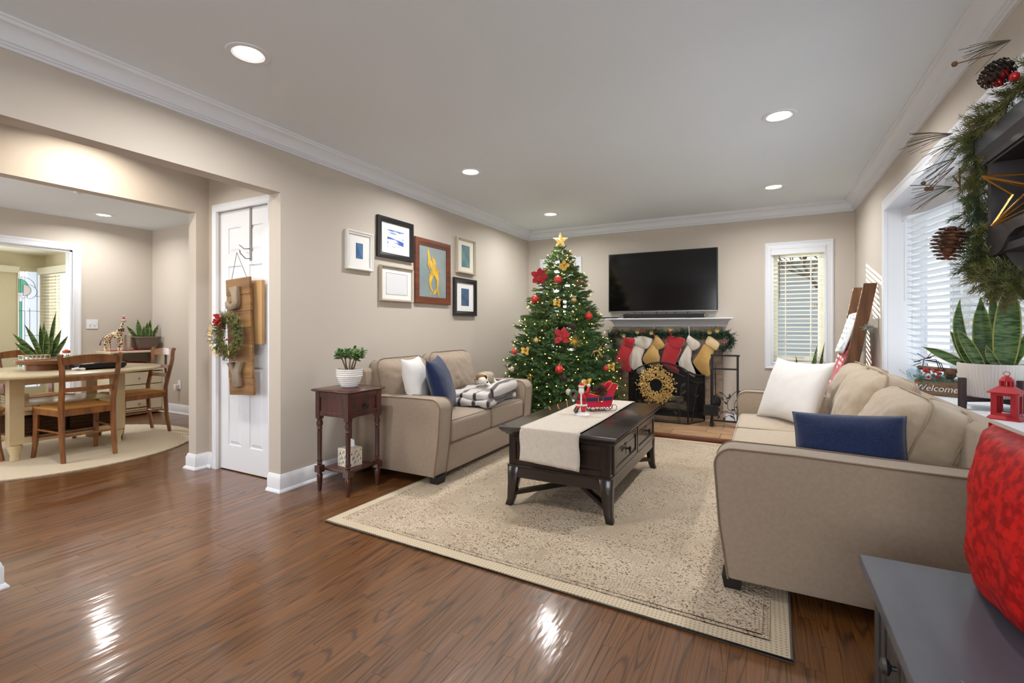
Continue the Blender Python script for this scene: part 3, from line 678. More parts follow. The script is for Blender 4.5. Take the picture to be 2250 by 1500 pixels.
area('downlight_or_fill', (-3.60, 1.45, H-.008), (0, 0, 0), .12, .12, 11, (1, .90, .76), 'DISK', math.radians(150))
area('downlight_or_fill', (-5.78, .6, H-.008), (0, 0, 0), .12, .12, 10, (1, .93, .84), 'DISK', math.radians(150))  # hidden lamp added for the dining room, no fixture there
tag(obj('ceiling_sensor', MB().lathe([(.03, 0), (.03, -.012), (.018, -.02), (.001, -.021)], (-5.9, 2.14, H), 20), m_trim), 'small round white sensor on the dining room ceiling', 'sensor')
# ================================================================ RUG
m_rug = bpy.data.materials.new('carved_wool_rug'); m_rug.use_nodes = True
t_ = m_rug.node_tree; N = t_.nodes; L = t_.links; b = N['Principled BSDF']; b.inputs['Roughness'].default_value = .95; b.inputs['Specular IOR Level'].default_value = .1
tc = N.new('ShaderNodeTexCoord')
def nz(scale, det=3, vec=None, dist=0.):
    n = N.new('ShaderNodeTexNoise'); n.inputs['Scale'].default_value = scale; n.inputs['Detail'].default_value = det; n.inputs['Distortion'].default_value = dist
    L.new(vec or tc.outputs['Object'], n.inputs['Vector']); return n.outputs[0]
def ramp(src, stops):
    r = N.new('ShaderNodeValToRGB'); r.color_ramp.elements[0].position = stops[0][0]; r.color_ramp.elements[1].position = stops[-1][0]
    r.color_ramp.elements[0].color = lin(stops[0][1])+(1,); r.color_ramp.elements[1].color = lin(stops[-1][1])+(1,)
    for p, c in stops[1:-1]:
        e = r.color_ramp.elements.new(p); e.color = lin(c)+(1,)
    L.new(src, r.inputs[0]); return r.outputs[0]
def mathn(op, a, b_=None, v=None):
    m = N.new('ShaderNodeMath'); m.operation = op; L.new(a, m.inputs[0])
    if b_ is not None: L.new(b_, m.inputs[1])
    elif v is not None: m.inputs[1].default_value = v
    return m.outputs[0]
base = ramp(nz(2.2, 2), [(.3, (196, 178, 154)), (.7, (212, 196, 174))])
spk = ramp(nz(125, 2, dist=.8), [(.37, (102, 86, 76)), (.46, (255, 255, 255)), (1, (255, 255, 255))])
zone = ramp(nz(2.6, 3, dist=2.2), [(.41, (90, 90, 90)), (.48, (255, 255, 255))])
mx = N.new('ShaderNodeMix'); mx.data_type = 'RGBA'; mx.blend_type = 'MULTIPLY'
zf = mathn('MULTIPLY', zone, v=.9); L.new(zf, mx.inputs['Factor']); L.new(base, mx.inputs['A']); L.new(spk, mx.inputs['B'])
L.new(mx.outputs['Result'], b.inputs['Base Color'])
wv1 = N.new('ShaderNodeTexWave'); wv1.bands_direction = 'X'; wv1.inputs['Scale'].default_value = 22; wv1.inputs['Distortion'].default_value = .8
wv2 = N.new('ShaderNodeTexWave'); wv2.bands_direction = 'Y'; wv2.inputs['Scale'].default_value = 22; wv2.inputs['Distortion'].default_value = .8
for q in (wv1, wv2): L.new(tc.outputs['Object'], q.inputs['Vector'])
wvv = mathn('MULTIPLY', wv1.outputs['Fac'], wv2.outputs['Fac'])
nb_ = nz(60, 3)
mh = N.new('ShaderNodeMix'); L.new(zone, mh.inputs['Factor']); L.new(wvv, mh.inputs['A']); L.new(nb_, mh.inputs['B'])
ln = N.new('ShaderNodeTexWave'); ln.wave_type = 'RINGS'; ln.inputs['Scale'].default_value = 1.1; ln.inputs['Distortion'].default_value = 9; ln.inputs['Detail'].default_value = 3; ln.inputs['Detail Scale'].default_value = 1.4
L.new(tc.outputs['Object'], ln.inputs['Vector']); l2 = mathn('LESS_THAN', ln.outputs['Fac'], v=.06); l3 = mathn('MULTIPLY', l2, v=-.7)
hh = mathn('ADD', mh.outputs['Result'], l3)
bpn = N.new('ShaderNodeBump'); bpn.inputs['Strength'].default_value = .7; bpn.inputs['Distance'].default_value = .018; L.new(hh, bpn.inputs['Height']); L.new(bpn.outputs[0], b.inputs['Normal'])
m_rugb = M('rug_border_braid', (158, 141, 118), .95, c2=(202, 186, 161), scale=75, stretch=(.5, 1, 1), lo=.38, hi=.46, detail=1, bump=.8, bscale=90)
_t2 = m_rugb.node_tree; _N = _t2.nodes; _L = _t2.links; _tc = _N.new('ShaderNodeTexCoord'); _ws = []
for _d in 'XY':
    _w = _N.new('ShaderNodeTexWave'); _w.bands_direction = _d; _w.inputs['Scale'].default_value = 20; _w.inputs['Distortion'].default_value = .7; _L.new(_tc.outputs['Object'], _w.inputs['Vector']); _ws.append(_w)
_m = _N.new('ShaderNodeMath'); _m.operation = 'MULTIPLY'; _L.new(_ws[0].outputs['Fac'], _m.inputs[0]); _L.new(_ws[1].outputs['Fac'], _m.inputs[1])
_r = _N.new('ShaderNodeValToRGB'); _r.color_ramp.elements[0].position = .45; _r.color_ramp.elements[1].position = .8; _r.color_ramp.elements[0].color = lin((208, 192, 166))+(1,); _r.color_ramp.elements[1].color = lin((156, 138, 116))+(1,)
_L.new(_m.outputs[0], _r.inputs[0]); _L.new(_r.outputs[0], _N['Principled BSDF'].inputs['Base Color'])
m_bind = M('rug_binding', (104, 96, 90), .9, bump=.3, bscale=300)
RA, RB_, RC, RD = (-2.245, 1.935), (.092, 1.844), (.16, 4.955), (-2.12, 4.985)
rug = thing('area_rug', 'large cream and taupe carved wool rug under the coffee table', 'rug', (-1.05, 3.4, 0))
def qp(u, v):
    a = Vector(RA).lerp(Vector(RB_), u); c_ = Vector(RD).lerp(Vector(RC), u); return a.lerp(c_, v)
def ring(k, z): return [(*qp(u, v), z) for u, v in ((k, k*.77), (1-k, k*.77), (1-k, 1-k*.77), (k, 1-k*.77))]
i0, i1 = ring(.030, .012), ring(.030, .001)
obj('pile_field', MB().add(i0+i1, [(0, 1, 2, 3), (7, 6, 5, 4), (0, 4, 5, 1), (1, 5, 6, 2), (2, 6, 7, 3), (3, 7, 4, 0)]), m_rug, rug, W=True, smooth=False)
o0, o1, q0 = ring(.004, .011), ring(.004, .001), ring(.030, .011)
obj('braided_border', MB().add(o0+q0+o1, [(0, 1, 5, 4), (1, 2, 6, 5), (2, 3, 7, 6), (3, 0, 4, 7), (0, 8, 9, 1), (1, 9, 10, 2), (2, 10, 11, 3), (3, 11, 8, 0)]), m_rugb, rug, W=True, smooth=False)
mb = MB()
for k in (.032, .042): mb.tube(ring(k, .0125), .003, 6, closed=True)
obj('ridge', mb, m_rug, rug, W=True)
obj('binding', MB().tube(ring(.002, .0065), .0065, 8, closed=True), m_bind, rug, W=True)
# ================================================================ SOFAS
def arm_poly(xf, xb, dr, z0=.065, top=.615, drop=.02):
    P = [(xf+dr*.055, z0), (xf+dr*.02, .30), (xf+dr*.004, top-.10)]
    for i in range(7):
        a = PI-PI/2*i/6; P.append((xf+dr*(.075+.073*math.cos(a)), top-.075+.073*math.sin(a)))
    P += [(xf+dr*.3, top-.002), (xf+dr*.6, top-drop*.6), (xb, top-drop), (xb, z0)]
    return P
def sofa(name, label, xf, dr, depth, y0, y1, nseat, aw, backtop, seat, backs, mat, cmat):
    xb = xf+dr*depth; t = thing(name, label, 'sofa', ((xf+xb)/2, (y0+y1)/2, 0))
    for i, (a, b) in enumerate(((y0, y0+aw), (y1-aw, y1))):
        P = arm_poly(xf, xb, dr)
        ar = obj('armrest', MB().prism(P, 'y', a, b), mat, t, W=True, bevel=.014, seg=2)
        mb = MB()
        for yy in (a+.003, b-.003): mb.tube([(x, yy, z) for x, z in P[:-1]], .0042, 6)
        obj('piping', mb, m_pipe, ar, W=True)
    x1, x2 = sorted((xf+dr*.05, xb-dr*.02))
    obj('base', MB().bb(x1, y0+aw, .065, x2, y1-aw, .275), mat, t, W=True, bevel=.012)
    x1, x2 = sorted((xb-dr*.13, xb)); mb = MB()
    mb.prism([(xb-dr*.20, .27), (xb-dr*.13, backtop-.02), (xb-dr*.10, backtop), (xb-dr*.02, backtop), (xb, backtop-.03), (xb, .066)], 'y', y0+aw*.2, y1-aw*.2)
    obj('back_frame', mb, mat, t, W=True, bevel=.01)
    W_ = (y1-y0-2*aw)/nseat
    for k in range(nseat):
        yc = y0+aw+W_*(k+.5); dd = depth-.30
        vs, fs = rbox(dd/2, W_/2-.003, .085, .035, crown=.022, wr=.003, seed=k*5+y0)
        xc = xf+dr*(.015+dd/2); o = obj('seat_cushion', MB().add([v+Vector((xc, yc, .362)) for v in vs], fs), seat, t, W=True, ang=180)
        mb = MB()
        for zz in (.285, .44): mb.tube([(xc+sx_*(dd/2-.014), yc+sy_*(W_/2-.017), zz) for sx_, sy_ in ((-1, -1), (1, -1), (1, 1), (-1, 1))], .0036, 6, closed=True)
        obj('piping', mb, m_pipe, o, W=True)
    for (yc, xo, zc, hw, hh, tk, lean, sd) in backs:
        vs, fs = rbox(hh, hw, tk, min(tk*.85, .09), crown=.05, bot=.02, m=26, wr=.012, seed=sd, crease=1.1 if cmat is m_cush else .5)
        R_ = Matrix.Rotation(dr*(-PI/2+lean) if dr > 0 else PI/2-lean, 3, 'Y')
        # local x -> up, local z -> towards the room
        ux = Vector((dr*math.sin(lean), 0, math.cos(lean))); uz = Vector((-dr*math.cos(lean), 0, math.sin(lean))); uy = uz.cross(ux)
        cc = Vector((xf+dr*xo, yc, zc))
        vs = [cc+ux*v.x+uy*v.y+uz*v.z for v in vs]
        o = obj('back_cushion', MB().add(vs, fs), cmat, t, W=True, ang=180)
        mb = MB()
        for zz in (-tk*.45, tk*.45):
            lp = []
            cr_ = min(tk*.85, .09); dz_ = abs(zz)-(tk-cr_); ins = cr_-math.sqrt(cr_*cr_-max(0, dz_)**2)-.004
            for q in range(72):
                a = 2*PI*q/72; qx, qy = math.cos(a), math.sin(a); k_ = 1/max(abs(qx)/hh, abs(qy)/hw); px_, py_ = qx*k_, qy*k_
                co = Vector((max(-(hh-cr_), min(hh-cr_, px_)), max(-(hw-cr_), min(hw-cr_, py_)))); d_ = Vector((px_, py_))-co; p_ = co+d_.normalized()*(cr_-ins)
                wob = .004*noise.noise(Vector((q*.35, sd, zz*9)))
                lp.append(cc+ux*p_.x+uy*p_.y+uz*(zz+wob))
            mb.tube(lp, .0045, 6, closed=True)
        obj('piping', mb, m_pipe if cmat is m_sofa else m_cushpipe, o, W=True)
    for dx in (.03, depth-.11):
        for yy in (y0+.02, y1-.12):
            xa = xf+dr*(dx+.04); s = .04; sy_ = .05
            zf_ = .013 if dx < .1 else .0005
            vs = [(xa-s*.8, yy+.01, zf_), (xa+s*.8, yy+.01, zf_), (xa+s*.8, yy+.1-.01, zf_), (xa-s*.8, yy+.1-.01, zf_), (xa-s, yy, .068), (xa+s, yy, .068), (xa+s, yy+.1, .068), (xa-s, yy+.1, .068)]
            obj('foot', MB().add(vs, [(3, 2, 1, 0), (4, 5, 6, 7), (0, 1, 5, 4), (1, 2, 6, 5), (2, 3, 7, 6), (3, 0, 4, 7)]), m_darkfoot, t, W=True, smooth=False)
    return t
m_cushpipe = M('cushion_piping_tan', (160, 140, 114), .8)
sofa('loveseat', 'taupe two-seat sofa against the picture wall beside the side table', -1.987, -1, .86, 2.70, 4.21, 2, .155, .80, m_sofa,
     [(3.115, .70, .655, .30, .215, .10, .22, 3), (3.80, .70, .665, .325, .225, .105, .22, 8)], m_sofa, m_sofa)
sofa('sofa', 'long beige sofa with loose rumpled back cushions below the bow window', -.185, 1, 1.02, 2.20, 4.36, 3, .16, .757, m_cush,
     [(2.80, .785, .61, .32, .20, .145, .38, 21), (3.36, .74, .645, .315, .225, .13, .34, 33), (3.90, .75, .65, .30, .225, .115, .30, 47)], m_sofa, m_cush)
pillow('throw_pillow', 'white linen pillow propped on edge at the near end of the loveseat', m_white, (-2.44, 3.02, .672), (.36, -.93, 0), (-.25, -.10, 1), .42, .44, .15, seed=2)
pillow('throw_pillow', 'navy pillow beside the white one on the loveseat', m_navy, (-2.28, 3.12, .662), (.42, -.90, -.05), (-.28, -.16, 1), .43, .46, .16, seed=5)
pillow('throw_pillow', 'big off-white pillow leaning at the far arm of the right sofa', m_white, (.19, 3.88, .675), (.34, -.46, .0), (.34, .12, .86), .55, .48, .17, seed=9, pinch=.13)
pillow('throw_pillow', 'navy linen pillow lying behind the near arm of the right sofa', m_navy, (.325, 2.475, .605), (1, -.10, .05), (.42, .24, 1), .41, .30, .13, seed=14, pinch=.05)
# ================================================================ COFFEE TABLE
ct_ = thing('coffee_table', 'espresso wood coffee table with drawers and crossed stretchers on the rug', 'coffee table', (-1.09, 3.255, .0))
x0, x1, y0, y1 = -1.46, -.715, 2.60, 3.91
def cbox(nm, a, m=m_dark, p=None, **k): return obj(nm, MB().bb(*a), m, p or ct_, W=True, **k)
mb = MB(); pr = [(0, .510), (0, .488), (.006, .484), (.012, .474), (.028, .466), (.034, .456)]
rings = [[(x0+o, y0+o, z), (x1-o, y0+o, z), (x1-o, y1-o, z), (x0+o, y1-o, z)] for o, z in pr]
vs = [q for r_ in rings for q in r_]; fs = [(0, 1, 2, 3), (23, 22, 21, 20)]+[(i*4+k, i*4+(k+1) % 4, (i+1)*4+(k+1) % 4, (i+1)*4+k) for i in range(5) for k in range(4)]
obj('tabletop', mb.add(vs, fs), m_dark, ct_, W=True, bevel=.002, ang=30)
a = .04; bx0, bx1, by0, by1 = x0+a, x1-a, y0+a, y1-a
obj('case', MB().bb(bx0+.008, by0+.008, .26, bx1-.008, by1-.008, .456), m_dark, ct_, W=True, smooth=False)
def framed(nm, pl, u0, u1, z0, z1, sgn, ax, parent, m=m_dark, k=.03, knob=False, d=.012):
    """raised frame + sunk panel on plane pl (axis ax), facing sgn"""
    mb = MB()
    def bx(ua, ub, za, zb, t0, t1):
        lo, hi = sorted((pl+sgn*t0, pl+sgn*t1))
        if ax == 'x': mb.bb(lo, ua, za, hi, ub, zb)
        else: mb.bb(ua, lo, za, ub, hi, zb)
    bx(u0, u0+k, z0, z1, 0, d); bx(u1-k, u1, z0, z1, 0, d); bx(u0+k, u1-k, z0, z0+k, 0, d); bx(u0+k, u1-k, z1-k, z1, 0, d)
    bx(u0+k, u1-k, z0+k, z1-k, 0, d*.25); bx(u0+k+.02, u1-k-.02, z0+k+.02, z1-k-.02, 0, d*.55)
    return obj(nm, mb, m, parent, W=True, bevel=.0015, seg=1, ang=30)
for sgn, pl in ((1, bx1-.008), (-1, bx0+.008)):
    for u0, u1 in ((by0+.05, (by0+by1)/2-.01), ((by0+by1)/2+.01, by1-.05)):
        dr_ = framed('drawer', pl, u0, u1, .275, .445, sgn, 'x', ct_, knob=True)
        yc = (u0+u1)/2; mb = MB(); mb.lathe([(.006, 0), (.006, .018), (.015, .022), (.016, .03), (.008, .035)], (pl+sgn*.005, yc, .37), 14, rot=Matrix.Rotation(sgn*PI/2, 3, 'Y'))
        mb.bb(pl+sgn*.004-.003, yc-.014, .335, pl+sgn*.004+.003, yc+.014, .405); mb.tube([(pl+sgn*.03, yc-.012, .36), (pl+sgn*.036, yc-.008, .345), (pl+sgn*.036, yc+.008, .345), (pl+sgn*.03, yc+.012, .36)], .004, 6)
        obj('pull', mb, m_black, dr_, W=True)
for sgn, pl in ((-1, by0+.008), (1, by1-.008)):
    for u0, u1 in ((bx0+.03, (bx0+bx1)/2-.01), ((bx0+bx1)/2+.01, bx1-.03)): framed('side_panel', pl, u0, u1, .275, .445, sgn, 'y', ct_)
mb = MB()
mb.bb(bx0, by0, .255, bx1, by1, .266); mb.bb(bx0+.004, by0+.004, .19, bx1-.004, by1-.004, .255)
obj('apron', mb, m_dark, ct_, W=True, bevel=.002, seg=1, ang=30)
for sx_ in (0, 1):
    for sy_ in (0, 1):
        cx_, cy_ = (bx0, bx1)[sx_], (by0, by1)[sy_]; dx, dy_ = (1, -1)[sx_], (1, -1)[sy_]
        def lr(o, s, z): xs = sorted((cx_+dx*o, cx_+dx*(o+s))); ys = sorted((cy_+dy_*o, cy_+dy_*(o+s))); return [(xs[0], ys[0], z), (xs[1], ys[0], z), (xs[1], ys[1], z), (xs[0], ys[1], z)]
        vs = lr(0, .075, .257)+lr(.001, .06, .16)+lr(-.002, .045, .05)+lr(-.012, .042, .0125)
        fs = [(0, 1, 2, 3), (15, 14, 13, 12)]+[(i*4+k, i*4+(k+1) % 4, (i+1)*4+(k+1) % 4, (i+1)*4+k) for i in range(3) for k in range(4)]
        obj('leg', MB().add(vs, fs), m_dark, ct_, W=True, bevel=.002, seg=1, ang=50)
mc = ((bx0+bx1)/2, (by0+by1)/2)
for sy_ in (0, 1):
    yy = (by0+.03, by1-.03)[sy_]
    for sx_ in (0, 1):
        xx = (bx0+.03, bx1-.03)[sx_]; ap = (mc[0], yy+(.34 if sy_ == 0 else -.34), .10)
        obj('stretcher', MB().bar((xx, yy, .085), ap, .032, .026), m_dark, ct_, W=True, smooth=False)
obj('stretcher', MB().bar((mc[0], by0+.36, .10), (mc[0], by1-.36, .10), .032, .026), m_dark, ct_, W=True, smooth=False)
# runner
m_run = M('runner_linen', (222, 213, 200), .9, c2=(216, 205, 190), scale=50, stretch=(1, 1, 1), bump=.5, bscale=160, weave=90)
mb = MB(); pth = [(2.590, .30), (2.590, .42), (2.590, .50), (2.593, .5135), (2.61, .5165), (3.25, .5165), (3.90, .5165), (3.917, .5135), (3.92, .50), (3.92, .42), (3.92, .33)]
rx0, rx1 = -1.305, -.925
def rn(u, v):
    k = v*(len(pth)-1); i = min(int(k), len(pth)-2); f = k-i; y = pth[i][0]*(1-f)+pth[i+1][0]*f; z = pth[i][1]*(1-f)+pth[i+1][1]*f
    hang = max(0, .5-z); o = .004*math.sin(u*9+y*3)*(hang*8)
    if y < 3: y -= abs(o)+hang*.02
    else: y += abs(o)
    z += (.02*(1-u) if (hang > .1 and y < 3) else 0)
    return Vector((rx0+(rx1-rx0)*u+.004*math.sin(v*30), y, z))
mb.grid(rn, 14, 60)
o = obj('table_runner', mb, m_run, loc=(-1.115, 3.25, .515), W=True, ang=180, fix=False); tag(o, 'cream woven runner draped over the ends of the coffee table', 'table runner')
s = o.modifiers.new('thick', 'SOLIDIFY'); s.thickness = .003; s.offset = 1
# sleigh with pine cones
m_slred = M('sleigh_red', (200, 30, 62), .35); m_slnavy = M('sleigh_navy', (34, 50, 84), .4)
sl = thing('sleigh', 'pink-red metal sleigh with navy belt holding pine cones on the runner', 'sleigh', (-1.06, 3.36, .5165), rz=math.radians(38))
prof = [(-.115, .10), (-.10, .045), (-.075, .035), (.07, .035), (.082, .045), (.10, .12), (.118, .165), (.135, .185), (.128, .197), (.105, .205), (.085, .20), (.06, .165), (.03, .135), (0, .122), (-.03, .12), (-.07, .13), (-.115, .145), (-.125, .135)]
mb = MB()
for y in (-.052, .048): mb.prism(prof, 'y', y, y+.004)
mb.prism([(-.10, .037), (.08, .037), (.08, .041), (-.10, .041)], 'y', -.05, .05); mb.prism([(-.118, .13), (-.100, .04), (-.096, .04), (-.114, .13)], 'y', -.05, .05); mb.prism([(.082, .045), (.125, .19), (.121, .19), (.078, .045)], 'y', -.05, .05)
obj('body', mb, m_slred, sl, ang=30)
mb = MB()
for y in (-.053, .0525): mb.prism([(-.108, .078), (.086, .083), (.090, .107), (-.112, .102)], 'y', y-.0015, y+.0015)
obj('belt', mb, m_slnavy, sl, smooth=False)
mb = MB()
for y in (-.056, .056): mb.tube([(-.018, y, .075), (.016, y, .075), (.016, y, .109), (-.018, y, .109)], .0028, 6, closed=True)
obj('buckle', mb, m_gold, sl)
mb = MB()
for y in (-.052, .05): mb.tube([(a, y, b) for a, b in prof[10:]]+[(prof[0][0], y, prof[0][1])], .0022, 6); mb.tube([(a, y, b) for a, b in prof[6:11]], .0022, 6)
obj('rim', mb, m_gold, sl)
mb = MB()
for y in (-.04, .04):
    pts = [(-.11, y, .012), (-.05, y, .003), (.08, y, .003)]
    for i in range(14):
        a = -PI/2+i*.42; r_ = .026-.0009*i; pts.append((.105+r_*math.cos(a), y, .029+r_*math.sin(a)))
    mb.tube(pts, .0022, 6)
    for cx_ in (-.055, .01, .055):
        c = [(cx_+.02*math.cos(a), y, .02+.016*math.sin(a)) for a in [2*PI*k/12 for k in range(12)]]; mb.tube(c, .0018, 5, closed=True)
    mb.tube([(-.09, y, .036), (-.06, y, .004)], .002, 5); mb.tube([(.06, y, .036), (.09, y, .004)], .002, 5)
obj('runner', mb, m_black, sl)
m_cone = M('pine_cone_brown', (112, 72, 48), .75, c2=(60, 36, 24), scale=20); m_cone2 = M('pine_cone_dark', (74, 48, 36), .75, c2=(40, 26, 20), scale=20)
for i, (x, y, z, a, b_) in enumerate([(-1.105, 3.31, .655, .6, .5), (-1.05, 3.37, .672, -1.2, .9), (-1.02, 3.41, .68, 1.4, .2)]):
    o = obj('pine_cone', cone_mb(.09, .030), m_cone, loc=(x, y, z), rot=(a, b_, i)); tag(o, ['pine cone at the front of the red sleigh', 'middle pine cone heaped in the red sleigh', 'pine cone at the high back of the red sleigh'][i], 'pine cone', 'pine cones in the sleigh')
# figurine
m_cer_red = M('glazed_red', (196, 26, 34), .25, coat=.5); m_cer_white = M('glazed_white', (238, 236, 234), .3, coat=.4); m_cer_skin = M('glazed_skin', (228, 186, 158), .4)
m_cer_black = M('glazed_black', (24, 24, 30), .2, coat=.5); m_cer_green = M('glazed_green', (58, 92, 66), .4)
fg = thing('figurine', 'ceramic figurine of a white-bearded man in red coat beside the sleigh', 'figurine', (-1.105, 3.13, .5165), rz=math.radians(15))
obj('base', MB().lathe([(.048, 0), (.055, .006), (.045, .018), (.02, .026), (.001, .028)], (.005, .005, 0), 18, sc_=(1, .8)), m_cer_white, fg)
obj('trousers', MB().tube([(.012, 0, .025), (.014, 0, .06), (.008, 0, .095)], [.014, .020, .03], 12).tube([(-.03, -.004, .045), (-.022, 0, .07), (-.006, 0, .095)], [.013, .018, .026], 12), m_cer_red, fg)
obj('boots', MB().tube([(.012, -.012, .026), (.012, 0, .03), (.012, 0, .045)], [.012, .015, .015], 10).tube([(-.05, -.012, .026), (-.036, -.006, .034), (-.030, -.004, .052)], [.012, .016, .015], 10), m_cer_black, fg)
obj('coat', MB().lathe([(.034, .07), (.036, .085), (.030, .11), (.031, .135), (.026, .158), (.012, .172)], (0, 0, 0), 20, sc_=(1, .8)).tube([(.024, 0, .152), (.044, .005, .165), (.050, .006, .20)], [.014, .013, .011], 10).tube([(-.024, 0, .152), (-.042, -.014, .135), (-.050, -.028, .115)], [.014, .012, .010], 10), m_cer_red, fg)
mb = MB(); mb.tube([(.034*math.cos(a)*1.05, .030*math.sin(a)*.95, .074) for a in [2*PI*k/20 for k in range(20)]], .0065, 6, closed=True); mb.tube([(.002, -.032, .075), (.0, -.028, .12), (0, -.024, .155)], .006, 6)
mb.ball((.050, .006, .207), .012, 10); mb.ball((-.052, -.030, .108), .011, 10)
mb.ball((0, -.016, .168), (.02, .013, .024), 12); mb.lathe([(.021, .198), (.023, .203), (.021, .208)], (0, 0, 0), 14); mb.ball((.006, 0, .232), .007, 10)
obj('beard_and_fur_trim', mb, m_cer_white, fg)
mb = MB(); mb.ball((0, -.002, .186), (.019, .018, .021), 14); mb.ball((0, -.022, .186), .004, 8); obj('face', mb, m_cer_skin, fg)
obj('eyes', MB().ball((-.007, -.0185, .190), .0022, 6).ball((.007, -.0185, .190), .0022, 6), m_cer_black, fg)
obj('hat', MB().lathe([(.020, .205), (.015, .218), (.006, .230), (.001, .232)], (0, 0, 0), 14), m_cer_red, fg)
mb = MB(); mb.tube([(.036*math.cos(a), .028*math.sin(a), .112) for a in [2*PI*k/20 for k in range(20)]], .004, 6, closed=True, flat=1.); obj('belt', mb, m_cer_black, fg)
mb = MB(); mb.tube([(-.050+.022*math.cos(a), -.038, .148+.026*math.sin(a)) for a in [2*PI*k/16 for k in range(16)]], .009, 8, closed=True); obj('wreath', mb, m_cer_green, fg)
# ================================================================ SIDE TABLE
stb = thing('side_table', 'small mahogany side table with one drawer and turned legs by the loveseat', 'side table', (-2.565, 2.425, 0))
x0, x1, y0, y1 = -2.74, -2.39, 2.25, 2.60
mb = MB(); pr = [(0, .690), (-.004, .697), (.004, .704)]; pr = [(.012, .704), (.002, .699), (0, .692), (.006, .686), (.018, .682)]
rings = [[(x0+o, y0+o, z), (x1-o, y0+o, z), (x1-o, y1-o, z), (x0+o, y1-o, z)] for o, z in pr]; vs = [q for r_ in rings for q in r_]
fs = [(0, 1, 2, 3), (19, 18, 17, 16)]+[(i*4+k, i*4+(k+1) % 4, (i+1)*4+(k+1) % 4, (i+1)*4+k) for i in range(4) for k in range(4)]
obj('tabletop', mb.add(vs, fs), m_redwood, stb, W=True, ang=50)
a0, a1, b0, b1 = x0+.022, x1-.022, y0+.022, y1-.022; zb, zt = .50, .682
obj('case', MB().bb(a0+.008, b0+.008, zb+.02, a1-.008, b1-.008, zt), m_redwood, stb, W=True, smooth=False)
for sgn, pl in ((-1, b0+.008), (1, b1-.008)):
    mb = MB(); lo, hi = sorted((pl, pl+sgn*.006)); mb.bb(a0+.02, lo, zt-.035, a1-.02, hi, zt)
    n = 12; pts = [(a0+.02, zb+.045)]+[(a0+.035+(a1-a0-.07)*i/n, zb+.045-.0*i-.012*math.sin(PI*i/n)+.012) for i in range(n+1)]+[(a1-.02, zb+.045), (a1-.02, zb+.01)]+[(a1-.035-(a1-a0-.07)*i/n, zb+.018+.012*math.sin(PI*i/n)) for i in range(n+1)]+[(a0+.02, zb+.01)]
    mb.prism([(q[0], q[1]) for q in pts], 'y', lo, hi); obj('side_rail', mb, m_redwood, stb, W=True, ang=30)
for sgn, pl in ((-1, a0+.008),):
    mb = MB(); lo, hi = sorted((pl, pl+sgn*.006)); mb.bb(lo, b0+.02, zt-.035, hi, b1-.02, zt); mb.bb(lo, b0+.02, zb+.012, hi, b1-.02, zb+.05); obj('side_rail', mb, m_redwood, stb, W=True, ang=30)
mb = MB(); pl = a1-.008; mb.bb(pl, b0+.02, zt-.03, pl+.006, b1-.02, zt)
n = 12; ptsA = [(b0+.02+(b1-b0-.04)*i/n, zb+.012+.014*math.sin(PI*i/n)) for i in range(n+1)]
mb.prism(ptsA+[(b1-.02, zb+.045), (b0+.02, zb+.045)], 'x', pl, pl+.006); obj('side_rail', mb, m_redwood, stb, W=True, ang=30)
dw = framed('drawer', pl, b0+.035, b1-.035, zb+.045, zt-.03, 1, 'x', stb, m_redwood, k=.012, d=.010)
mb = MB(); mb.lathe([(.005, 0), (.005, .014), (.012, .018), (.012, .024), (.004, .028)], (pl+.004, (b0+b1)/2, .595), 14, rot=Matrix.Rotation(PI/2, 3, 'Y'))
mb.tube([(pl+.024, (b0+b1)/2+.013*math.cos(a), .588+.014*math.sin(a)) for a in [2*PI*k/14 for k in range(14)]], .003, 6, closed=True); obj('ring_pull', mb, m_black, dw, W=True)
lp = [(.012, .0), (.014, .02), (.019, .09), (.021, .11), (.014, .125), (.020, .13)]
up = [(.020, .175), (.014, .18), (.019, .19), (.014, .20), (.019, .208), (.015, .22), (.0165, .40), (.015, .42), (.020, .428), (.015, .438), (.021, .455), (.022, .47), (.016, .488), (.020, .495), (.02, .50)]
for xx in (a0+.018, a1-.018):
    for yy in (b0+.018, b1-.018):
        mb = MB(); mb.lathe(lp, (xx, yy, 0), 14); mb.bb(xx-.023, yy-.023, .13, xx+.023, yy+.023, .175); mb.lathe(up, (xx, yy, 0), 14); mb.bb(xx-.019, yy-.019, .50, xx+.019, yy+.019, .682)
        obj('leg', mb, m_leg, stb, W=True, ang=50)
obj('shelf', MB().bb(a0+.03, b0+.03, .142, a1-.03, b1-.03, .160), m_redwood, stb, W=True, bevel=.004)
# jade plant
m_pot = M('white_glazed_pot', (236, 234, 230), .3, coat=.4); m_soil = M('potting_soil', (52, 40, 32), .95, bump=.6, bscale=120)
m_jade = M('jade_leaf', (110, 142, 84), .4, c2=(76, 108, 62), scale=12, spec=.5); m_stem = M('woody_stem', (110, 88, 62), .8)
pp = thing('potted_jade_plant', 'small jade plant in ribbed white pot on the side table', 'potted plant', (-2.565, 2.43, .704))
prf = [(.048, 0), (.054, .004)]
for i in range(9):
    z = .008+i*.0135; r_ = .056+.030*min(1, i/5.)**.8; prf += [(r_+.004, z+.003), (r_+.004, z+.008), (r_, z+.0125)]
prf += [(.090, .130), (.084, .130), (.082, .115)]
obj('pot', MB().lathe(prf, n=36), m_pot, pp, ang=60); obj('soil', MB().lathe([(.082, .112), (.04, .118), (.001, .12)], n=20), m_soil, pp)
rng = random.Random(5); stm = MB(); lf = MB(); k = 0
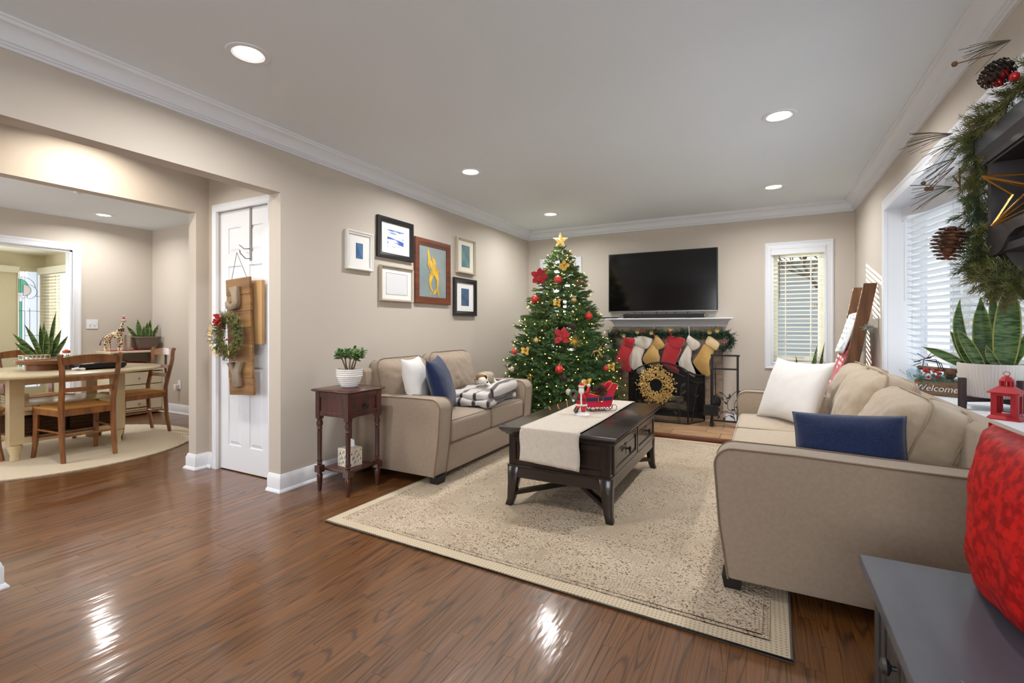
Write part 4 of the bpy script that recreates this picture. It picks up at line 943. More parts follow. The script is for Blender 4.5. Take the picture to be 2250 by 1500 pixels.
for s_ in range(5):
    a = s_*1.3+.4; p = Vector((.02*math.cos(a), .02*math.sin(a), .11)); d = Vector((.35*math.cos(a), .35*math.sin(a), 1)).normalized()
    tips = []; q = p+d*rng.uniform(.075, .105); stm.tube([p, (p+q)/2+Vector((rng.uniform(-.006, .006), 0, 0)), q], [.007, .005, .004], 7)
    for b_ in range(4):
        e = (d+Vector((rng.uniform(-.9, .9), rng.uniform(-.9, .9), rng.uniform(-.1, .5)))).normalized(); r2 = q+e*rng.uniform(.05, .08); stm.tube([q, r2], [.0035, .003], 6); tips.append((q, r2, e))
    for q0_, r2, e in tips:
        for g in range(12):
            t = .25+.75*(g//2)/5; c = q0_.lerp(r2, t); an = g*2.4; o_ = e.orthogonal().normalized(); o_.rotate(Matrix.Rotation(an, 3, e)); dd = (o_+e*.55).normalized()
            ln_ = rng.uniform(.026, .038); cc = c+dd*ln_*.6; lf.ball(cc, (ln_*.55, ln_*.30, .0035), 8, rot=dd.to_track_quat('X', 'Z').to_matrix())
obj('stems', stm, m_stem, pp); tag(obj('leaves', lf, m_jade, pp), kind='stuff')
# tissue box
tb = thing('tissue_box', 'cube tissue box printed with little fir trees on the side table shelf', 'tissue box', (-2.555, 2.425, .161), rz=math.radians(-6))
m_tis = M('tissue_carton', (232, 222, 204), .6); m_paper = M('tissue_paper', (240, 242, 250), .8)
obj('carton', MB().bb(-.058, -.058, 0, .058, .058, .125), m_tis, tb, bevel=.002, seg=1)
inks = [M('print_dark_green', (60, 78, 70), .6), M('print_blue_grey', (110, 134, 150), .6), M('print_tan', (196, 160, 100), .6)]
for k in range(3):
    mb = MB(); rr = random.Random(20+k)
    for fc in range(2):
        for q in range(7):
            u = -.048+.096*((q*3+k*2) % 7+.5)/7+rr.uniform(-.004, .004); z = .012+.10*((q+k/3) % 7)/7; s_ = rr.uniform(.008, .013)*(1 if k < 2 else .4)
            tri = [(u-s_*.6, z), (u+s_*.6, z), (u+s_*.12, z+s_*1.1), (u, z+s_*2), (u-s_*.12, z+s_*1.1)]
            if fc == 0: mb.prism(tri, 'y', -.0588, -.0581)
            else: mb.prism(tri, 'x', .0581, .0588)
    obj('printed_trees', mb, inks[k], tb, smooth=False)
mb = MB(); mb.grid(lambda u, v: Vector(((u-.5)*.05*(1+v*.7)+.012*v, .012*math.sin(u*7+v*3)*(1-.3*v), .124+.075*v*(1-.35*abs(u-.35)*2)+.006*math.sin(u*9))), 12, 8)
obj('tissue', mb, m_paper, tb, ang=180, fix=False)
# ================================================================ PICTURES
def picture(label, y0, y1, z0, z1, fw, depth, fmat, matmat, art_mat, aw, ah, inner=0, group=None, dx=0):
    yc, zc = (y0+y1)/2, (z0+z1)/2; x = XL+.003
    t = thing('picture_frame', label, 'picture', (x, yc, zc), group='framed pictures on the left wall')
    mb = MB(); pr = [(0, 0), (depth*.8, 0), (depth, .004), (depth, fw*.4), (depth*.75, fw*.7), (depth*.7, fw), (.004, fw)]
    cs = [(y0, z0, 1, 1), (y1, z0, -1, 1), (y1, z1, -1, -1), (y0, z1, 1, -1)]; n = len(pr)
    rg = [[(x+o, cy+sy_*s, cz+sz_*s) for o, s in pr] for cy, cz, sy_, sz_ in cs]
    vs = [q for r_ in rg for q in r_]; fs = [(i*n+k, ((i+1) % 4)*n+k, ((i+1) % 4)*n+(k+1) % n, i*n+(k+1) % n) for i in range(4) for k in range(n)]
    obj('frame', mb.add(vs, fs), fmat, t, W=True, ang=30)
    obj('mat_board', MB().bb(x+.001, y0+fw*.8, z0+fw*.8, x+depth*.35, y1-fw*.8, z1-fw*.8), matmat, t, W=True, smooth=False)
    if inner: obj('mat_line', MB().tube([(x+depth*.35+.001, yc+a*(aw/2+inner), zc+b*(ah/2+inner)) for a, b in ((-1, -1), (1, -1), (1, 1), (-1, 1))], .0015, 4, closed=True), M('mat_bevel_line', (120, 112, 100), .6), t, W=True)
    art = None
    if art_mat: art = obj('artwork', MB().bb(x+depth*.35, yc-aw/2, zc-ah/2, x+depth*.35+.0015, yc+aw/2, zc+ah/2), art_mat, t, W=True, smooth=False)
    return t, x+depth*.35+.0015, art
m_matw = M('mat_board_white', (240, 240, 238), .8); m_matc = M('mat_board_cream', (234, 226, 212), .8)
m_fw = M('frame_white', (232, 230, 224), .4); m_fb = M('frame_black', (30, 29, 30), .35); m_fn = M('frame_champagne', (190, 178, 158), .4, metal=.2); m_fbr = M('frame_walnut', (118, 62, 38), .4, c2=(92, 46, 28), scale=4, stretch=(3, .6, 8))
m_art1 = M('blue_abstract_print', (84, 126, 170), .6, c2=(48, 84, 128), scale=5, stretch=(1, 3, 1.5)); m_art2 = M('beach_sketch_print', (226, 230, 236), .6, c2=(52, 92, 176), scale=7, stretch=(1, .8, 7), lo=.48, hi=.6)
m_art3 = M('grey_green_print', (150, 160, 158), .5, c2=(128, 144, 146), scale=2); m_art4 = M('teal_watercolour', (66, 104, 128), .6, c2=(104, 140, 132), scale=7); m_art5 = M('slate_blue_print', (74, 100, 134), .6, c2=(54, 80, 114), scale=5, stretch=(1, 1, 3))
m_plain = M('plain_paper', (222, 224, 228), .7)
picture('white-framed small blue print, leftmost of the wall pictures', 2.705, 2.992, 1.585, 1.898, .028, .03, m_fw, m_matw, m_art1, .075, .125)
t, xf_, _ = picture('black-framed beach sketch in blue and white, topmost picture', 3.05, 3.51, 1.726, 2.081, .045, .03, m_fb, m_matw, m_art2, .21, .155)
picture('thin champagne frame around plain white paper below the black frame', 3.078, 3.508, 1.351, 1.66, .02, .035, m_fn, m_matw, m_plain, .26, .17, inner=.008)
t, xf_, _ = picture('walnut-framed painting of a golden dancing figure, tallest picture', 3.541, 4.112, 1.354, 1.98, .065, .025, m_fbr, m_art3, None, 0, 0)
gld = M('golden_paint', (232, 192, 70), .45, c2=(206, 158, 44), scale=14)
yc, zc = 3.83, 1.66
def gp(pts, w_): # brush stroke
    return [(xf_+.001, yc+a, zc+b) for a, b in pts], w_
mb = MB()
for pts, w_ in [gp([(-.085, .235), (-.078, .18), (-.06, .12), (-.03, .075), (.01, .05)], [.009, .016, .022, .024, .024]), gp([(-.02, .175), (-.018, .15), (-.005, .13), (.01, .115)], [.004, .009, .014, .012]),
             gp([(-.005, .145), (.012, .125), (.022, .10), (.016, .075), (-.002, .055)], [.008, .016, .020, .018, .014]), gp([(-.05, .12), (-.01, .06), (.03, .02), (.045, -.02)], [.014, .032, .036, .030]),
             gp([(.0, .06), (.05, .035), (.085, .02), (.10, .04), (.115, .0)], [.020, .014, .010, .007, .004]), gp([(.02, .02), (-.035, -.03), (-.055, -.09), (-.045, -.14), (-.01, -.185)], [.034, .028, .020, .014, .006]),
             gp([(.04, .0), (.065, -.06), (.07, -.12), (.062, -.165)], [.032, .024, .016, .012]), gp([(.07, -.15), (.03, -.18), (-.005, -.215)], [.014, .016, .005]), gp([(.062, -.16), (.085, -.195), (.08, -.235)], [.013, .015, .006]),
             gp([(-.075, .13), (-.085, .08), (-.06, .04)], [.008, .013, .008]), gp([(-.055, .02), (-.03, .0), (.0, -.01)], [.008, .014, .016]), gp([(-.045, -.215), (-.038, -.20), (-.03, -.205)], [.004, .008, .004])]:
    vs = []
    for i, p in enumerate(pts):
        q0_ = Vector(pts[max(0, i-1)]); q1_ = Vector(pts[min(len(pts)-1, i+1)]); d = (q1_-q0_).normalized(); nrm = Vector((0, -d.z, d.y))*w_[i]
        vs += [Vector(p)-nrm, Vector(p)+nrm]
    n = len(pts); fs = [(2*i, 2*i+1, 2*i+3, 2*i+2) for i in range(n-1)]; kk_ = len(mb.f)*.00006; vs = [v+Vector((kk_, 0, 0)) for v in vs]
    mb.add(vs, fs)
obj('golden_figure', mb, gld, t, W=True, smooth=False, fix=False)
picture('champagne-framed teal watercolour, upper of the two right-hand pictures', 4.228, 4.592, 1.708, 2.092, .022, .035, m_fn, m_matc, m_art4, .16, .24)
picture('glossy dark-framed slate blue print, lower of the right-hand pictures', 4.18, 4.622, 1.248, 1.655, .05, .03, m_fb, m_matw, m_art5, .15, .19)
# ================================================================ TV + MANTEL + FIREPLACE
m_screen = M('tv_screen', (6, 6, 7), .12, spec=.5); m_bez = M('tv_bezel', (22, 22, 24), .4)
tv = thing('television', 'large black flat television on the wall above the mantel', 'television', (-1.10, 5.99, 1.678))
obj('cabinet', MB().bb(-1.74, 5.955, 1.31, -.46, 6.012, 2.045), m_bez, tv, W=True, bevel=.004, seg=1)
obj('screen', MB().bb(-1.729, 5.9525, 1.33, -.471, 5.955, 2.035), m_screen, tv, W=True, smooth=False)
mb = MB().bb(-1.74, 5.951, 1.31, -.46, 5.956, 1.322); obj('lower_bezel', mb, m_steel, tv, W=True, smooth=False)
def text(body, size, loc, rot, mat, parent, ext=.001, shear=0, name='lettering', align='CENTER'):
    c = bpy.data.curves.new(name, 'FONT'); c.body = body; c.size = size; c.extrude = ext; c.align_x = align; c.align_y = 'CENTER'; c.shear = shear
    tmp = bpy.data.objects.new(name, c); C.objects.link(tmp); dg_ = bpy.context.evaluated_depsgraph_get(); me = bpy.data.meshes.new_from_object(tmp.evaluated_get(dg_)); bpy.data.objects.remove(tmp); me.materials.clear(); me.materials.append(mat)
    o = bpy.data.objects.new(name, me); C.objects.link(o); o.location = Vector(loc)-(Vector(parent.location) if parent else Vector((0, 0, 0))); o.rotation_euler = rot
    if parent: o.parent = parent
    return o
text('LG', .022, (-1.10, 5.950, 1.318), (PI/2, 0, 0), M('logo_grey', (170, 170, 175), .4), tv, ext=.0006)
obj('wall_bracket', MB().bb(-1.35, 6.012, 1.5, -.85, 6.029, 1.85), m_black, tv, W=True, smooth=False)
mantel = thing('mantel_shelf', 'white crown-moulded mantel shelf below the television', 'mantel', (-1.05, 5.93, 1.13))
mb = MB(); mp_ = [(0, 1.13), (.035, 1.13), (.040, 1.142), (.034, 1.150), (.048, 1.158), (.060, 1.175), (.080, 1.192), (.105, 1.203), (.125, 1.206), (.135, 1.212), (.20, 1.214), (.205, 1.222), (.200, 1.230), (0, 1.230)]
a_, b_ = -1.66, -.375; vs = []; n = len(mp_)
for end, sg in ((a_, -1), (b_, 1)): vs += [(end+sg*o*.42, YB-.001-o, z) for o, z in mp_]
fs = [(i, n+i, n+(i+1) % n, (i+1) % n) for i in range(n)]; mb.add(vs, fs+[tuple(range(n)), tuple(range(2*n-1, n-1, -1))])
obj('moulding', mb, m_trim, mantel, W=True, ang=25)
sb = thing('soundbar', 'long black soundbar on the mantel under the television', 'soundbar', (-1.07, 5.90, 1.231))
obj('grille', MB().bb(-1.53, 5.865, 1.234, -.60, 5.935, 1.283), M('speaker_cloth', (34, 34, 36), .8, bump=.5, bscale=600), sb, W=True, bevel=.006)
obj('foot', MB().bb(-1.40, 5.88, 1.2305, -1.34, 5.92, 1.2345).bb(-.80, 5.88, 1.2305, -.74, 5.92, 1.2345), m_black, sb, W=True, smooth=False)
rc = obj('remote_control', MB().box((0, 0, .008), (.20, .045, .016)), m_black, loc=(-1.70, 5.87, 1.231), bevel=.003); tag(rc, 'black remote control at the left end of the mantel', 'remote control')
cb = MB(); rr = random.Random(8)
for k in range(6):
    x = -1.42+k*.13+rr.uniform(-.03, .03); cb.tube([(x, 5.985, 1.33), (x+rr.uniform(-.02, .03), 5.97, 1.29), (x+rr.uniform(-.03, .05), 5.96, 1.245), (x+rr.uniform(-.05, .05), 5.95, 1.236)], .0035, 5)
cb.tube([(-1.64, 5.90, 1.236), (-1.60, 5.93, 1.245), (-1.54, 5.96, 1.285), (-1.48, 5.975, 1.30)], .0025, 5); cb.tube([(-.60, 5.95, 1.236), (-.56, 5.95, 1.26), (-.60, 5.96, 1.29), (-.66, 5.975, 1.32)], .0025, 5)
tag(obj('television_cables', cb, m_black), 'loose black cables between television and soundbar', 'cables')
m_tile = M('stone_look_tile', (158, 138, 116), .55, c2=(122, 104, 86), scale=7, stretch=(1, 1, 3), detail=6, rnd=.12, bump=.3, bscale=60)
m_htile = M('hearth_tile', (186, 152, 118), .45, c2=(158, 124, 92), scale=5, stretch=(1, 3, 1), detail=6, rnd=.10, bump=.2, bscale=60)
m_grout = M('grout', (120, 110, 98), .9)
fp = thing('fireplace', 'tiled fireplace with black firebox below the mantel', 'fireplace', (-1.05, 5.98, 0))
sx0, sx1, ox0, ox1, oz, yt = -1.70, -.405, -1.49, -.60, .70, 5.975
mb = MB(); wall(mb, 'y', yt+.008, YB-.001, sx0, sx1, .05, 1.13, [(ox0, ox1, .0, oz)]); obj('surround', mb, m_grout, fp, W=True, smooth=False)
rr = random.Random(6)
def tile(x0_, x1_, z0_, z1_):
    g = .0018; r_ = rr.random(); obj('tile', MB().bb(x0_+g, yt-.0015*r_, z0_+g, x1_-g, yt+.010, z1_-g, at=r_), m_tile, fp, W=True, smooth=False)
for xa, xb_ in ((sx0, ox0), (ox1, sx1)):
    z = .05; k = 0
    while z < oz-.01:
        z2 = min(oz, z+.13); xm = xa+(xb_-xa)*(.62 if k % 2 else .38); tile(xa, xm, z, z2); tile(xm, xb_, z, z2); z = z2; k += 1
for k in range(3):
    za = oz+k*(1.13-oz)/3; zb_ = oz+(k+1)*(1.13-oz)/3; x = sx0
    x2 = x+(.20 if k % 2 else .30)
    while x < sx1-.01:
        tile(x, min(x2, sx1), za, zb_); x = min(x2, sx1); x2 = x+.325
m_fire = M('firebox_soot', (26, 23, 21), .9, c2=(16, 14, 13), scale=6)
mb = MB(); mb.bb(ox0-.02, 6.45, .04, ox1+.02, 6.48, oz+.02); mb.bb(ox0-.03, yt+.01, .04, ox0, 6.47, oz); mb.bb(ox1, yt+.01, .04, ox1+.03, 6.47, oz); mb.bb(ox0-.02, yt+.01, oz, ox1+.02, 6.47, oz+.03); mb.bb(ox0, yt+.01, .03, ox1, 6.47, .05)
struct('wall_firebox', mb, m_fire, smooth=False)
hearth = thing('hearth', 'low tiled hearth slab with wooden edge in front of the fireplace', 'hearth', (-1.05, 5.5, 0))
hx0, hx1, hy = -1.76, -.22, 4.995
obj('slab', MB().bb(hx0+.02, hy+.02, .0005, hx1-.02, YB-.001, .040), m_grout, hearth, W=True, smooth=False)
m_edge = M('hearth_edge_oak', (124, 74, 42), .4, c2=(90, 50, 28), scale=5, stretch=(1, 8, 8))
obj('edge_trim', MB().bb(hx0, hy, .0005, hx1, hy+.02, .046).bb(hx0, hy+.02, .0005, hx0+.02, YB-.03, .046).bb(hx1-.02, hy+.02, .0005, hx1, YB-.03, .046), m_edge, hearth, W=True, bevel=.003)
k = 0; y = hy+.02
while y < yt-.01:
    y2 = min(y+.24, yt); x = hx0+.02; x2 = x+(.30 if k % 2 else .45)
    while x < hx1-.025:
        x2 = min(x2, hx1-.02); g = .002; r_ = rr.random(); obj('tile', MB().bb(x+g, y+g, .038, x2-g, y2-g, .050+.0008*r_, at=r_), m_htile, hearth, W=True, smooth=False); x = x2; x2 = x+.46
    y = y2; k += 1
# logs and grate
gr = MB(); 
for x in (-1.32, -1.18, -1.04, -.90, -.76): gr.tube([(x, 6.02, .13), (x, 6.05, .10), (x, 6.3, .10), (x, 6.35, .16)], .009, 6)
for y in (6.08, 6.28): gr.tube([(-1.36, y, .092), (-.72, y, .092)], .009, 6)
for x in (-1.28, -.8):
    for y in (6.08, 6.28): gr.tube([(x, y, .052), (x, y, .09)], .009, 6)
tag(obj('fire_grate', gr, m_black), 'black iron grate inside the firebox', 'grate')
m_birch = M('birch_bark', (196, 184, 150), .8, c2=(110, 98, 78), scale=9, stretch=(1, 4, 4)); m_cut = M('cut_log_end', (200, 160, 104), .8)
for i, (a, b, r_) in enumerate([((-1.30, 6.10, .155), (-.80, 6.06, .155), .045), ((-1.26, 6.2, .155), (-.84, 6.22, .16), .05), ((-1.2, 6.15, .24), (-.86, 6.12, .235), .042)]):
    lg = obj('log', MB().tube([a, Vector(a).lerp(Vector(b), .5)+Vector((0, 0, .004)), b], r_, 14), m_birch); tag(lg, ['pale birch log at the front of the grate', 'birch log at the back of the grate', 'birch log on top of the other two'][i], 'log', 'birch logs in the fireplace')
    d = (Vector(b)-Vector(a)).normalized(); obj('cut_end', MB().tube([Vector(b), Vector(b)+d*.002], r_*.88, 14), m_cut, lg)
# fire screen
m_mesh = M('screen_mesh', (20, 20, 20), .7, alpha=.55)
fsn = thing('fire_screen', 'black three-panel arched fire screen with metal leaves on the hearth', 'fire screen', (-1.01, 5.56, .051))
pA, pB, pC, pD = Vector((-1.44, 5.82, .051)), Vector((-1.30, 5.545, .051)), Vector((-.727, 5.545, .051)), Vector((-.588, 5.82, .051))
def arch(t, kind): 
    if kind == 'c': return .585+.09*math.sin(PI*t)**.8
    return .585-.055*(t if kind == 'r' else (1-t))-.02*math.sin(PI*t)
for kind, a, b in (('l', pA, pB), ('c', pB+Vector((.004, 0, 0)), pC-Vector((.004, 0, 0))), ('r', pC, pD)):
    n = 16; top = [a.lerp(b, i/n)+Vector((0, 0, arch(i/n, kind))) for i in range(n+1)]
    mb = MB(); fr = [a+Vector((0, 0, .01))]+top+[b+Vector((0, 0, .01))]
    mb.tube(fr+[a+Vector((0, 0, .01))], .009, 6); ins = [p-Vector((0, 0, .085)) for p in top[1:-1]]; mb.tube(ins, .006, 6)
    pn = obj('panel_frame', mb, m_black, fsn, W=True)
    vs = [p for p in top]+[a.lerp(b, i/n)+Vector((0, 0, .012)) for i in range(n+1)]; yo = Vector((0, .006, 0))
    obj('mesh', MB().add([p+yo for p in vs], [(i, i+1, n+2+i, n+1+i) for i in range(n)]), m_mesh, pn, W=True, smooth=False, fix=False)
m_leafm = M('dark_iron_leaf', (58, 54, 52), .45, metal=.4)
def iron_leaf(mb, c, d, s_, nrm):
    c = Vector(c); d = Vector(d).normalized(); nrm = Vector(nrm).normalized(); x = d.cross(nrm).normalized(); pts = []
    for k in range(10):
        t = k/10*2*PI; u = -math.cos(t)*.5+.5; w_ = math.sin(t)*.28*(1-u)**.35; pts.append(c+d*u*s_+x*w_*s_)
    vs = [p+nrm*.002 for p in pts]+[p-nrm*.002 for p in pts]; mb.add(vs, [tuple(range(10)), tuple(range(19, 9, -1))]+[(i, 10+i, 10+(i+1) % 10, (i+1) % 10) for i in range(10)])
mb = MB(); nr = (0, -1, 0)
for x, sg in ((-.80, 1), (-1.22, -1)):
    for dx, hh in ((-.10, .32), (-.04, .40), (-.15, .18)):
        pts = [(x-sg*.18*0+dx*sg*.2, 5.536, .07), (x+sg*dx*.3, 5.536, .07+hh*.5), (x+sg*dx*-.1, 5.536, .07+hh)]; mb.tube(pts, .003, 5); iron_leaf(mb, pts[-1], (.6*sg, 0, .5), .06, nr); iron_leaf(mb, pts[1], (-.5*sg, 0, .6), .05, nr)
for dx, hh in ((0, .42), (.03, .28)):
    b0_ = pC.lerp(pD, .25+dx); b1_ = pC.lerp(pD, .6-dx*2)+Vector((0, 0, hh)); off = Vector((-.008, -.004, 0)); mb.tube([b0_+off+Vector((0, 0, .02)), b1_+off], .003, 5); iron_leaf(mb, b1_+off, (.3, .5, .6), .055, (-.9, .45, 0)); iron_leaf(mb, b0_.lerp(b1_, .7)+off, (-.3, -.5, .6), .05, (-.9, .45, 0))
tag(obj('leaf_scrolls', mb, m_leafm, fsn, W=True), kind='stuff')
# gold berry wreath
wr_ = thing('berry_wreath', 'gold berry wreath hanging on the fire screen', 'wreath', (-1.06, 5.50, .475))
mb = MB(); rr = random.Random(4); tw = MB()
for k in range(900):
    a = rr.uniform(0, 2*PI); r_ = .145+rr.gauss(0, .036); r_ = min(max(r_, .075), .225); zy = -abs(rr.gauss(0, .016))-.004
    p = Vector((r_*math.cos(a), zy, r_*math.sin(a)))
    mb.ball(p, rr.uniform(.0062, .0095), 8)
    if k % 2: tw.tube([p, p*.85+Vector((0, .008, 0))], .0014, 4)
tw.tube([(.14*math.cos(a), 0, .14*math.sin(a)) for a in [2*PI*k/24 for k in range(24)]], .016, 7, closed=True)
tag(obj('berries', mb, M('gold_berry', (222, 188, 118), .30, metal=.55), wr_, fix=False), kind='stuff'); obj('twigs', tw, M('gold_twig', (120, 90, 50), .6), wr_)
# tool and log rack
tr_ = thing('fireplace_rack', 'black iron rack with curling leaf scrolls beside the fireplace', 'rack', (-.36, 5.62, .051))
mb = MB(); X0_, X1_, yy, y2_ = -.485, -.235, 5.59, 5.72
for x in (X0_, X1_):
    mb.bb(x-.011, yy-.011, .055, x+.011, yy+.011, .82); mb.bb(x-.009, yy-.05, .0515, x+.009, y2_, .068)
mb.bb(X0_-.015, yy-.015, .81, X1_+.02, yy+.02, .828); mb.bb(X0_, yy-.006, .665, X1_, yy+.006, .683); mb.bb(X0_, yy-.008, .105, X1_, yy+.008, .123)
obj('frame', mb, m_black, tr_, W=True, smooth=False)
mb = MB(); P0_ = Vector((-.262, yy, .125))
def scroll(pts, leaves):
    mb.tube([(x, yy, z) for x, z in pts], .0035, 6)
    for x, z, dx, dz in leaves: iron_leaf(mb, (x, yy-.002, z), (dx, 0, dz), .045, (0, -1, 0))
scroll([(-.262, .12), (-.275, .20), (-.33, .25), (-.335, .32), (-.29, .40), (-.25, .44)], [(-.25, .44, 1, .1), (-.315, .37, .1, 1), (-.335, .30, -.8, .6), (-.30, .24, 1, .1)])
scroll([(-.27, .19), (-.35, .225), (-.42, .21), (-.455, .30), (-.43, .38), (-.40, .37)], [(-.40, .37, .7, -.7), (-.455, .30, -.5, .8), (-.44, .37, -.2, 1), (-.41, .22, -.3, .9)])
scroll([(-.33, .32), (-.35, .38), (-.38, .41)], [(-.38, .41, -.8, .3), (-.345, .36, .9, .3)])
scroll([(-.262, .14), (-.31, .185), (-.36, .16)], [(-.36, .16, -.3, -1), (-.31, .18, .8, -.4)]); scroll([(-.33, .22), (-.40, .20), (-.41, .17)], [(-.41, .17, -.5, -.9)]); scroll([(-.25, .20), (-.27, .27), (-.255, .34)], [(-.26, .27, .9, .2), (-.255, .34, .9, .3)])
tag(obj('leaf_scrolls', mb, m_leafm, tr_, W=True), kind='stuff')
br_ = thing('hearth_brush', 'black fireplace brush hanging on the iron rack', 'brush', (-.49, 5.55, .30))
mb = MB().bb(-.565, 5.535, .268, -.425, 5.57, .283).tube([(-.495, 5.552, .28), (-.495, 5.552, .66)], .005, 6); obj('handle', mb, m_black, br_, W=True)
mb = MB()
for i in range(13):
    x = -.56+i*.0108; mb.bar((x, 5.552, .27), (x+(i-6)*.0012, 5.552+.004*((i % 3)-1), .165+.008*(i % 2)), .010, .026, up=(0, 1, 0))
obj('bristles', mb, M('brush_bristle', (34, 32, 32), .9), br_, W=True, smooth=False)
obj('leg_strut', MB().tube([(-.49, 5.57, .19), (-.505, 5.56, .055)], .006, 6), m_black, br_, W=True)
sh_ = thing('hearth_shovel', 'black round-backed shovel behind the brush on the iron rack', 'shovel', (-.455, 5.63, .32))
obj('pan', MB().ball((-.455, 5.63, .315), (.055, .014, .07), 16), m_black, sh_, W=True); obj('handle', MB().tube([(-.455, 5.63, .37), (-.46, 5.63, .70)], .005, 6), m_black, sh_, W=True)
# stockings
def stocking(label, m, mcuff, pts, cuffpts, y=5.86, hook=None, tk=.03, folds=3):
    xs = [p[0] for p in pts]; zs = [p[1] for p in pts]; c = Vector((sum(xs)/len(xs), y, max(zs)))
    t = thing('stocking', label, 'stocking', c, group='christmas stockings hanging from the mantel')
    def puffy(poly, tk_, y_):
        # inflate an outline: centroid-scaled rings
        n_ = len(poly); dens = []
        for i in range(n_):
            a, b = Vector(poly[i]), Vector(poly[(i+1) % n_])
            for k in range(3): dens.append(a.lerp(b, k/3))
        # smooth
        for _ in range(1): dens = [(dens[i-1]+dens[i]*2+dens[(i+1) % len(dens)])/4 for i in range(len(dens))]
        mb = MB(); vs = []; fs = []
        N_ = len(dens)
        # medial points: shrink toward local spine
        lev = [(0, 0.0), (.18, .62), (.45, .88), (.85, 1.0)]
        cen = []
        for p in dens:
            q = Vector((0, 0)); wsum = 0
            for r_ in dens:
                w_ = math.exp(-((p-r_).length/.06)**2); q += r_*w_; wsum += w_
            cen.append(q/wsum)
        for k_, h_ in lev:
            for i, p in enumerate(dens):
                q = p.lerp(cen[i], k_); wv = .006*math.sin(q.x*70*folds/3+q.y*18)*h_
                vs.append((q.x, y_-h_*tk_-wv, q.y))
        for j in range(3):
            for i in range(N_): fs.append((j*N_+i, j*N_+(i+1) % N_, (j+1)*N_+(i+1) % N_, (j+1)*N_+i))
        fs.append(tuple(3*N_+i for i in range(N_))); base = len(vs)
        vs += [(p.x, y_+.004, p.y) for p in dens]; fs += [(i, base+i, base+(i+1) % N_, (i+1) % N_) for i in range(N_)]; fs.append(tuple(base+N_-1-i for i in range(N_)))
        return mb.add(vs, fs)
    obj('sock', puffy(pts, tk, y), m, t, W=True, ang=60)
    obj('cuff', puffy(cuffpts, tk*.9, y-.012), mcuff, t, W=True, ang=60)
    if hook: obj('hanging_loop', MB().tube([(hook[0], y-.02, hook[1]), (hook[0]+.004, y-.025, hook[1]+.05), (hook[0]-.002, y-.01, 1.13)], .005, 6), mcuff, t, W=True)
    return t
m_sred = M('red_knit_fur', (178, 16, 30), .9, sheen=.8, bump=.7, bscale=240); m_swhite = M('ivory_satin_velvet', (222, 214, 204), .6, c2=(200, 186, 168), scale=6, stretch=(3, 1, 1), sheen=.6, bump=.3, bscale=80); m_sgold = M('gold_satin', (204, 164, 92), .4, c2=(184, 142, 74), scale=6, sheen=.5, bump=.3, bscale=50, metal=.15)
def sock_shape(xt0, xt1, zt, xb, zb, toe_dx, hw=.11):
    """(x top left, top right), z top, heel x, bottom z, toe offset"""
    return [(xt0, zt), (xt1, zt-.02), (xt1-.03, zt-.12), (xb+hw, zb+.20), (xb+hw+.01, zb+.15), (xb+toe_dx, zb+.06), (xb+toe_dx+.005, zb+.015), (xb+toe_dx-.05, zb), (xb+.09, zb+.04), (xb+.01, zb+.13), (xb, zb+.19), (xb+.03, zb+.26)]
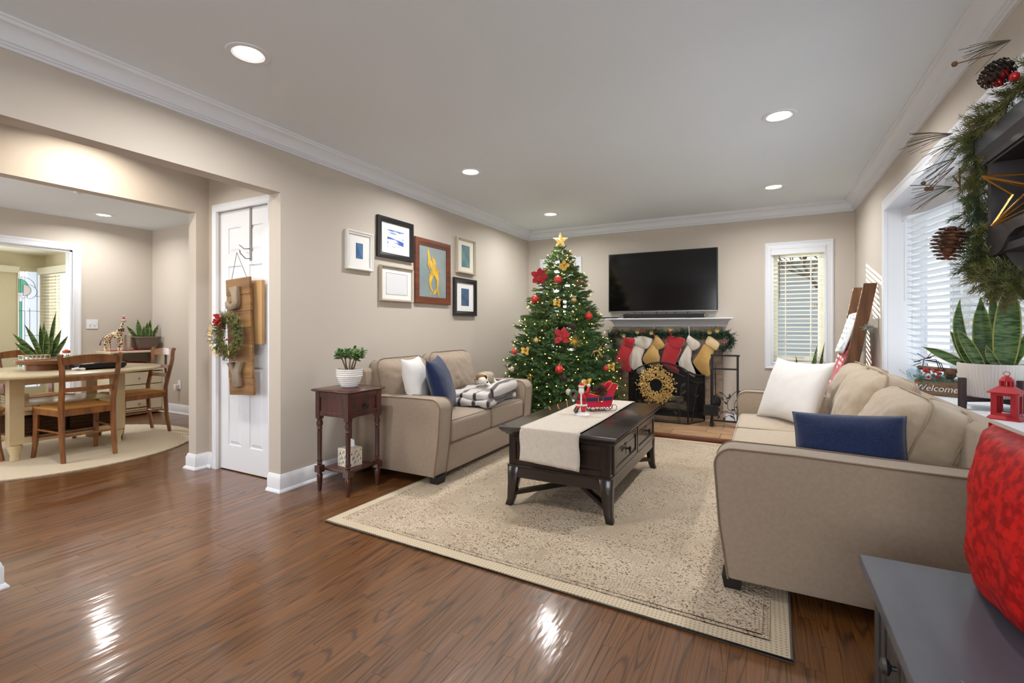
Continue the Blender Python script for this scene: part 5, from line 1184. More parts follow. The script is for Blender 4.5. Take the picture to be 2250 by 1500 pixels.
SD = [
      ('red fuzzy stocking with folded cuff, leftmost under the mantel', m_sred, m_sred, [(-1.521, 0.935), (-1.393, 0.915), (-1.409, 0.837), (-1.443, 0.752), (-1.454, 0.690), (-1.426, 0.635), (-1.420, 0.591), (-1.454, 0.562), (-1.510, 0.582), (-1.578, 0.630), (-1.618, 0.685), (-1.606, 0.747), (-1.572, 0.844)], [(-1.515, 1.002), (-1.376, 0.993), (-1.370, 0.960), (-1.404, 0.870), (-1.476, 0.891), (-1.544, 0.907)], None, 5.85),
      ('ivory satin stocking between the leftmost red and gold ones', m_swhite, m_swhite, [(-1.379, 0.915), (-1.248, 0.873), (-1.291, 0.783), (-1.313, 0.727), (-1.275, 0.646), (-1.237, 0.576), (-1.259, 0.520), (-1.324, 0.539), (-1.401, 0.602), (-1.468, 0.666), (-1.457, 0.734), (-1.413, 0.847)], [(-1.390, 1.015), (-1.269, 1.016), (-1.162, 0.984), (-1.172, 0.940), (-1.226, 0.851), (-1.313, 0.871), (-1.401, 0.925)], None, 5.864),
      ('gold satin stocking twisted on its hook, third from the left', m_sgold, m_sgold, [(-1.138, 0.995), (-1.074, 0.898), (-1.106, 0.833), (-1.079, 0.763), (-1.095, 0.708), (-1.074, 0.649), (-1.106, 0.605), (-1.180, 0.645), (-1.277, 0.696), (-1.288, 0.751), (-1.223, 0.852)], [(-1.138, 1.028), (-1.106, 1.028), (-1.017, 0.910), (-1.032, 0.878), (-1.106, 0.844), (-1.170, 0.908)], (-1.145, 1.01), 5.85),
      ('red fuzzy stocking in the middle behind the fire screen arch', m_sred, m_sred, [(-1.024, 0.942), (-0.829, 0.892), (-0.869, 0.795), (-0.910, 0.708), (-0.900, 0.655), (-0.859, 0.614), (-0.890, 0.570), (-0.982, 0.620), (-1.076, 0.692), (-1.061, 0.768), (-1.034, 0.855)], [(-1.003, 1.018), (-0.941, 1.019), (-0.788, 0.993), (-0.818, 0.919), (-0.859, 0.859), (-0.941, 0.890), (-1.024, 0.953)], None, 5.862),
      ('ivory stocking with rolled cuff on a white loop, second from right', m_swhite, m_swhite, [(-0.767, 0.946), (-0.717, 0.905), (-0.727, 0.800), (-0.742, 0.736), (-0.707, 0.664), (-0.677, 0.581), (-0.697, 0.538), (-0.767, 0.587), (-0.847, 0.647), (-0.878, 0.700), (-0.837, 0.797)], [(-0.777, 0.999), (-0.757, 1.036), (-0.717, 1.000), (-0.658, 0.969), (-0.628, 0.928), (-0.648, 0.880), (-0.717, 0.842), (-0.757, 0.904), (-0.787, 0.957)], (-.755, 1.0), 5.85),
      ('gold stocking with pleated pale cuff, rightmost by the iron rack', m_sgold, M('pale_gold_satin', (218, 190, 140), .45, sheen=.5), [(-0.589, 0.949), (-0.474, 0.868), (-0.512, 0.795), (-0.541, 0.743), (-0.541, 0.660), (-0.522, 0.588), (-0.551, 0.556), (-0.609, 0.574), (-0.677, 0.654), (-0.717, 0.716), (-0.677, 0.780), (-0.628, 0.865)], [(-0.551, 1.033), (-0.493, 1.002), (-0.427, 0.941), (-0.436, 0.900), (-0.465, 0.848), (-0.532, 0.898), (-0.589, 0.939)], None, 5.85),
]
for lb, m1, m2, p_, cp_, hk, yy in SD: stocking(lb, m1, m2, p_, cp_, y=yy, hook=hk)
# mantel garland
m_gar = M('garland_green', (52, 86, 66), .6, c2=(34, 62, 48), scale=8); m_berry = M('red_berry', (176, 26, 34), .3, coat=.4); m_oliv = M('gold_leaf_green', (158, 136, 72), .5)
ga = thing('mantel_garland', 'green pine garland with berries and cones under the mantel', 'garland', (-1.03, 5.88, 1.09))
mb = MB(); rr = random.Random(12); spine = []
for i in range(75):
    t = i/74; spine.append(Vector((-1.66+1.28*t, 5.87, 1.065-.02*math.sin(PI*t*3)**2)))
for i in range(20): spine.append(Vector((-1.67-.02*math.sin(i*.5), 5.89, 1.06-.016*i)))
for i in range(14): spine.append(Vector((-.36+.045*math.sin(i*.3), 5.89, 1.07-.015*i)))
for p in spine:
    for _ in range(8):
        d = Vector((rr.uniform(-1, 1), rr.uniform(-.8, .1), rr.uniform(-1.3, .4))).normalized(); needles(mb, p, p+d*rr.uniform(.05, .095), 14, .028, .0048, rr)
tag(obj('foliage', mb, m_gar, ga, W=True, smooth=False, fix=False), kind='stuff')
mb = MB()
for x, z in ((-1.63, 1.06), (-1.60, 1.075), (-1.60, 1.05), (-1.30, 1.07), (-1.28, 1.075), (-1.26, 1.07), (-1.255, 1.06), (-1.29, 1.055), (-.96, 1.06), (-.945, 1.045), (-.95, 1.03), (-.965, 1.07), (-.375, .97), (-.36, .95), (-.38, .935)): mb.ball((x, 5.80, z), .0095, 8)
obj('berries', mb, m_berry, ga, W=True)
mb = MB()
for cx_, cz in ((-1.50, 1.02), (-1.335, 1.065), (-1.17, 1.055), (-.95, 1.10), (-.53, 1.065), (-.45, 1.085)):
    for k in range(9):
        a = k*.7+cx_*9; d = Vector((math.cos(a), -.5, math.sin(a))); iron_leaf(mb, Vector((cx_, 5.79, cz)), d, .032, (0.1, -1, .1))
obj('gold_sprigs', mb, m_oliv, ga, W=True, smooth=False)
for x, y, z, a in ((-1.115, 5.80, 1.10, .5), (-.50, 5.80, 1.07, 1.0)): obj('pine_cone', cone_mb(.06, .022), m_cone2, ga, loc=Vector((x, y, z))-Vector(ga.location), rot=(a, .4, .3))
# ================================================================ FIR TREE
m_fir = M('fir_needles', (124, 150, 88), .55, c2=(66, 102, 60), scale=3, spec=.35)
m_trunk = M('fir_trunk', (74, 54, 38), .9)
TX, TY = -2.05, 5.10
TP = [(.10, .58), (.44, .70), (.70, .64), (.96, .56), (1.22, .47), (1.48, .37), (1.74, .25), (1.95, .14), (2.1, .03)]
def trad(z):
    if z <= TP[0][0]: return TP[0][1]
    for (a, ra), (b, rb) in zip(TP, TP[1:]):
        if z <= b: return ra+(rb-ra)*(z-a)/(b-a)
    return .02
tree = thing('fir_tree', 'full decorated fir tree with warm lights in the back left corner', 'christmas tree', (TX, TY, 0))
obj('trunk', MB().tube([(0, 0, .02), (0, 0, .9), (.005, 0, 1.6), (0, 0, 2.12)], [.038, .032, .02, .007], 10), m_trunk, tree)
mb = MB()
for k in range(4):
    a = k*PI/2+.5; mb.bar((0, 0, .10), (.20*math.cos(a), .20*math.sin(a), .026), .03, .02)
mb.tube([(0, 0, .02), (0, 0, .22)], .048, 12); obj('stand', mb, M('tree_stand_green', (36, 60, 44), .5), tree, ang=40)
def branch_mesh(seed, L):
    """flat fir bough of length L along +x with side twigs, built once and shared"""
    r_ = random.Random(seed); mb = MB(); mb.tube([(0, 0, 0), (L*.5, 0, .0), (L, 0, .02*L)], [.006, .004, .0018], 5)
    needles(mb, (L*.45, 0, 0), (L, 0, .02*L), 46, .030, .0050, r_, spread=.8)
    n = 5 if L > .4 else 4
    for i in range(n):
        x = L*(.30+.60*i/n); tl = L*(.46-.26*i/n)*r_.uniform(.85, 1.1)
        for s_ in (-1, 1):
            a = Vector((x+r_.uniform(-.01, .01), 0, 0)); d = Vector((.80, s_*.72, r_.uniform(-.22, .30))).normalized(); b = a+d*tl
            mb.tube([a, b], [.003, .0016], 4); needles(mb, a.lerp(b, .15), b, 40, .030, .0064, r_, spread=.85)
            if tl > .10:
                for f, s2 in ((.45, s_), (.6, -s_)):
                    c = a.lerp(b, f); e = c+(d+Vector((.1, s2*.55, r_.uniform(-.3, .3)))).normalized()*tl*.42; needles(mb, c, e, 18, .026, .005, r_, spread=.85)
    return mb.mesh('branch', smooth=False, fix=False)
BM = [branch_mesh(s_, l_) for s_, l_ in ((1, .62), (2, .62), (3, .40), (4, .40), (5, .24), (6, .24))]
for me in BM: me.materials.append(m_fir)
rr = random.Random(77); tips = []; nb_ = 0
levels = []; z = .20
while z < 2.06:
    R_ = trad(z+.03); levels.append((z, R_)); z += .052+.018*R_
tot = sum(max(4, R_*25) for z, R_ in levels)
for z, R_ in levels:
    n = max(4, int(R_*25*285/tot)); a0 = rr.uniform(0, 6)
    for k in range(n):
        a = a0+2*PI*(k+rr.uniform(-.25, .25))/n; Ln = R_*rr.uniform(.84, 1.06)+.02
        bi = 0 if Ln > .50 else 2 if Ln > .30 else 4; me = BM[bi+rr.randint(0, 1)]; base = (.62, .40, .24)[bi//2]
        o = bpy.data.objects.new('branch', me); C.objects.link(o); o.parent = tree; s_ = Ln/base; up = rr.uniform(-.12, .16)+(.25 if z > 1.8 else 0)+(.5 if z > 2.0 else 0)
        o.location = (0, 0, z-Ln*math.sin(up)*.4); o.rotation_euler = Euler((rr.uniform(-.5, .5), -up, a)); o.scale = (s_, max(s_, .85), s_); nb_ += 1
        for f in (1.0, rr.uniform(.6, .9)):
            p = Vector((Ln*f*math.cos(up), rr.uniform(-.12, .12)*Ln, Ln*f*math.sin(up)*.6+.012)); p.rotate(Matrix.Rotation(a, 3, 'Z')); tips.append(p+Vector((0, 0, z)))
mb = MB(); r2 = random.Random(5)
needles(mb, (0, 0, 1.95), (0, 0, 2.11), 60, .03, .005, r2); obj('leader', mb, m_fir, tree, smooth=False, fix=False)
mb = MB(); cw = MB()
for i, p in enumerate(tips):
    if r2.random() < .66:
        mb.ball(p, .0056, 8)
tag(obj('string_lights', mb, m_bulb, tree, fix=False), kind='stuff')
# ornaments
m_ored = M('red_ornament', (200, 24, 28), .3, coat=.6, spec=.6); m_ogl = M('red_glitter', (190, 22, 26), .45, c2=(240, 90, 80), scale=90, bump=.6, bscale=200)
m_ogold = M('champagne_ornament', (206, 178, 120), .25, metal=.7); m_osil = M('silver_white_ornament', (224, 218, 206), .4, c2=(190, 176, 150), scale=60, metal=.2)
m_cap = M('ornament_cap', (200, 180, 130), .3, metal=.9); m_poin = M('poinsettia_red', (176, 20, 34), .75, sheen=.6); m_gfl = M('gold_ribbon', (214, 172, 74), .4, metal=.4); m_brn = M('bronze_glitter', (120, 98, 78), .5, metal=.4)
def ornament(label, p, r_, mat, sc_=1.0):
    t = thing('ornament', label, 'ornament', p, group='balls on the fir tree')
    obj('ball', MB().ball((0, 0, 0), (r_, r_, r_*sc_), 20), mat, t)
    obj('cap', MB().lathe([(.0075, r_*sc_-.002), (.0075, r_*sc_+.009), (.003, r_*sc_+.010)], n=10).tube([(0, 0, r_*sc_+.008), (.003, 0, r_*sc_+.016), (0, 0, r_*sc_+.022)], .0012, 5), m_cap, t); return t
TD = Vector((TX, TY, 0))
def outp(p, k=.03):
    p = Vector(p); d = Vector((0, 0, 1.126))-p; return p+d.normalized()*k
for lb, p, r_, m, s_ in [('glittery red ball high at the front of the tree', (-1.971, 4.822, 1.641), .043, m_ogl, 1), ('plain red ball on the left upper side of the tree', (-2.217, 4.754, 1.431), .043, m_ored, 1),
        ('plain red ball at the right edge of the tree near the mantel', (-1.644, 4.892, 1.243), .040, m_ored, 1), ('largest red ball low at the front of the tree', (-1.829, 4.512, .696), .044, m_ored, 1),
        ('small glittery red ball far left of the tree above the loveseat arm', (-2.414, 4.645, .856), .032, m_ogl, 1), ('small red ball low at the right edge of the tree', (-1.457, 4.883, .692), .026, m_ored, 1),
        ('champagne ball on the right upper side of the tree', (-1.784, 4.813, 1.413), .030, m_ogold, 1), ('champagne ball left of the middle poinsettia', (-2.111, 4.561, .982), .030, m_ogold, 1),
        ('patterned gold egg-shaped ornament low on the left of the tree', (-2.401, 4.567, .668), .026, m_osil, 1.25), ('patterned white ornament low in front behind the figurine', (-1.724, 4.494, .474), .028, m_osil, 1.2)]:
    ornament(lb, outp(p), r_, m, s_)
def flower(name, label, p, s_, mat, n=6, cat='ornament', grp=None):
    p = outp(p, .035); t = thing(name, label, cat, p, group=grp); out = (Vector((0, 0, 1.126))-p).normalized(); x = out.orthogonal().normalized(); y = out.cross(x); mb = MB()
    for ring_, kk, ss in ((0, n, 1.), (1, n-1, .62)):
        for k in range(kk):
            a = 2*PI*k/kk+ring_*.5+.35*math.sin(k*5.1+s_*90); d = (x*math.cos(a)+y*math.sin(a)+out*(.15+.35*ring_+.35*math.sin(k*3.3))).normalized(); sd = out.cross(d).normalized()*s_*.33*ss; L_ = s_*ss
            c0 = out*.004*ring_; vs = [c0, c0+d*L_*.4+sd, c0+d*L_*.75+sd*.8, c0+d*L_-out*.01, c0+d*L_*.75-sd*.8, c0+d*L_*.4-sd, c0+d*L_*.45+out*.006]
            mb.add(vs, [(0, 1, 6), (1, 2, 6), (2, 3, 6), (3, 4, 6), (4, 5, 6), (5, 0, 6)])
    obj('petals', mb, mat, t, ang=60, fix=False); mc_ = MB()
    for k in range(5): mc_.ball(out*.014+x*.008*math.cos(k*1.26)+y*.008*math.sin(k*1.26), .005, 6)
    obj('centre', mc_, m_ogold, t); return t
flower('poinsettia', 'large red poinsettia high on the left of the tree', (-2.235, 4.914, 1.697), .105, m_poin, 6, 'artificial flower')
flower('poinsettia', 'dark red poinsettia at the middle front of the tree', (-1.85, 4.614, 1.032), .10, m_poin, 5, 'artificial flower')
flower('poinsettia', 'red poinsettia at the lower right of the tree beside the sleigh', (-1.423, 4.833, .504), .085, m_poin, 5, 'artificial flower')
flower('gold_flower', 'gold ribbon flower just below the star of the tree', (-1.937, 4.924, 1.804), .065, m_gfl, 5, 'artificial flower')
flower('gold_flower', 'gold leaf spray in the upper middle of the tree', (-1.933, 4.717, 1.383), .055, m_gfl, 4, 'artificial flower')
flower('gold_flower', 'gold leaf spray at the left of the tree by the small red ball', (-2.229, 4.551, .875), .058, m_gfl, 4, 'artificial flower')
flower('gold_flower', 'gold leaf spray low on the tree above the sleigh', (-1.576, 4.634, .563), .06, m_gfl, 4, 'artificial flower')
flower('gold_flower', 'gold leaf sticking out at the lower right edge of the tree', (-1.427, 5.0, .702), .055, m_gfl, 4, 'artificial flower')
def burst(label, p, s_, mat, n=18):
    p = outp(p, .04); mb = MB(); r_ = random.Random(n); out = (Vector((0, 0, 1.126))-p).normalized(); x = out.orthogonal().normalized(); y = out.cross(x)
    for k in range(n):
        a = 2*PI*k/n; d = (x*math.cos(a)+y*math.sin(a)+out*r_.uniform(-.5, .5)).normalized(); mb.tube([(0, 0, 0), d*s_*r_.uniform(.7, 1)], [.0028, .0012], 5)
    o = obj('starburst_ornament', mb, mat, loc=p); tag(o, label, 'ornament')
burst('bronze starburst ornament at the right upper edge of the tree', (-1.778, 4.968, 1.615), .075, m_brn); burst('gold starburst ornament right of the middle poinsettia', (-1.724, 4.664, .975), .075, m_gfl)
for lb, p in (('pine cone hung in the tree above the gold starburst', (-1.756, 4.709, 1.14)), ('pine cone low in the tree under the largest red ball', (-1.787, 4.506, .615))):
    o = obj('pine_cone', cone_mb(.075, .028), m_cone2, loc=outp(p), rot=(1.3, .5, .2)); tag(o, lb, 'pine cone')
# reindeer ornament, wire star
dr0 = outp((-1.542, 4.827, .869), .05); mb = MB(); Q_ = lambda x, z: Vector((x*.85, x*.35, z))
mb.tube([Q_(-.035, 0), Q_(0, .004), Q_(.03, .008)], [.010, .009, .011], 8); mb.tube([Q_(.03, .008), Q_(.045, .04), Q_(.06, .045)], [.009, .006, .005], 7)
for x, e in ((-.035, -.06), (-.025, -.02), (.025, .06), (.03, .075)): mb.tube([Q_(x, 0), Q_(x+(e-x)*.4, -.03), Q_(e, -.055)], [.006, .004, .003], 6)
for s_ in (-1, 1): mb.tube([Q_(.047, .047), Q_(.045+s_*.012, .065), Q_(.05+s_*.02, .08)], .002, 5)
tag(obj('reindeer_ornament', mb, m_ogold, loc=dr0), 'leaping gold reindeer ornament at the right of the tree', 'ornament')
mb = MB()
for k in range(5):
    a = PI/2+k*4*PI/5; b = PI/2+(k+1)*4*PI/5; mb.tube([(.035*math.cos(a), 0, .035*math.sin(a)), (.035*math.cos(b), 0, .035*math.sin(b))], .0018, 5)
tag(obj('wire_star_ornament', mb, m_gfl, loc=outp((-2.14, 4.456, .612), .03), rot=(0, 0, .45)), 'tiny gold wire star on the tree just above the loveseat arm', 'ornament')
# star topper
tp = thing('tree_topper', 'glittering gold star on top of the fir tree', 'tree topper', (TX, TY-.01, 2.115))
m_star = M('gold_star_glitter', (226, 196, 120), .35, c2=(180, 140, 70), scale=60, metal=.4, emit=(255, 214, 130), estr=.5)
mb = MB(); pts = []
for k in range(10):
    a = PI/2+k*PI/5; r_ = .095 if k % 2 == 0 else .040; pts.append(Vector((r_*math.cos(a)*.9, r_*math.cos(a)*.42, r_*math.sin(a))))
cF, cB = Vector((.01, -.022, 0)), Vector((-.01, .022, 0)); vs = pts+[cF, cB]; mb.add(vs, [(k, (k+1) % 10, 10) for k in range(10)]+[((k+1) % 10, k, 11) for k in range(10)])
obj('star', mb, m_star, tp, smooth=False); obj('mount', MB().lathe([(.012, -.12), (.018, -.05), (.006, -.03)], n=10), m_cap, tp)
# ================================================================ LADDER + THROWS
m_board = M('rough_brown_board', (122, 84, 56), .8, c2=(88, 58, 38), scale=5, stretch=(6, 6, .7), detail=5, bump=.4, bscale=90)
ld = thing('wooden_ladder', 'rustic brown wooden blanket ladder leaning on the right wall', 'ladder', (.6, 5.16, 0))
def rail(yc): 
    return MB().bar((.51, yc, .001), (.796, yc, 1.49), .092, .036, up=(0, 1, 0))
# bar(): width runs across 'up' -> the wide face looks along y
for yc in (4.92, 5.43):
    mb = MB(); a = Vector((.52, yc, .004)); b = Vector((.795, yc, 1.492)); wx = Vector((.046, 0, 0)); ty = Vector((0, .018, 0))
    vs = [p+wx*i+ty*j for p in (a, b) for i, j in ((-1, -1), (1, -1), (1, 1), (-1, 1))]; mb.add(vs, [(3, 2, 1, 0), (4, 5, 6, 7), (0, 1, 5, 4), (1, 2, 6, 5), (2, 3, 7, 6), (3, 0, 4, 7)])
    obj('rail', mb, m_board, ld, W=True, bevel=.003, seg=1)
for z in (.32, .62, .92, 1.22):
    x = .52+.185*z; obj('rung', MB().bb(x-.035, 4.94, z-.014, x+.035, 5.41, z+.014), m_board, ld, W=True, bevel=.002, seg=1)
m_thw = M('frosty_patterned_throw', (226, 230, 234), .85, c2=(150, 168, 176), scale=16, lo=.5, hi=.7, sheen=.4, bump=.4, bscale=120); m_thr = M('red_throw_sun_streaks', (196, 30, 52), .85, c2=(232, 150, 160), scale=40, wave=(1.0, 1, 'Y'), lo=.7, hi=.8, sheen=.4)  # pale stripes of the red throw are sun streaks put into its colour
def throw(label, mat, zr, zb, y0, y1, tk, seed):
    x = .52+.185*zr; prof = [(x-.055-(zr-zb)*.30, zb), (x-.055-(zr-zb)*.12, zb+(zr-zb)*.5), (x-.050, zr-.02), (x-.03, zr+.022), (x, zr+.034), (x+.03, zr+.022), (x+.047, zr-.03), (x+.03, zr-.2), (x+.015, zr-.3)]
    mb = MB(); outer_ = []
    def fn(u, v):
        k = v*(len(prof)-1); i = min(int(k), len(prof)-2); f = k-i; px = prof[i][0]*(1-f)+prof[i+1][0]*f; pz = prof[i][1]*(1-f)+prof[i+1][1]*f
        return Vector((px+.008*math.sin(u*14+seed+v*3), y0+(y1-y0)*u, pz))
    mb.grid(fn, 16, 30); o = obj('blanket_throw', mb, mat, loc=(x, (y0+y1)/2, zr), W=True, ang=180, fix=False); s = o.modifiers.new('thick', 'SOLIDIFY'); s.thickness = tk; s.offset = 1
    return tag(o, label, 'blanket')
throw('frosty white patterned throw over the top rung of the ladder', m_thw, 1.22, .90, 4.965, 5.385, .014, 1)
throw('red throw with painted sun streaks on the lower rung of the ladder', m_thr, .92, .52, 4.965, 5.385, .014, 3)
mb = MB(); r2 = random.Random(3)
for k in range(26):
    d = Vector((r2.uniform(-.6, .5), r2.uniform(-1, -.1), r2.uniform(-.8, .8))).normalized(); p = Vector((.775, 4.90, 1.13)); needles(mb, p, p+d*r2.uniform(.05, .09), 10, .02, .004, r2)
tag(obj('frosted_sprig', mb, M('frosted_green', (150, 156, 146), .7), loc=(0, 0, 0), smooth=False, fix=False), 'frosted greenery bunch hanging at the back of the ladder rail', 'greenery')
# ================================================================ SNAKE PLANTS
m_snake = bpy.data.materials.new('snake_plant_leaf'); m_snake.use_nodes = True
t_ = m_snake.node_tree; N = t_.nodes; L = t_.links; b = N['Principled BSDF']; b.inputs['Roughness'].default_value = .4
at = N.new('ShaderNodeAttribute'); at.attribute_name = 'rnd'
tc = N.new('ShaderNodeTexCoord'); wv = N.new('ShaderNodeMapping'); wv.inputs['Scale'].default_value = (14, 14, 75)
L.new(tc.outputs['Object'], wv.inputs['Vector'])
r1 = ramp(nz(1, 3, vec=wv.outputs[0], dist=.8), [(.40, (48, 80, 40)), (.60, (112, 146, 84))])
ea = N.new('ShaderNodeMath'); ea.operation = 'GREATER_THAN'; ea.inputs[1].default_value = .90; L.new(at.outputs['Fac'], ea.inputs[0])
mx = N.new('ShaderNodeMix'); mx.data_type = 'RGBA'; L.new(ea.outputs[0], mx.inputs['Factor']); L.new(r1, mx.inputs['A']); mx.inputs['B'].default_value = lin((172, 174, 92))+(1,)
L.new(mx.outputs['Result'], b.inputs['Base Color'])
tl = N.new('ShaderNodeBsdfTranslucent'); L.new(mx.outputs['Result'], tl.inputs[0]); ms = N.new('ShaderNodeMixShader'); ms.inputs[0].default_value = .25
L.new(b.outputs[0], ms.inputs[1]); L.new(tl.outputs[0], ms.inputs[2]); L.new(ms.outputs[0], N['Material Output'].inputs[0])
def snake_leaf(p0, az, lean, bend, L_, wd, face):
    """sword leaf: az = direction it leans to, face = direction its flat side looks"""
    mb = MB(); n = 12; vs = []; ats = []; d = Vector((math.cos(az), math.sin(az), 0)); p = Vector(p0); ang = lean
    f = Vector((math.cos(face), math.sin(face), 0))
    for i in range(n+1):
        t = i/n; ax = (Vector((0, 0, 1))*math.cos(ang)+d*math.sin(ang)).normalized(); sd = ax.cross(f).normalized(); nn = sd.cross(ax)
        w_ = wd*(.42+.58*math.sin(PI*min(1, t*.95+.12)))*(1 if t < .72 else max(.0, ((1-t)/.28))**.6)*.5
        for u in (-1, -.84, 0, .84, 1): vs.append(p+sd*u*w_+nn*(abs(u)-.5)*w_*.5); ats.append(max(.01, abs(u)))
        p = p+ax*L_/n; ang += bend/n
    fs = [(i*5+k, i*5+k+1, i*5+k+6, i*5+k+5) for i in range(n) for k in range(4)]
    return mb.add(vs, fs, ats)
def leaves(parent, specs):
    for s_ in specs:
        o = obj('leaf', snake_leaf(*s_), m_snake, parent, ang=180, fix=False)
        md = o.modifiers.new('thick', 'SOLIDIFY'); md.thickness = .003; md.offset = 0
# big plant of the bow window: ribbed white pot on a dark wooden stand
m_ribpot = M('ribbed_white_pot', (214, 208, 202), .6); m_stand = M('dark_wood_stand', (58, 42, 44), .5)
PX, PY = 1.0, 3.20; bz = BZ0
st_ = thing('plant_stand', 'dark wooden four-legged plant stand on the bow window sill', 'plant stand', (PX, PY, bz))
for k in range(4):
    a = k*PI/2+.5; c, s = math.cos(a), math.sin(a); obj('leg', MB().box((.142*c, .142*s, .078), (.030, .022, .154), Euler((0, 0, a))), m_stand, st_, bevel=.003, seg=1)
for k in range(2):
    a = k*PI/2+.5; obj('cross_bar', MB().box((0, 0, .048+.0), (.26, .028, .024), Euler((0, 0, a))), m_stand, st_, bevel=.002, seg=1)
pl = thing('potted_snake_plant', 'large snake plant in ribbed white pot in front of the bow window', 'potted plant', (PX, PY, bz+.0605))
mb = MB(); n = 120; prf = [(.098, 0), (.104, .006), (.112, .06), (.122, .155), (.122, .165), (.114, .165), (.112, .14)]
vs = []
for r_, z in prf:
    for k in range(n): rr_ = r_+(.0022 if k % 2 and .004 < z < .16 and r_ > .1 else 0); vs.append((rr_*math.cos(2*PI*k/n), rr_*math.sin(2*PI*k/n), z))
fs = [(i*n+k, i*n+(k+1) % n, (i+1)*n+(k+1) % n, (i+1)*n+k) for i in range(len(prf)-1) for k in range(n)]+[tuple(range(n-1, -1, -1))]
obj('pot', mb.add(vs, fs), m_ribpot, pl, ang=20); obj('soil', MB().lathe([(.112, .138), (.05, .146), (.001, .148)], n=20), m_soil, pl)
vr = math.atan2(-PY, -PX)  # towards the camera
lft = vr-PI/2  # towards the left in the picture
def lr_(u, v): return (PX*0-math.cos(lft+PI)*-u+math.cos(vr)*v, math.sin(lft+PI)*u+math.sin(vr)*v, .14)
leaves(pl, [(lr_(-.015, .0), lft, .10, -.10, .36, .075, vr), (lr_(-.06, .02), lft, .42, -.62, .36, .052, vr+.3), (lr_(-.085, -.02), lft, .95, .22, .20, .045, vr+.2),
            (lr_(.045, .03), lft+PI, .06, -.02, .44, .098, vr+.1), (lr_(.07, .0), lft+PI, .30, .62, .42, .050, vr-.5), (lr_(.015, -.02), lft, .02, .02, .44, .05, vr+.7),
            (lr_(.035, .06), lft, .62, -.5, .13, .035, vr), (lr_(-.03, .05), lft, .38, .12, .22, .05, vr), (lr_(-.075, -.04), lft, .25, .3, .20, .05, vr+.2)])
# plant on the floor by the ladder
pf = thing('potted_snake_plant', 'snake plant standing on the floor behind the sofa by the ladder', 'potted plant', (.36, 5.62, 0))
obj('pot', MB().lathe([(.10, 0.001), (.12, .02), (.15, .26), (.155, .28), (.14, .28), (.135, .25)], n=30), M('terracotta_grey_pot', (150, 140, 130), .7), pf, ang=50); obj('soil', MB().lathe([(.136, .24), (.001, .25)], n=16), m_soil, pf)
leaves(pf, [((.05, .0, .24), .3, .05, .12, .72, .06, -PI/2), ((-.02, .0, .24), PI, .05, .05, .60, .06, -PI/2+.4), ((.02, .05, .24), 0, .12, .2, .55, .055, -PI/2-.3), ((-.05, .02, .24), PI, .10, .2, .50, .05, -PI/2), ((.09, 0, .24), 0, .08, .1, .74, .05, -PI/2+.6)])
# red lantern on the sill
ln_ = thing('red_lantern', 'small red metal lantern with candle on the bow window sill', 'lantern', (.950, 2.87, bz+.0005), rz=math.radians(-32)); ln_.scale = (.9, .9, .9)
m_lred = M('lantern_red', (176, 24, 34), .45)
mb = MB(); hw = .046; H0 = .128
def sq(s_, z): return [(-s_, -s_, z), (s_, -s_, z), (s_, s_, z), (-s_, s_, z)]
def stack(mb, rings_):
    vs = [q for r_ in rings_ for q in r_]; n_ = len(rings_); mb.add(vs, [(3, 2, 1, 0), tuple(4*(n_-1)+k for k in range(4))]+[(i*4+k, i*4+(k+1) % 4, (i+1)*4+(k+1) % 4, (i+1)*4+k) for i in range(n_-1) for k in range(4)])
stack(mb, [sq(.060, 0), sq(.060, .006), sq(.050, .018), sq(.047, .020)]); obj('base', mb, m_lred, ln_, smooth=False)
for x in (-1, 1):
    for y in (-1, 1): obj('corner_post', MB().box((x*(hw-.006), y*(hw-.006), .074), (.012, .012, .11)), m_lred, ln_, smooth=False)
for k in range(4):
    a = k*PI/2; R3 = Matrix.Rotation(a, 3, 'Z'); mb = MB()
    for c, d in (((-.030, -hw, .074), (.012, .003, .108)), ((.030, -hw, .074), (.012, .003, .108)), ((0, -hw, .026), (.06, .003, .012)), ((0, -hw, .122), (.06, .003, .012))): mb.box(R3 @ Vector(c), d, R3)
    f = obj('side_frame', mb, m_lred, ln_, smooth=False)
    obj('pane', MB().box(R3 @ Vector((0, -hw+.003, .074)), (.05, .001, .084), R3), m_glass, f, smooth=False)
mb = MB(); stack(mb, [sq(.058, .128), sq(.058, .132), sq(.026, .160), sq(.024, .160)]); obj('roof', mb, m_lred, ln_, smooth=False)
mb = MB()
for k in range(8):
    a = k*PI/4; mb.box((.023*math.cos(a), .023*math.sin(a), .172), (.006, .008, .026), Euler((0, 0, a)))
mb.lathe([(.026, .184), (.028, .188), (.018, .204), (.006, .212), (.001, .213)], n=16); mb.lathe([(.028, .158), (.028, .161), (.001, .161)], n=16)
obj('chimney', mb, m_lred, ln_, smooth=False)
mb = MB(); mb.tube([(.012*math.cos(a), 0, .222+.010*math.sin(a)) for a in [2*PI*k/14 for k in range(14)]], .0015, 5, closed=True); obj('ring', mb, m_lred, ln_)
obj('candle', MB().lathe([(.018, .019), (.018, .032), (.001, .033)], n=18), m_white, ln_)
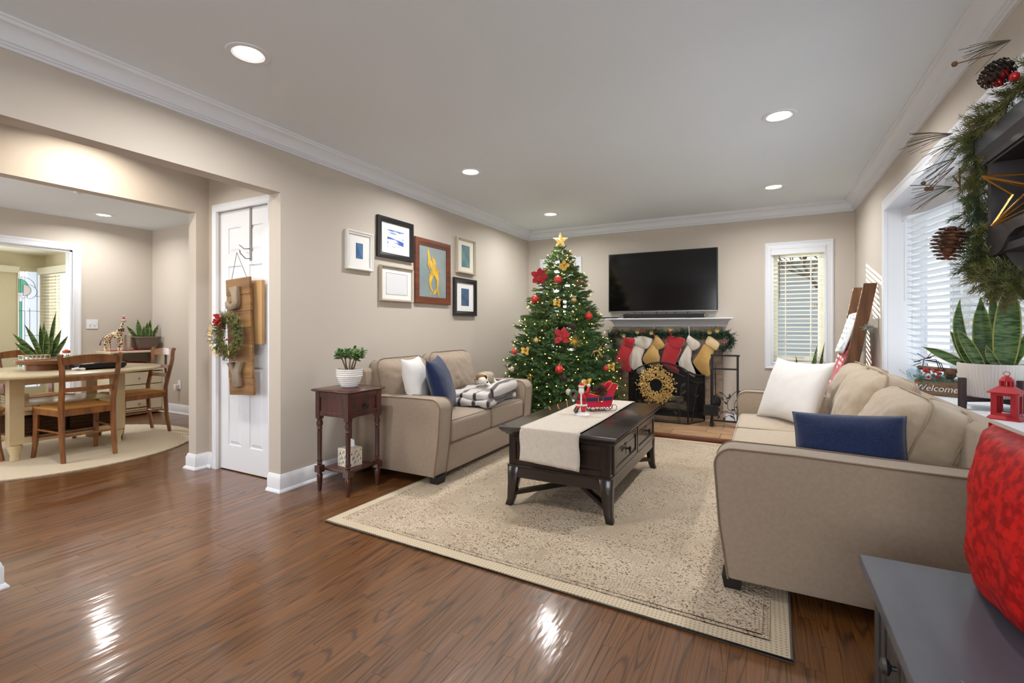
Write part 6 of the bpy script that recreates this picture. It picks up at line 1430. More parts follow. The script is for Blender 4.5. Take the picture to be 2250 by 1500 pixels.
# welcome crate
wc = thing('welcome_crate', 'wooden crate reading Welcome filled with berries and frosted greenery on the sill', 'decoration', (.935, 3.70, bz+.0005), rz=math.radians(-35))
m_crate = M('weathered_crate_wood', (134, 104, 78), .8, c2=(100, 76, 56), scale=6, stretch=(1, 6, 6), bump=.3, bscale=80)
obj('board', MB().bb(-.105, -.055, .003, .105, -.045, .085), m_crate, wc, smooth=False); obj('board', MB().bb(-.105, .045, .003, .105, .055, .085), m_crate, wc, smooth=False)
obj('board', MB().bb(-.105, -.045, .003, -.095, .045, .085), m_crate, wc, smooth=False); obj('board', MB().bb(.095, -.045, .003, .105, .045, .085), m_crate, wc, smooth=False); obj('board', MB().bb(-.095, -.045, .003, .095, .045, .012), m_crate, wc, smooth=False)
tx = text('Welcome', .052, Vector(wc.location)+Vector((.0, -.0565, .042)), (PI/2, 0, 0), m_white, wc, ext=.0012, shear=.25)
obj('branch_stick', MB().tube([(-.12, .03, .155), (0, .03, .150), (.12, .03, .145)], .013, 8), M('birch_stick', (128, 96, 66), .8, c2=(70, 50, 36), scale=8), wc)
mb = MB(); r2 = random.Random(21)
mb.tube([(-.10, .03, .15), (-.09, .03, .21), (-.03, .02, .235), (.05, .02, .22), (.10, .03, .15)], .0025, 5)
for k in range(10):
    a = r2.uniform(0, 6.28); c = Vector((-.085+.02*math.cos(a), .02, .195+.02*math.sin(a))); mb.tube([c, c+Vector((r2.uniform(-.05, .05), r2.uniform(-.02, .02), r2.uniform(-.04, .05)))], .0022, 4)
for k in range(3): mb.tube([(-.08+k*.01, .02, .20), (-.02+k*.012, .0, .21-.01*k), (.0+k*.01, -.01, .15)], .0028, 5)
obj('twig_handle', mb, M('dark_twig', (52, 42, 38), .8), wc)
mb = MB(); m_frosty = M('frosted_fir', (112, 148, 136), .7, c2=(74, 108, 90), scale=20)
for k in range(46):
    p = Vector((r2.uniform(-.12, .10), r2.uniform(-.05, .03), .085)); d = Vector((r2.uniform(-1, .6), r2.uniform(-.9, .3), r2.uniform(-.35, .9))).normalized(); needles(mb, p, p+d*r2.uniform(.05, .10), 16, .022, .004, r2)
tag(obj('greenery', mb, m_frosty, wc, smooth=False, fix=False), kind='stuff')
mb = MB()
for k in range(22): mb.ball((-.02+r2.uniform(-.035, .04), -.045+r2.uniform(-.012, .012), .125+r2.uniform(-.022, .03)), .0085, 8)
obj('berries', mb, m_berry, wc); obj('pine_cone', cone_mb(.055, .024), m_cone, wc, loc=(.065, -.05, .135), rot=(1.3, 0, .4))
obj('ice_cube_jar', MB().bb(-.165, .0, 0, -.115, .045, .145), M('pale_blue_glass', (180, 210, 232), .15, alpha=.5), wc, bevel=.004)
mb = MB(); tag(obj('hanging_star_ornament', MB().prism([(1.06+.022*math.cos(PI/2+k*PI/5)*(1 if k % 2 == 0 else .5), 1.155+.022*math.sin(PI/2+k*PI/5)*(1 if k % 2 == 0 else .5)) for k in range(10)], 'y', 3.72, 3.726).tube([(1.06, 3.723, 1.175), (1.06, 3.723, 1.40)], .0008, 4), M('frosted_star', (206, 200, 190), .4)), 'small frosted star hanging on a thread before the bow window blind', 'ornament')
# ================================================================ HALL BENCH, WALL SHELF, GARLAND
m_grey = M('charcoal_wood_sky_tint', (88, 92, 102), .35, c2=(80, 83, 92), scale=3, stretch=(6, 1, 6), bump=.06, bscale=60, coat=.15); m_grey2 = M('charcoal_side_paint', (66, 62, 62), .45)  # bench top tone lightened to blue in place of reflected sky
bn = thing('storage_bench', 'charcoal painted storage bench with beadboard front at the lower right', 'bench', (.55, 1.15, 0))
by0, by1 = .55, 1.715
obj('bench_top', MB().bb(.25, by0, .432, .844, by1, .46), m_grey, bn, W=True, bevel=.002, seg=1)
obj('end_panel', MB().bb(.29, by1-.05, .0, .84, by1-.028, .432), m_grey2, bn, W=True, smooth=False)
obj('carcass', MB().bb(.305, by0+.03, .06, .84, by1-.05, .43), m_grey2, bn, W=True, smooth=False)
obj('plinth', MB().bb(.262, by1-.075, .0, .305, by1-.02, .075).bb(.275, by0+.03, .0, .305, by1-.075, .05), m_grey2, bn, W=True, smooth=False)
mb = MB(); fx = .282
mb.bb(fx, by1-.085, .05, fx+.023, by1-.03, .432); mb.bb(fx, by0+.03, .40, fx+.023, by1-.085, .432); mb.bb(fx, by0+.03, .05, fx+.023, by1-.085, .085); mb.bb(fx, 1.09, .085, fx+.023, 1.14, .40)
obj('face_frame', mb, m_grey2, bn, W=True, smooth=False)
for ya, yb in ((1.145, by1-.092), (by0+.035, 1.085)):
    mb = MB(); mb.bb(fx+.004, ya, .09, fx+.018, ya+.045, .395); mb.bb(fx+.004, yb-.045, .09, fx+.018, yb, .395); mb.bb(fx+.004, ya+.045, .09, fx+.018, yb-.045, .135); mb.bb(fx+.004, ya+.045, .35, fx+.018, yb-.045, .395)
    dd = obj('door', mb, m_grey2, bn, W=True, smooth=False)
    y = ya+.046
    while y < yb-.05: obj('beadboard_strip', MB().bb(fx+.008, y, .135, fx+.018, min(y+.030, yb-.045), .35), m_grey2, dd, W=True, bevel=.003, seg=1); y += .0325
    kn = MB().lathe([(.006, 0), (.006, .010), (.018, .016), (.021, .022), (.017, .030), (.004, .034)], (fx+.004, ya+.305 if yb > 1.2 else yb-.12, .30), 20, rot=Matrix.Rotation(-PI/2, 3, 'Y')); obj('knob', kn, M('antique_pewter', (92, 90, 88), .4, metal=.8), dd, W=True)
mb = MB(); pts = [(.385+.10*math.cos(a)*.55, 1.20+.06*math.sin(a)*1.0, .4603) for a in [PI*1.05+k*PI*.75/10 for k in range(11)]]
obj('pale_arc_mark', mb.tube(pts, [.0004+.0028*math.sin(PI*k/10) for k in range(11)], 6, flat=.15), M('pale_blue_mark', (150, 168, 190), .5), bn, W=True)  # pale curved mark on the bench top
# red velvet pillow
pw = pillow('throw_pillow', 'red crushed velvet pillow standing on the charcoal bench', m_red, (.530, 1.41, .668), (-.13, .99, 0), (.06, -.10, 1), .48, .43, .17, seed=31, pinch=.035, wr=.009)
# upper wall shelf
ws = thing('wall_shelf', 'charcoal cubby wall shelf with crown above the bench', 'shelf', (.67, 1.1, 1.3))
ux0, ux1, uy0, uy1, uz0, uz1 = .515, .843, .50, 1.665, 1.31, 1.545
obj('top_board', MB().bb(ux0-.01, uy0, uz1, ux1, uy1+.01, uz1+.015), m_grey2, ws, W=True, smooth=False)
crp = [(0, 1.542), (.004, 1.546), (.006, 1.558), (.015, 1.574), (.019, 1.578), (.020, 1.617), (0, 1.617)]
mb = MB(); n = len(crp); vs = []
for (xx, yy, dx, dy_) in ((ux0, uy0, -1, 0), (ux0, uy1, -1, 1), (ux1, uy1, 0, 1)): vs += [(xx+dx*o, yy+dy_*o, z) for o, z in crp]
fs = [(j*n+i, (j+1)*n+i, (j+1)*n+(i+1) % n, j*n+(i+1) % n) for j in range(2) for i in range(n)]; mb.add(vs, fs); obj('crown', mb, m_grey, ws, W=True, ang=30)
obj('bottom_board', MB().bb(ux0+.004, uy0, uz0, ux1, uy1, uz0+.018), m_grey2, ws, W=True, smooth=False)
obj('side_panel', MB().bb(ux0, uy1-.02, uz0-.0, ux1, uy1, uz1), m_grey2, ws, W=True, smooth=False); obj('divider', MB().bb(ux0+.005, 1.10, uz0+.018, ux1, 1.12, uz1), m_grey2, ws, W=True, smooth=False)
obj('back_panel', MB().bb(ux1-.012, uy0, uz0, ux1, uy1, uz1), m_black, ws, W=True, smooth=False)
ap = [(uy1, uz0+.068), (uy1, uz0-.004), (uy1-.06, uz0-.004), (uy1-.09, uz0+.006), (uy1-.12, uz0+.03), (uy1-.16, uz0+.042), (uy0, uz0+.042), (uy0, uz0+.068)]
obj('apron', MB().prism([(a, b) for a, b in ap], 'x', ux0-.002, ux0+.014), m_grey2, ws, W=True, smooth=False)
obj('corbel', MB().prism([(ux0+.016, uz0), (ux0+.05, uz0-.06), (ux1-.08, uz0-.12), (ux1, uz0-.16), (ux1, uz0)], 'y', uy1-.05, uy1-.01), m_grey2, ws, W=True, smooth=False)
# gold wire star in the cubby
gs = thing('geometric_star', 'gold wire geometric star standing in the wall shelf cubby', 'decoration', (.565, 1.545, 1.448))
mb = MB(); P5 = [(0, .098*math.cos(PI/2+k*2*PI/5), .098*math.sin(PI/2+k*2*PI/5)) for k in range(5)]; I5 = [(0, .038*math.cos(PI/2+(k+.5)*2*PI/5), .038*math.sin(PI/2+(k+.5)*2*PI/5)) for k in range(5)]
for k in range(5):
    for q in (I5[k], I5[k-1], (-.035, 0, 0), (.035, 0, 0)): mb.tube([P5[k], q], .0024, 5)
obj('wires', mb, M('star_gold_wire', (196, 146, 74), .3, metal=.9), gs)
gs.rotation_euler = (.18, 0, math.radians(60)); gs.scale = (1.1, 1.1, 1.1)
# garland over the shelf with the big cone
gd = thing('shelf_garland', 'shaggy pine garland draped over the wall shelf at the right edge', 'garland', (.52, 1.70, 1.5))
m_gn = M('garland_needles', (124, 122, 66), .6, c2=(66, 84, 52), scale=9); m_twig = M('garland_twig', (110, 78, 50), .8)
mb = MB(); r2 = random.Random(9)
def run(path, n, nl, ln_, sp=1., cnt=34):
    for i in range(n):
        t = i/(n-1)*(len(path)-1); k = min(int(t), len(path)-2); p = Vector(path[k]).lerp(Vector(path[k+1]), t-k)
        for _ in range(3):
            d = Vector((r2.uniform(-1, .5), r2.uniform(-1, 1), r2.uniform(-1, .8)))*sp; tang = (Vector(path[k+1])-Vector(path[k])).normalized(); d = (d.normalized()+tang*.5).normalized()
            needles(mb, p, p+d*ln_*r2.uniform(.7, 1.2), int(cnt*1.5), nl, .0014, r2, spread=.75)
run([(.53, .9, 1.80), (.52, 1.30, 1.68), (.51, 1.50, 1.650), (.50, 1.66, 1.645)], 34, .026, .055)
run([(.51, 1.70, 1.64), (.51, 1.72, 1.60), (.515, 1.73, 1.50), (.52, 1.73, 1.42), (.515, 1.71, 1.33), (.52, 1.69, 1.28), (.54, 1.65, 1.23)], 74, .026, .062)
run([(.52, 1.70, 1.33), (.54, 1.66, 1.25), (.55, 1.60, 1.22)], 36, .026, .068)
tag(obj('foliage', mb, m_gn, gd, W=True, smooth=False, fix=False), kind='stuff')
mb = MB()
for c, d, L_ in (((.47, 1.75, 1.665), (-.8, .5, .15), .11), ((.48, 1.76, 1.60), (-.7, .6, -.3), .09), ((.47, 1.40, 1.74), (-.7, .5, .1), .08), ((.47, 1.76, 1.52), (-.8, .5, -.1), .09), ((.48, 1.75, 1.64), (-.7, .8, -.35), .08)):
    for k in range(16):
        e = (Vector(d).normalized()+Vector((r2.uniform(-.4, .4), r2.uniform(-.4, .4), r2.uniform(-.4, .4)))).normalized(); c_ = Vector(c); mb.tube([c_, c_+e*L_*.5+Vector((0, 0, -.002)), c_+e*L_*r2.uniform(.8, 1.1)+Vector((0, 0, -.01))], .0007, 3)
obj('long_needles', mb, M('dry_long_needle', (78, 74, 58), .7), gd, W=True)
tw = MB()
for c, e in (((.47, 1.74, 1.57), (-.06, .03, -.03)), ((.47, 1.74, 1.57), (-.05, .04, -.045)), ((.47, 1.74, 1.57), (-.045, .02, -.05)), ((.46, 1.44, 1.735), (-.06, .04, .01))):
    c = Vector(c); e = Vector(e); tw.tube([c, c+e*.6, c+e], .0012, 5); tw.ball(c+e, .0065, 8)
for a, b in (((.475, 1.72, 1.56), (.48, 1.735, 1.50)), ((.47, 1.75, 1.545), (.475, 1.72, 1.515))): tw.tube([a, b], .0022, 5)
tag(obj('twigs', tw, m_twig, gd, W=True), kind='stuff')
mb = MB()
for q in ((.46, 1.43, 1.665), (.465, 1.42, 1.678), (.475, 1.40, 1.66)): mb.ball(q, .010, 10)
obj('berries', mb, m_berry, gd, W=True)
obj('pine_cone', cone_mb(.090, .034, rows=9, per=9), M('large_cone', (140, 88, 56), .7, c2=(64, 40, 28), scale=30), gd, loc=Vector((.455, 1.70, 1.398))-Vector(gd.location), rot=(.1, .1, .3))
obj('pine_cone', cone_mb(.06, .024), m_cone2, gd, loc=Vector((.48, 1.42, 1.70))-Vector(gd.location), rot=(.4, .9, .3))
# ================================================================ CLOSET DOOR SIGN
m_sign = M('stained_sign_plank', (160, 120, 72), .6, c2=(122, 86, 48), scale=4, stretch=(.8, 6, 6), detail=5, rnd=.12)
m_letter = M('grey_wood_letter', (156, 140, 120), .75, c2=(124, 108, 92), scale=8, stretch=(1, 5, 1), bump=.3)
sg_ = thing('joy_sign', 'stained plank sign with wooden letters and wreath spelling JOY hung on the closet door', 'wall sign', (-3.44, 2.20, 1.055), rot=(0, math.radians(-3.2), 0))
for k in range(7):
    z = .434-.124*(k+1); x = .004*math.sin(k*2.2); obj('plank', MB().bb(-.142+x, -.009, z+.001, .142+x, .009, z+.123, at=(k*.37) % 1), m_sign, sg_, bevel=.0015, seg=1)
J = [(-.095, .37), (.095, .37), (.095, .33), (.045, .325), (.05, .24), (.02, .16), (-.05, .14), (-.10, .17), (-.11, .235), (-.07, .24), (-.06, .20), (-.03, .185), (-.01, .21), (-.015, .325), (-.06, .33), (-.095, .335)]
J = [(-.06, .365), (.035, .372), (.04, .30), (.045, .22), (.02, .155), (-.045, .14), (-.10, .165), (-.105, .225), (-.085, .24), (-.06, .225), (-.055, .205), (-.035, .20), (-.02, .22), (-.03, .30)]
Yl = [(-.115, -.12), (-.06, -.115), (-.03, -.185), (.005, -.112), (.06, -.12), (.02, -.23), (.035, -.345), (-.055, -.355), (-.045, -.24)]
J = [(x, .372-(.372-z)*.76) for x, z in J]; Yl = [(x, -.375+(z+.355)*.78) for x, z in Yl]
obj('letter_j', MB().prism(J, 'y', -.045, -.010), m_letter, sg_, bevel=.003, seg=1, ang=50); obj('letter_y', MB().prism(Yl, 'y', -.045, -.010), m_letter, sg_, bevel=.003, seg=1, ang=50)
r2 = random.Random(14); mb = MB(); m_wr = M('wreath_juniper', (140, 138, 82), .65, c2=(88, 100, 60), scale=9)
for k in range(620):
    a = r2.uniform(0, 2*PI); kr = r2.uniform(.72, 1.1); p = Vector((-.045+.092*kr*math.cos(a), -.045+r2.uniform(-.03, .01), .01+.115*kr*math.sin(a))); d = Vector((math.cos(a)+r2.uniform(-.6, .6), r2.uniform(-.8, .0), math.sin(a)+r2.uniform(-.6, .6))).normalized(); needles(mb, p, p+d*r2.uniform(.04, .085), 14, .018, .004, r2)
wq = obj('wreath', mb, m_wr, sg_, smooth=False, fix=False); tag(wq, kind='stuff')
mb = MB()
for k in range(30): mb.ball((-.10+r2.uniform(-.04, .05), -.11+r2.uniform(-.012, .012), .13+r2.uniform(-.045, .035)), .0095, 8)
for x, z in ((-.02, -.02), (.01, -.02), (-.075, -.11)): mb.ball((x, -.09, z), .008, 8)
obj('berries', mb, m_berry, wq)
mb = MB()
for k in range(9):
    d = Vector((-.9, -.4, r2.uniform(-.5, 1.1))).normalized(); p = Vector((-.12, -.06, r2.uniform(-.03, .06))); q = p+d*r2.uniform(.10, .16); mb.tube([p, q], .0012, 4)
    for j in range(9): c = p.lerp(q, .3+.08*j); mb.tube([c, c+Vector((r2.uniform(-.03, .0), r2.uniform(-.01, .01), r2.uniform(-.02, .03)))], .001, 3)
obj('grey_twigs', mb, M('grey_twig', (96, 98, 102), .7), wq)
mb = MB()
for k in range(10):
    a = r2.uniform(2.6, 5.4); c = Vector((-.06+.12*math.cos(a), -.10, .01+.14*math.sin(a))); iron_leaf(mb, c, (math.cos(a), -.3, math.sin(a)), .04, (0, -1, 0))
obj('gold_leaves', mb, M('pale_gold_leaf', (196, 168, 112), .45, metal=.3), wq, smooth=False)
obj('silver_ball', MB().ball((-.20, -.07, -.085), .020, 14), M('smoky_silver', (140, 142, 150), .2, metal=.7), wq)
obj('hanging_cord', MB().tube([(-.08, 0, .434), (.012, -.012, .625), (.10, 0, .434)], .0022, 6), M('jute_cord', (110, 104, 96), .8), sg_)
hk = thing('door_hanger', 'grey metal over-the-door strap with hook holding the sign', 'hook', (-3.44, 2.28, 2.03))
mb = MB(); mb.bb(-3.452, 2.279, 1.63, -3.430, 2.283, 2.036); mb.tube([(-3.441, 2.279, 1.645), (-3.441, 2.24, 1.64), (-3.441, 2.20, 1.675), (-3.441, 2.195, 1.70)], .004, 6); mb.tube([(-3.441, 2.279, 1.72), (-3.47, 2.25, 1.715), (-3.50, 2.23, 1.745)], .004, 6)
obj('strap', mb, M('hanger_metal', (150, 148, 146), .4, metal=.6), hk, W=True)
sb2 = thing('spare_board', 'plain wooden board hanging behind the plank sign on the closet door', 'board', (-3.33, 2.25, 1.25)); obj('plank', MB().bb(-3.40, 2.238, 1.00, -3.245, 2.262, 1.47), M('light_oak_board', (190, 152, 104), .6), sb2, W=True, smooth=False)
# ================================================================ BLANKET + DOG ON THE LOVESEAT
m_blk = M('striped_blanket', (206, 200, 196), .9, c2=(66, 54, 50), scale=2.4, wave=(1.2, 1.2, 'X'), lo=.86, hi=.93, sheen=.5, bump=.5, bscale=120)
bk = thing('folded_blanket', 'grey and cream blanket with dark stripes folded on the loveseat seat', 'blanket', (-2.23, 3.66, .462), rz=math.radians(8))
for k, (w_, l_, h_, z, ox, oy) in enumerate([(.42, .66, .04, .040, 0, 0), (.38, .62, .04, .095, -.01, .01)]):
    vs, fs = rbox(w_/2, l_/2, h_/2+.008, .026, crown=.008, wr=.02, m=14, seed=k*7); obj('fold', MB().add([v+Vector((ox, oy, z-.012)) for v in vs], fs), m_blk, bk, ang=180)
mb = MB(); mb.tube([(.165, -.22, .105), (.175, -.1, .12), (.17, .12, .125), (.16, .34, .12), (.155, .37, .12)], [.045, .062, .066, .060, .040], 16); obj('rolled_edge', mb, m_blk, bk)
m_dw = M('dog_white_fur', (232, 226, 214), .9, sheen=.5, bump=.5, bscale=150); m_db = M('dog_brown_fur', (140, 92, 50), .9, sheen=.4); m_dk = M('dog_black_fur', (26, 22, 20), .8); m_coat = M('dog_beige_coat', (172, 160, 138), .9, bump=.3, bscale=200)
dg = thing('dog', 'small white dog with brown and black face patch resting on the folded blanket', 'dog', (-2.26, 3.72, .60), rz=math.radians(8))
def skin(name, pts, edges, rad, mat, parent, sub=2, loc=None):
    me = bpy.data.meshes.new(name); me.from_pydata(pts, edges, []); o = bpy.data.objects.new(name, me); C.objects.link(o); o.parent = parent; me.materials.append(mat)
    if loc: o.location = loc
    sk = o.modifiers.new('skin', 'SKIN'); sk.use_smooth_shade = True; ss = o.modifiers.new('sub', 'SUBSURF'); ss.levels = sub; ss.render_levels = sub
    for i, r_ in enumerate(rad): me.skin_vertices[0].data[i].radius = (r_, r_) if isinstance(r_, float) else r_
    me.skin_vertices[0].data[0].use_root = True; return o
# lying body along +y, head at -y turned towards the room, legs folded in front
skin('body', [(0, 0, .05), (0, .09, .05), (0, .17, .045), (.01, -.07, .055), (.03, -.12, .07), (.07, -.15, .06), (.10, -.165, .045), (.07, -.04, .015), (.12, -.09, -.0), (.05, .16, .01), (.11, .13, -.002), (-.03, .22, .03), (-.06, .25, .02)],
     [(0, 1), (1, 2), (0, 3), (3, 4), (4, 5), (5, 6), (3, 7), (7, 8), (2, 9), (9, 10), (2, 11), (11, 12)], [.052, .058, .048, .045, .040, .032, .020, .018, .013, .022, .014, .012, .007], m_dw, dg)
obj('face_patch', MB().ball((.050, -.125, .086), (.036, .036, .026), 14), m_db, dg); obj('dark_ear', MB().ball((.070, -.118, .080), (.026, .028, .026), 12), m_dk, dg); obj('ear', MB().ball((.015, -.155, .085), (.016, .012, .028), 12), m_db, dg)
obj('nose', MB().ball((.120, -.172, .046), .008, 10), m_dk, dg)
mb = MB(); vs, fs = rbox(.062, .085, .055, .04, m=8, wr=.006); obj('coat', MB().add([v+Vector((.002, .065, .056)) for v in vs], fs), m_coat, dg, ang=180)
# ================================================================ DINING ROOM
m_brug = M('braided_cream_rug', (226, 214, 192), .95, c2=(206, 192, 166), scale=10, wave=(.6, 2, 'X'), bump=.6, bscale=90)
for nn in m_brug.node_tree.nodes:
    if nn.type == 'TEX_WAVE': nn.wave_type = 'RINGS'; nn.rings_direction = 'Z'; nn.inputs['Scale'].default_value = 14
mb = MB(); n = 144; vs = []; RX, RY = 1.06, 1.04
for k_, z in ((1, .001), (1, .012), (.985, .015), (.5, .015), (0.001, .015)):
    for k in range(n):
        a = 2*PI*k/n; w_ = 1+(.010*abs(math.sin(a*36/1)) if k_ > .9 else 0); vs.append((RX*k_*w_*math.cos(a), RY*k_*w_*math.sin(a), z))
fs = [(i*n+k, i*n+(k+1) % n, (i+1)*n+(k+1) % n, (i+1)*n+k) for i in range(4) for k in range(n)]+[tuple(4*n+k for k in range(n))]+[tuple(range(n-1, -1, -1))]
tag(obj('round_rug', mb.add(vs, fs), m_brug, loc=(-5.77, 1.95, 0), ang=30), 'round cream braided rug with scalloped edge under the dining table', 'rug')
m_ctab = M('cream_painted_table', (226, 210, 172), .35, c2=(214, 196, 156), scale=3, coat=.3)
dt = thing('dining_table', 'oval cream dining table with storage base on the round rug', 'dining table', (-5.78, 1.94, .015)); ZT = .735
def ell(rx, ry, z, n=48): return [(-5.78+rx*math.cos(2*PI*k/n), 1.94+ry*math.sin(2*PI*k/n), z) for k in range(n)]
rg = [ell(.68, .78, ZT-.028), ell(.70, .80, ZT-.018), ell(.70, .80, ZT-.006), ell(.69, .79, ZT)]; vs = [q for r_ in rg for q in r_]; n = 48
obj('tabletop', MB().add(vs, [tuple(range(n-1, -1, -1)), tuple(3*n+k for k in range(n))]+[(i*n+k, i*n+(k+1) % n, (i+1)*n+(k+1) % n, (i+1)*n+k) for i in range(3) for k in range(n)]), m_ctab, dt, W=True, ang=40)
lx, ly = .28, .355
for sx_ in (-1, 1):
    for sy_ in (-1, 1):
        x, y = -5.78+sx_*lx, 1.94+sy_*ly; mb = MB(); mb.bb(x-.045, y-.045, .15, x+.045, y+.045, ZT-.03); mb.lathe([(.030, .016), (.034, .03), (.028, .06), (.046, .115), (.050, .13), (.036, .145), (.040, .15)], (x, y, 0), 16); obj('leg', mb, m_ctab, dt, W=True, ang=40)
mb = MB(); mb.bb(-5.78-lx, 1.94-ly, ZT-.10, -5.78+lx, 1.94+ly, ZT-.028); obj('apron', mb, m_ctab, dt, W=True, smooth=False)
obj('shelf', MB().bb(-5.78-lx-.06, 1.94-ly-.04, .42, -5.78+lx+.03, 1.94+ly+.04, .455), m_ctab, dt, W=True, bevel=.004); obj('shelf_apron', MB().bb(-5.78-lx, 1.94-ly, .38, -5.78+lx, 1.94+ly, .42), m_ctab, dt, W=True, smooth=False)
obj('lower_rail', MB().bb(-5.78-lx-.03, 1.94-ly, .15, -5.78+lx+.02, 1.94+ly, .20), m_ctab, dt, W=True, smooth=False)
m_wick = M('dark_wicker', (110, 78, 48), .7, c2=(48, 32, 22), scale=30, wave=(2, 1, 'Z'), bump=.8, bscale=60)
for k, yy in enumerate((1.775, 2.105)):
    b_ = thing('wicker_basket', ['dark wicker basket on the left of the dining table base', 'dark wicker basket on the right of the dining table base'][k], 'basket', (-5.76, yy, .2005))
    mb = MB(); mb.bb(-.23, -.155, 0, .23, .155, .15); obj('body', mb, m_wick, b_, bevel=.012)
    mb = MB()
    for j in range(9): mb.tube([(.234, -.15, .012+j*.016), (.236+.004*(j % 2), -.075, .012+j*.016), (.232+.004*((j+1) % 2), 0, .012+j*.016), (.236, .075, .012+j*.016), (.234, .15, .012+j*.016)], .0065, 6)
    tag(obj('weave', mb, m_wick, b_), kind='stuff')
m_chw = M('chair_walnut', (160, 104, 58), .35, c2=(118, 74, 40), scale=5, stretch=(5, 5, .8), coat=.3); m_rush = M('woven_rush', (206, 154, 74), .7, c2=(168, 114, 46), scale=50, wave=(.6, 1, 'X'), bump=.6, bscale=80)
def chair(label, loc, rz):
    """sits facing +x; origin under the seat centre"""
    t = thing('dining_chair', label, 'chair', loc, rz, group='ladder-back dining chairs'); W2 = .185; fz = 0
    for s_ in (-1, 1):
        mb = MB(); mb.tube([(.215, s_*.215, fz), (.195, s_*.208, .12), (.185, s_*.205, .30), (.185, s_*.205, .445)], [.017, .020, .022, .024], 4); obj('leg', mb, m_chw, t, ang=40)
        pts = [(-.245, s_*.175, fz), (-.215, s_*.175, .18), (-.205, s_*.175, .36), (-.205, s_*.176, .48), (-.235, s_*.18, .62), (-.262, s_*.19, .76), (-.262, s_*.20, .85), (-.275, s_*.205, .885)]
        mb = MB(); mb.tube(pts, [.018, .020, .022, .022, .021, .020, .020, .019], 4); obj('back_post', mb, m_chw, t, ang=40)
    def rl(z0, z1, x0, crown, bow=.03):
        mb = MB(); n = 10; vs = []
        for i in range(n+1):
            y = -.19+.38*i/n; e = 1-(2*i/n-1)**2; x = x0-bow*e
            vs += [(x-.009, y, z0+crown*.4*e), (x+.009, y, z0+crown*.4*e), (x+.009, y, z1+crown*e), (x-.009, y, z1+crown*e)]
        mb.add(vs, [(3, 2, 1, 0), tuple(4*n+k for k in range(4))]+[(i*4+k, (i+1)*4+k, (i+1)*4+(k+1) % 4, i*4+(k+1) % 4) for i in range(n) for k in range(4)]); obj('back_rail', mb, m_chw, t, ang=40)
    rl(.80, .86, -.262, .022); rl(.665, .70, -.25, 0); rl(.575, .61, -.23, 0)
    vs = [(.205, -.215, .40), (.205, .215, .40), (-.20, .175, .40), (-.20, -.175, .40)]; mb = MB()
    for i in range(4): mb.bar(vs[i], vs[(i+1) % 4], .026, .05)
    obj('seat_frame', mb, m_chw, t, smooth=False)
    def sf(u, v):
        x = .225-.42*u; hw_ = .222-.04*u; y = -hw_+2*hw_*v; e = max(0, 1-(2*v-1)**2)*max(0, 1-(2*u-1)**2); rim = min(1, 8*min(u, 1-u, v, 1-v)); return Vector((x, y, .428+.022*rim**.5-.014*e))
    mb = MB(); mb.grid(sf, 16, 16); mb.grid(lambda u, v: Vector((sf(u, v).x, sf(u, v).y, .424)), 4, 4); 
    for a, b in (((.225, -.222), (.225, .222)), ((-.195, -.182), (-.195, .182)), ((.225, -.222), (-.195, -.182)), ((.225, .222), (-.195, .182))): mb.tube([(*a, .430), (*b, .430)], .011, 8)
    obj('seat', mb, m_rush, t, ang=60, fix=False)
    for z, pa in ((.24, ((-.205, -.175), (.19, -.205))), (.24, ((-.205, .175), (.19, .205))), (.17, ((.19, -.205), (.19, .205))), (.21, ((-.205, -.175), (-.205, .175)))): obj('stretcher', MB().tube([(*pa[0], z), (*pa[1], z)], .009, 8), m_chw, t)
    return t
ch1 = chair('rush-seated dining chair with its back to the hall, nearest the living room', (-5.275, 1.91, .0155), PI)
for lb, lc, rz in (('rush-seated dining chair at the right end of the table beside the console', (-5.785, 2.565, .0155), -PI/2), ('rush-seated dining chair at the far side of the table under the doorway', (-6.30, 1.97, .0155), 0), ('rush-seated dining chair at the left picture edge, only a leg showing', (-5.785, 1.315, .0155), PI/2)):
    c = copy_tree(ch1); c.location = lc; c.rotation_euler = (0, 0, rz); c['label'] = lb
# table top things
lz = thing('lazy_susan', 'round wooden lazy susan at the middle of the dining table', 'tray', (-5.84, 1.90, ZT)); m_lz = M('walnut_disc', (128, 80, 46), .45)
obj('foot', MB().lathe([(.15, .001), (.15, .05), (.12, .055)], n=36), m_lz, lz, ang=40); obj('disc', MB().lathe([(.21, .056), (.215, .062), (.215, .088), (.205, .092), (.001, .092)], n=48), m_lz, lz, ang=40)
tt = thing('napkin_tray', 'small white lattice tray on the lazy susan', 'tray', (-5.90, 1.83, ZT+.0925)); mb = MB(); mb.bb(-.06, -.09, 0, .06, .09, .006)
for s_ in (-1, 1):
    mb.bb(s_*.06-.003, -.09, .035, s_*.06+.003, .09, .042)
    for k in range(7): mb.bb(s_*.06-.002, -.088+k*.029, 0, s_*.06+.002, -.082+k*.029, .036)
    mb.bb(-.06, s_*.09-.003, .035, .06, s_*.09+.003, .042)
obj('lattice', mb, M('lattice_cream', (226, 212, 184), .6), tt, smooth=False)
cp = thing('potted_snake_plant', 'snake plant with yellow-edged leaves standing on the dining table', 'potted plant', (-6.20, 2.0, ZT)); obj('pot', MB().lathe([(.06, 0.001), (.085, .08), (.09, .10), (.08, .10), (.078, .085)], n=24), M('grey_small_pot', (150, 148, 140), .6), cp, ang=40); obj('soil', MB().lathe([(.079, .082), (.001, .086)], n=12), m_soil, cp)
vc = math.atan2(-2.0, 6.2)
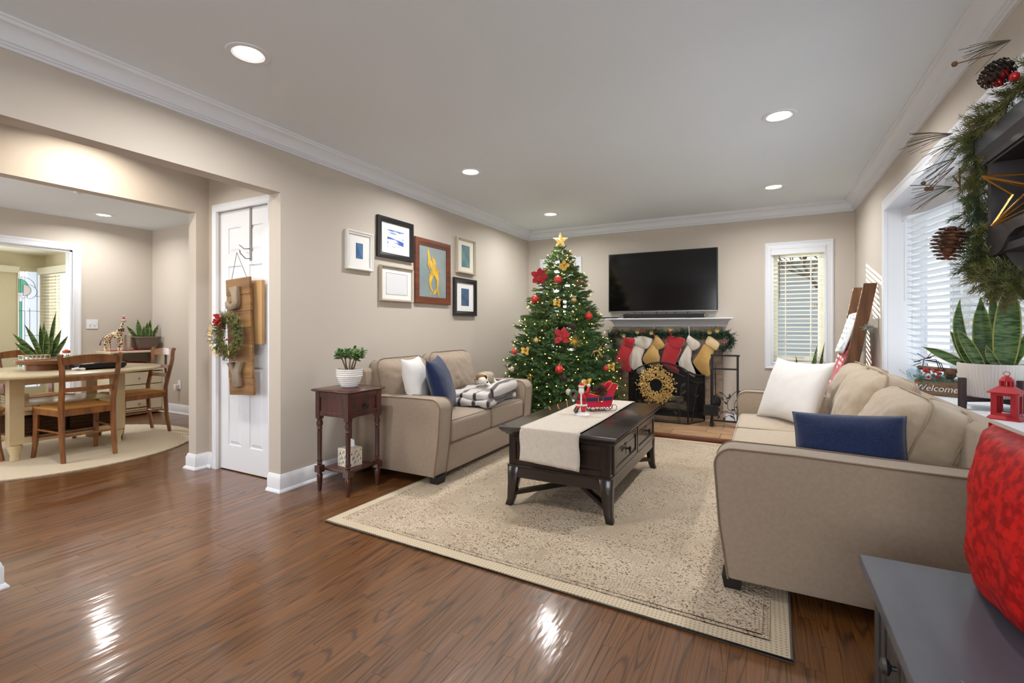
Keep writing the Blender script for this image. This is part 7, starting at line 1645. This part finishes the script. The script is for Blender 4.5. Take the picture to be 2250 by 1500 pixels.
leaves(cp, [((.0, .03, .08), vc+PI/2, .06, .10, .47, .035, vc), ((.02, -.03, .08), vc-PI/2, .25, .2, .36, .04, vc), ((-.02, -.05, .08), vc-PI/2, .5, .2, .30, .05, vc), ((0, .04, .08), vc+PI/2, .22, .1, .30, .045, vc), ((0, -.01, .08), vc-PI/2, .12, -.1, .34, .045, vc+.5), ((.03, .05, .08), vc+PI/2, .4, .1, .25, .04, vc), ((.03, 0, .08), vc, .1, .1, .28, .05, vc), ((0, -.06, .08), vc-PI/2, .7, .1, .22, .05, vc), ((-.03, .0, .08), vc, .0, .1, .36, .045, vc-.4)])
fl = thing('flower_bunch', 'orange flower with yellow-green sprigs on the lazy susan', 'flowers', (-5.80, 2.02, ZT+.093)); mb = MB(); r2 = random.Random(2)
for k in range(9): a = k*.7; d = Vector((math.cos(a), math.sin(a), .25)).normalized(); mb.ball((.018*math.cos(a), .018*math.sin(a), .065), (.014, .014, .016), 8)
mb.ball((0, 0, .07), .018, 10); obj('bloom', mb, M('orange_petals', (214, 106, 70), .7), fl)
mb = MB(); 
for k in range(14): d = Vector((r2.uniform(-1, 1), r2.uniform(-.4, 1.4), r2.uniform(0, .5))).normalized(); needles(mb, (0, .02, .01), Vector((0, .02, .01))+d*.10, 10, .022, .005, r2)
obj('sprigs', mb, M('yellow_green_leaf', (156, 160, 62), .6), fl, smooth=False, fix=False)
mb = MB(); vs, fs = rbox(.10, .19, .028, .024, crown=.02, wr=.02, m=10, seed=4); mb.add([v+Vector((0, 0, .03)) for v in vs], fs); mb.tube([(.03, -.14, .04), (.02, -.08, .075), (.0, 0, .085), (0, .08, .075), (.02, .13, .04)], .008, 6)
tag(obj('black_bag', mb, M('black_leather', (24, 23, 26), .35), loc=(-5.52, 2.16, ZT), ang=180), 'black leather bag lying on the dining table', 'bag')
mb = MB().tube([(-.03, -.03, .01), (.0, 0, .02), (.03, .04, .01)], .012, 6); tag(obj('crumpled_tissue', mb, m_paper, loc=(-5.45, 1.98, ZT)), 'crumpled white tissue next to the black bag', 'tissue')
bx_ = thing('small_crate', 'cream slatted crate on the middle shelf under the dining tabletop', 'crate', (-6.02, 1.72, .456)); m_cr = M('cream_crate_slat', (222, 208, 178), .7)
for k in range(3):
    for s_ in (-1, 1): obj('slat', MB().bb(-.10, s_*.075-.004, k*.022+.001, .10, s_*.075+.004, k*.022+.019), m_cr, bx_, smooth=False); obj('slat', MB().bb(s_*.10-.004, -.071, k*.022+.001, s_*.10+.004, .071, k*.022+.019), m_cr, bx_, smooth=False)
# console cabinet
cbn = thing('console_cabinet', 'cream console cabinet with open top shelf against the far dining wall', 'cabinet', (-7.195, 3.155, 0)); q0, q1, w0, w1, zc_ = -7.375, -7.01, 2.86, 3.45, .825; m_cab = M('console_cream', (226, 214, 186), .5)
obj('top', MB().bb(q0, w0-.012, zc_-.025, q1+.015, w1+.012, zc_), m_cab, cbn, W=True, bevel=.004)
for a, b in ((w0, w0+.025), (w1-.025, w1)): obj('side', MB().bb(q0, a, .001, q1, b, zc_-.025), m_cab, cbn, W=True, smooth=False)
obj('shelf', MB().bb(q0, w0+.025, .565, q1, w1-.025, .585), m_cab, cbn, W=True, smooth=False); obj('back', MB().bb(q0, w0+.025, .06, q0+.01, w1-.025, zc_-.025), m_wall, cbn, W=True, smooth=False)
obj('bottom', MB().bb(q0, w0+.025, .05, q1-.02, w1-.025, .07), m_cab, cbn, W=True, smooth=False)
for k in range(3):
    d_ = obj('drawer', MB().bb(q1-.03, w0+.03, .075+k*.162, q1-.004, w1-.03, .075+k*.162+.152), m_cab, cbn, W=True, bevel=.003, seg=1)
    obj('knob', MB().lathe([(.005, 0), (.005, .01), (.014, .016), (.010, .024)], (q1-.004, (w0+w1)/2, .15+k*.162), 12, rot=Matrix.Rotation(PI/2, 3, 'Y')), m_steel, d_, W=True)
cl = MB(); cl.grid(lambda u, v: Vector((q0+.03+.30*u, w0+.02+.5*v, zc_+.003+.0015*math.sin(v*40))), 4, 20); o = obj('red_runner', cl, M('dark_red_cloth', (150, 34, 40), .9), loc=(-7.2, 3.13, zc_), W=True, fix=False); tag(o, 'thin dark red cloth on top of the console cabinet', 'table runner'); s = o.modifiers.new('t', 'SOLIDIFY'); s.thickness = .002
mb = MB(); vs, fs = rbox(.12, .20, .03, .025, crown=.03, wr=.03, m=12, seed=9); mb.add([v+Vector((0, 0, .035)) for v in vs], fs); tag(obj('red_cloth_bundle', mb, M('crimson_cloth', (160, 30, 44), .8, c2=(60, 24, 22), scale=14), loc=(-7.16, 3.12, .585), ang=180), 'crumpled red cloth on the open shelf of the console', 'cloth')
# giraffe
m_gir = bpy.data.materials.new('giraffe_hide'); m_gir.use_nodes = True; t_ = m_gir.node_tree; N = t_.nodes; L = t_.links; b = N['Principled BSDF']; b.inputs['Roughness'].default_value = .6
vo = N.new('ShaderNodeTexVoronoi'); vo.feature = 'DISTANCE_TO_EDGE'; vo.inputs['Scale'].default_value = 34; tc = N.new('ShaderNodeTexCoord'); L.new(tc.outputs['Object'], vo.inputs['Vector']); L.new(ramp(vo.outputs['Distance'], [(.10, (236, 222, 186)), (.16, (110, 68, 36))]), b.inputs['Base Color'])
gi = thing('giraffe_figurine', 'carved giraffe figurine with red hat and green scarf on the console', 'figurine', (-7.15, 2.95, zc_+.0045), rz=math.radians(50))
mc_ = M('giraffe_hoof', (232, 214, 170), .6)
skin('body', [(0, 0, .20), (-.06, 0, .19), (-.09, 0, .13), (-.085, -.01, .05), (-.085, -.01, .004), (.05, 0, .215), (.075, 0, .13), (.075, .0, .06), (.075, 0, .004), (.075, 0, .28), (.085, 0, .36), (.10, 0, .372), (.125, 0, .362), (-.055, .02, .10), (-.05, .02, .004), (.045, .02, .10), (.04, .02, .004)],
     [(0, 1), (1, 2), (2, 3), (3, 4), (0, 5), (5, 6), (6, 7), (7, 8), (5, 9), (9, 10), (10, 11), (11, 12), (1, 13), (13, 14), (5, 15), (15, 16)], [.032, .034, .022, .013, .012, .030, .018, .012, .012, .016, .015, .016, .009, .016, .011, .015, .011], m_gir, gi, 1)
for hx, hy_ in ((-.085, -.01), (.075, 0), (-.05, .02), (.04, .02)): obj('hoof', MB().tube([(hx, hy_, 0), (hx, hy_, .03)], .014, 8), mc_, gi)
obj('scarf', MB().tube([(.072+.024*math.cos(a), .024*math.sin(a), .265+.006*math.cos(a)) for a in [2*PI*k/14 for k in range(14)]], .010, 7, closed=True), M('scarf_green', (60, 84, 58), .9), gi)
obj('bow', MB().ball((.10, -.02, .25), .014, 8), m_berry, gi); obj('hat', MB().lathe([(.018, .378), (.014, .395), (.004, .425), (.001, .43)], (.098, 0, .005), 12), M('hat_red', (176, 60, 40), .8), gi)
obj('hat_fur', MB().lathe([(.017, .372), (.021, .378), (.019, .386)], (.098, 0, .003), 12).ball((.098, 0, .437), .009, 8), m_white, gi); obj('ears', MB().ball((.098, .022, .378), (.006, .014, .005), 8).ball((.098, -.022, .378), (.006, .014, .005), 8), m_gir, gi)
obj('tail', MB().tube([(-.10, 0, .17), (-.13, 0, .12), (-.14, 0, .07)], [.004, .004, .009], 6), m_twig, gi)
tag(obj('pillar_candle', MB().lathe([(.034, 0), (.036, .004), (.036, .196), (.030, .20), (.004, .197), (.002, .197)], (-7.15, 3.095, zc_+.005), 24), M('candle_wax_grey', (206, 198, 186), .6)), 'tall pale pillar candle beside the giraffe', 'candle')
pt = thing('potted_snake_plant', 'snake plant in wide brown-grey trough on the console in the corner', 'potted plant', (-7.19, 3.30, zc_+.0045)); m_tr = M('taupe_planter', (116, 104, 94), .6)
def oct_(s_, t_, z): return [(-s_, -t_, z), (s_, -t_, z), (s_, t_, z), (-s_, t_, z)]
mb = MB(); stack(mb, [oct_(.085, .085, 0), oct_(.10, .105, .04), oct_(.115, .13, .145), oct_(.125, .14, .15), oct_(.125, .14, .17), oct_(.108, .122, .17), oct_(.105, .12, .14)]); obj('pot', mb, m_tr, pt, bevel=.006, ang=40); obj('soil', MB().bb(-.105, -.12, .13, .105, .12, .142), m_soil, pt, smooth=False)
vc = math.atan2(-3.3, 7.2)
leaves(pt, [((.0, -.05, .14), vc-PI/2, .08, .05, .26, .06, vc), ((.0, -.09, .14), vc-PI/2, .45, .2, .20, .045, vc), ((.02, .02, .14), vc+PI/2, .05, -.1, .22, .06, vc), ((.0, .04, .14), vc+PI/2, .1, 0, .26, .05, vc), ((.02, .08, .14), vc+PI/2, .3, .1, .20, .045, vc), ((.03, -.02, .14), vc, .1, .1, .17, .05, vc), ((.03, .06, .14), vc, .1, 0, .15, .045, vc), ((.02, -.08, .14), vc-PI/2, .6, .2, .14, .04, vc)])
sw = thing('light_switch', 'white double light switch plate on the far dining wall', 'switch', (XD, 2.818, 1.16)); obj('plate', MB().bb(XD+.001, 2.759, 1.103, XD+.007, 2.877, 1.217), m_trim, sw, W=True, bevel=.002, seg=1)
for y in (2.795, 2.841): obj('toggle', MB().bb(XD+.007, y-.005, 1.15, XD+.018, y+.005, 1.172), m_trim, sw, W=True, smooth=False)
ol = thing('wall_outlet', 'white outlet with plugged-in night light on the right dining wall', 'outlet', (-6.71, 3.478, .375)); obj('plate', MB().bb(-6.745, 3.472, .32, -6.675, 3.479, .435), m_trim, ol, W=True, bevel=.002, seg=1); obj('night_light', MB().bb(-6.77, 3.43, .31, -6.71, 3.472, .38), m_white, ol, W=True, bevel=.005)
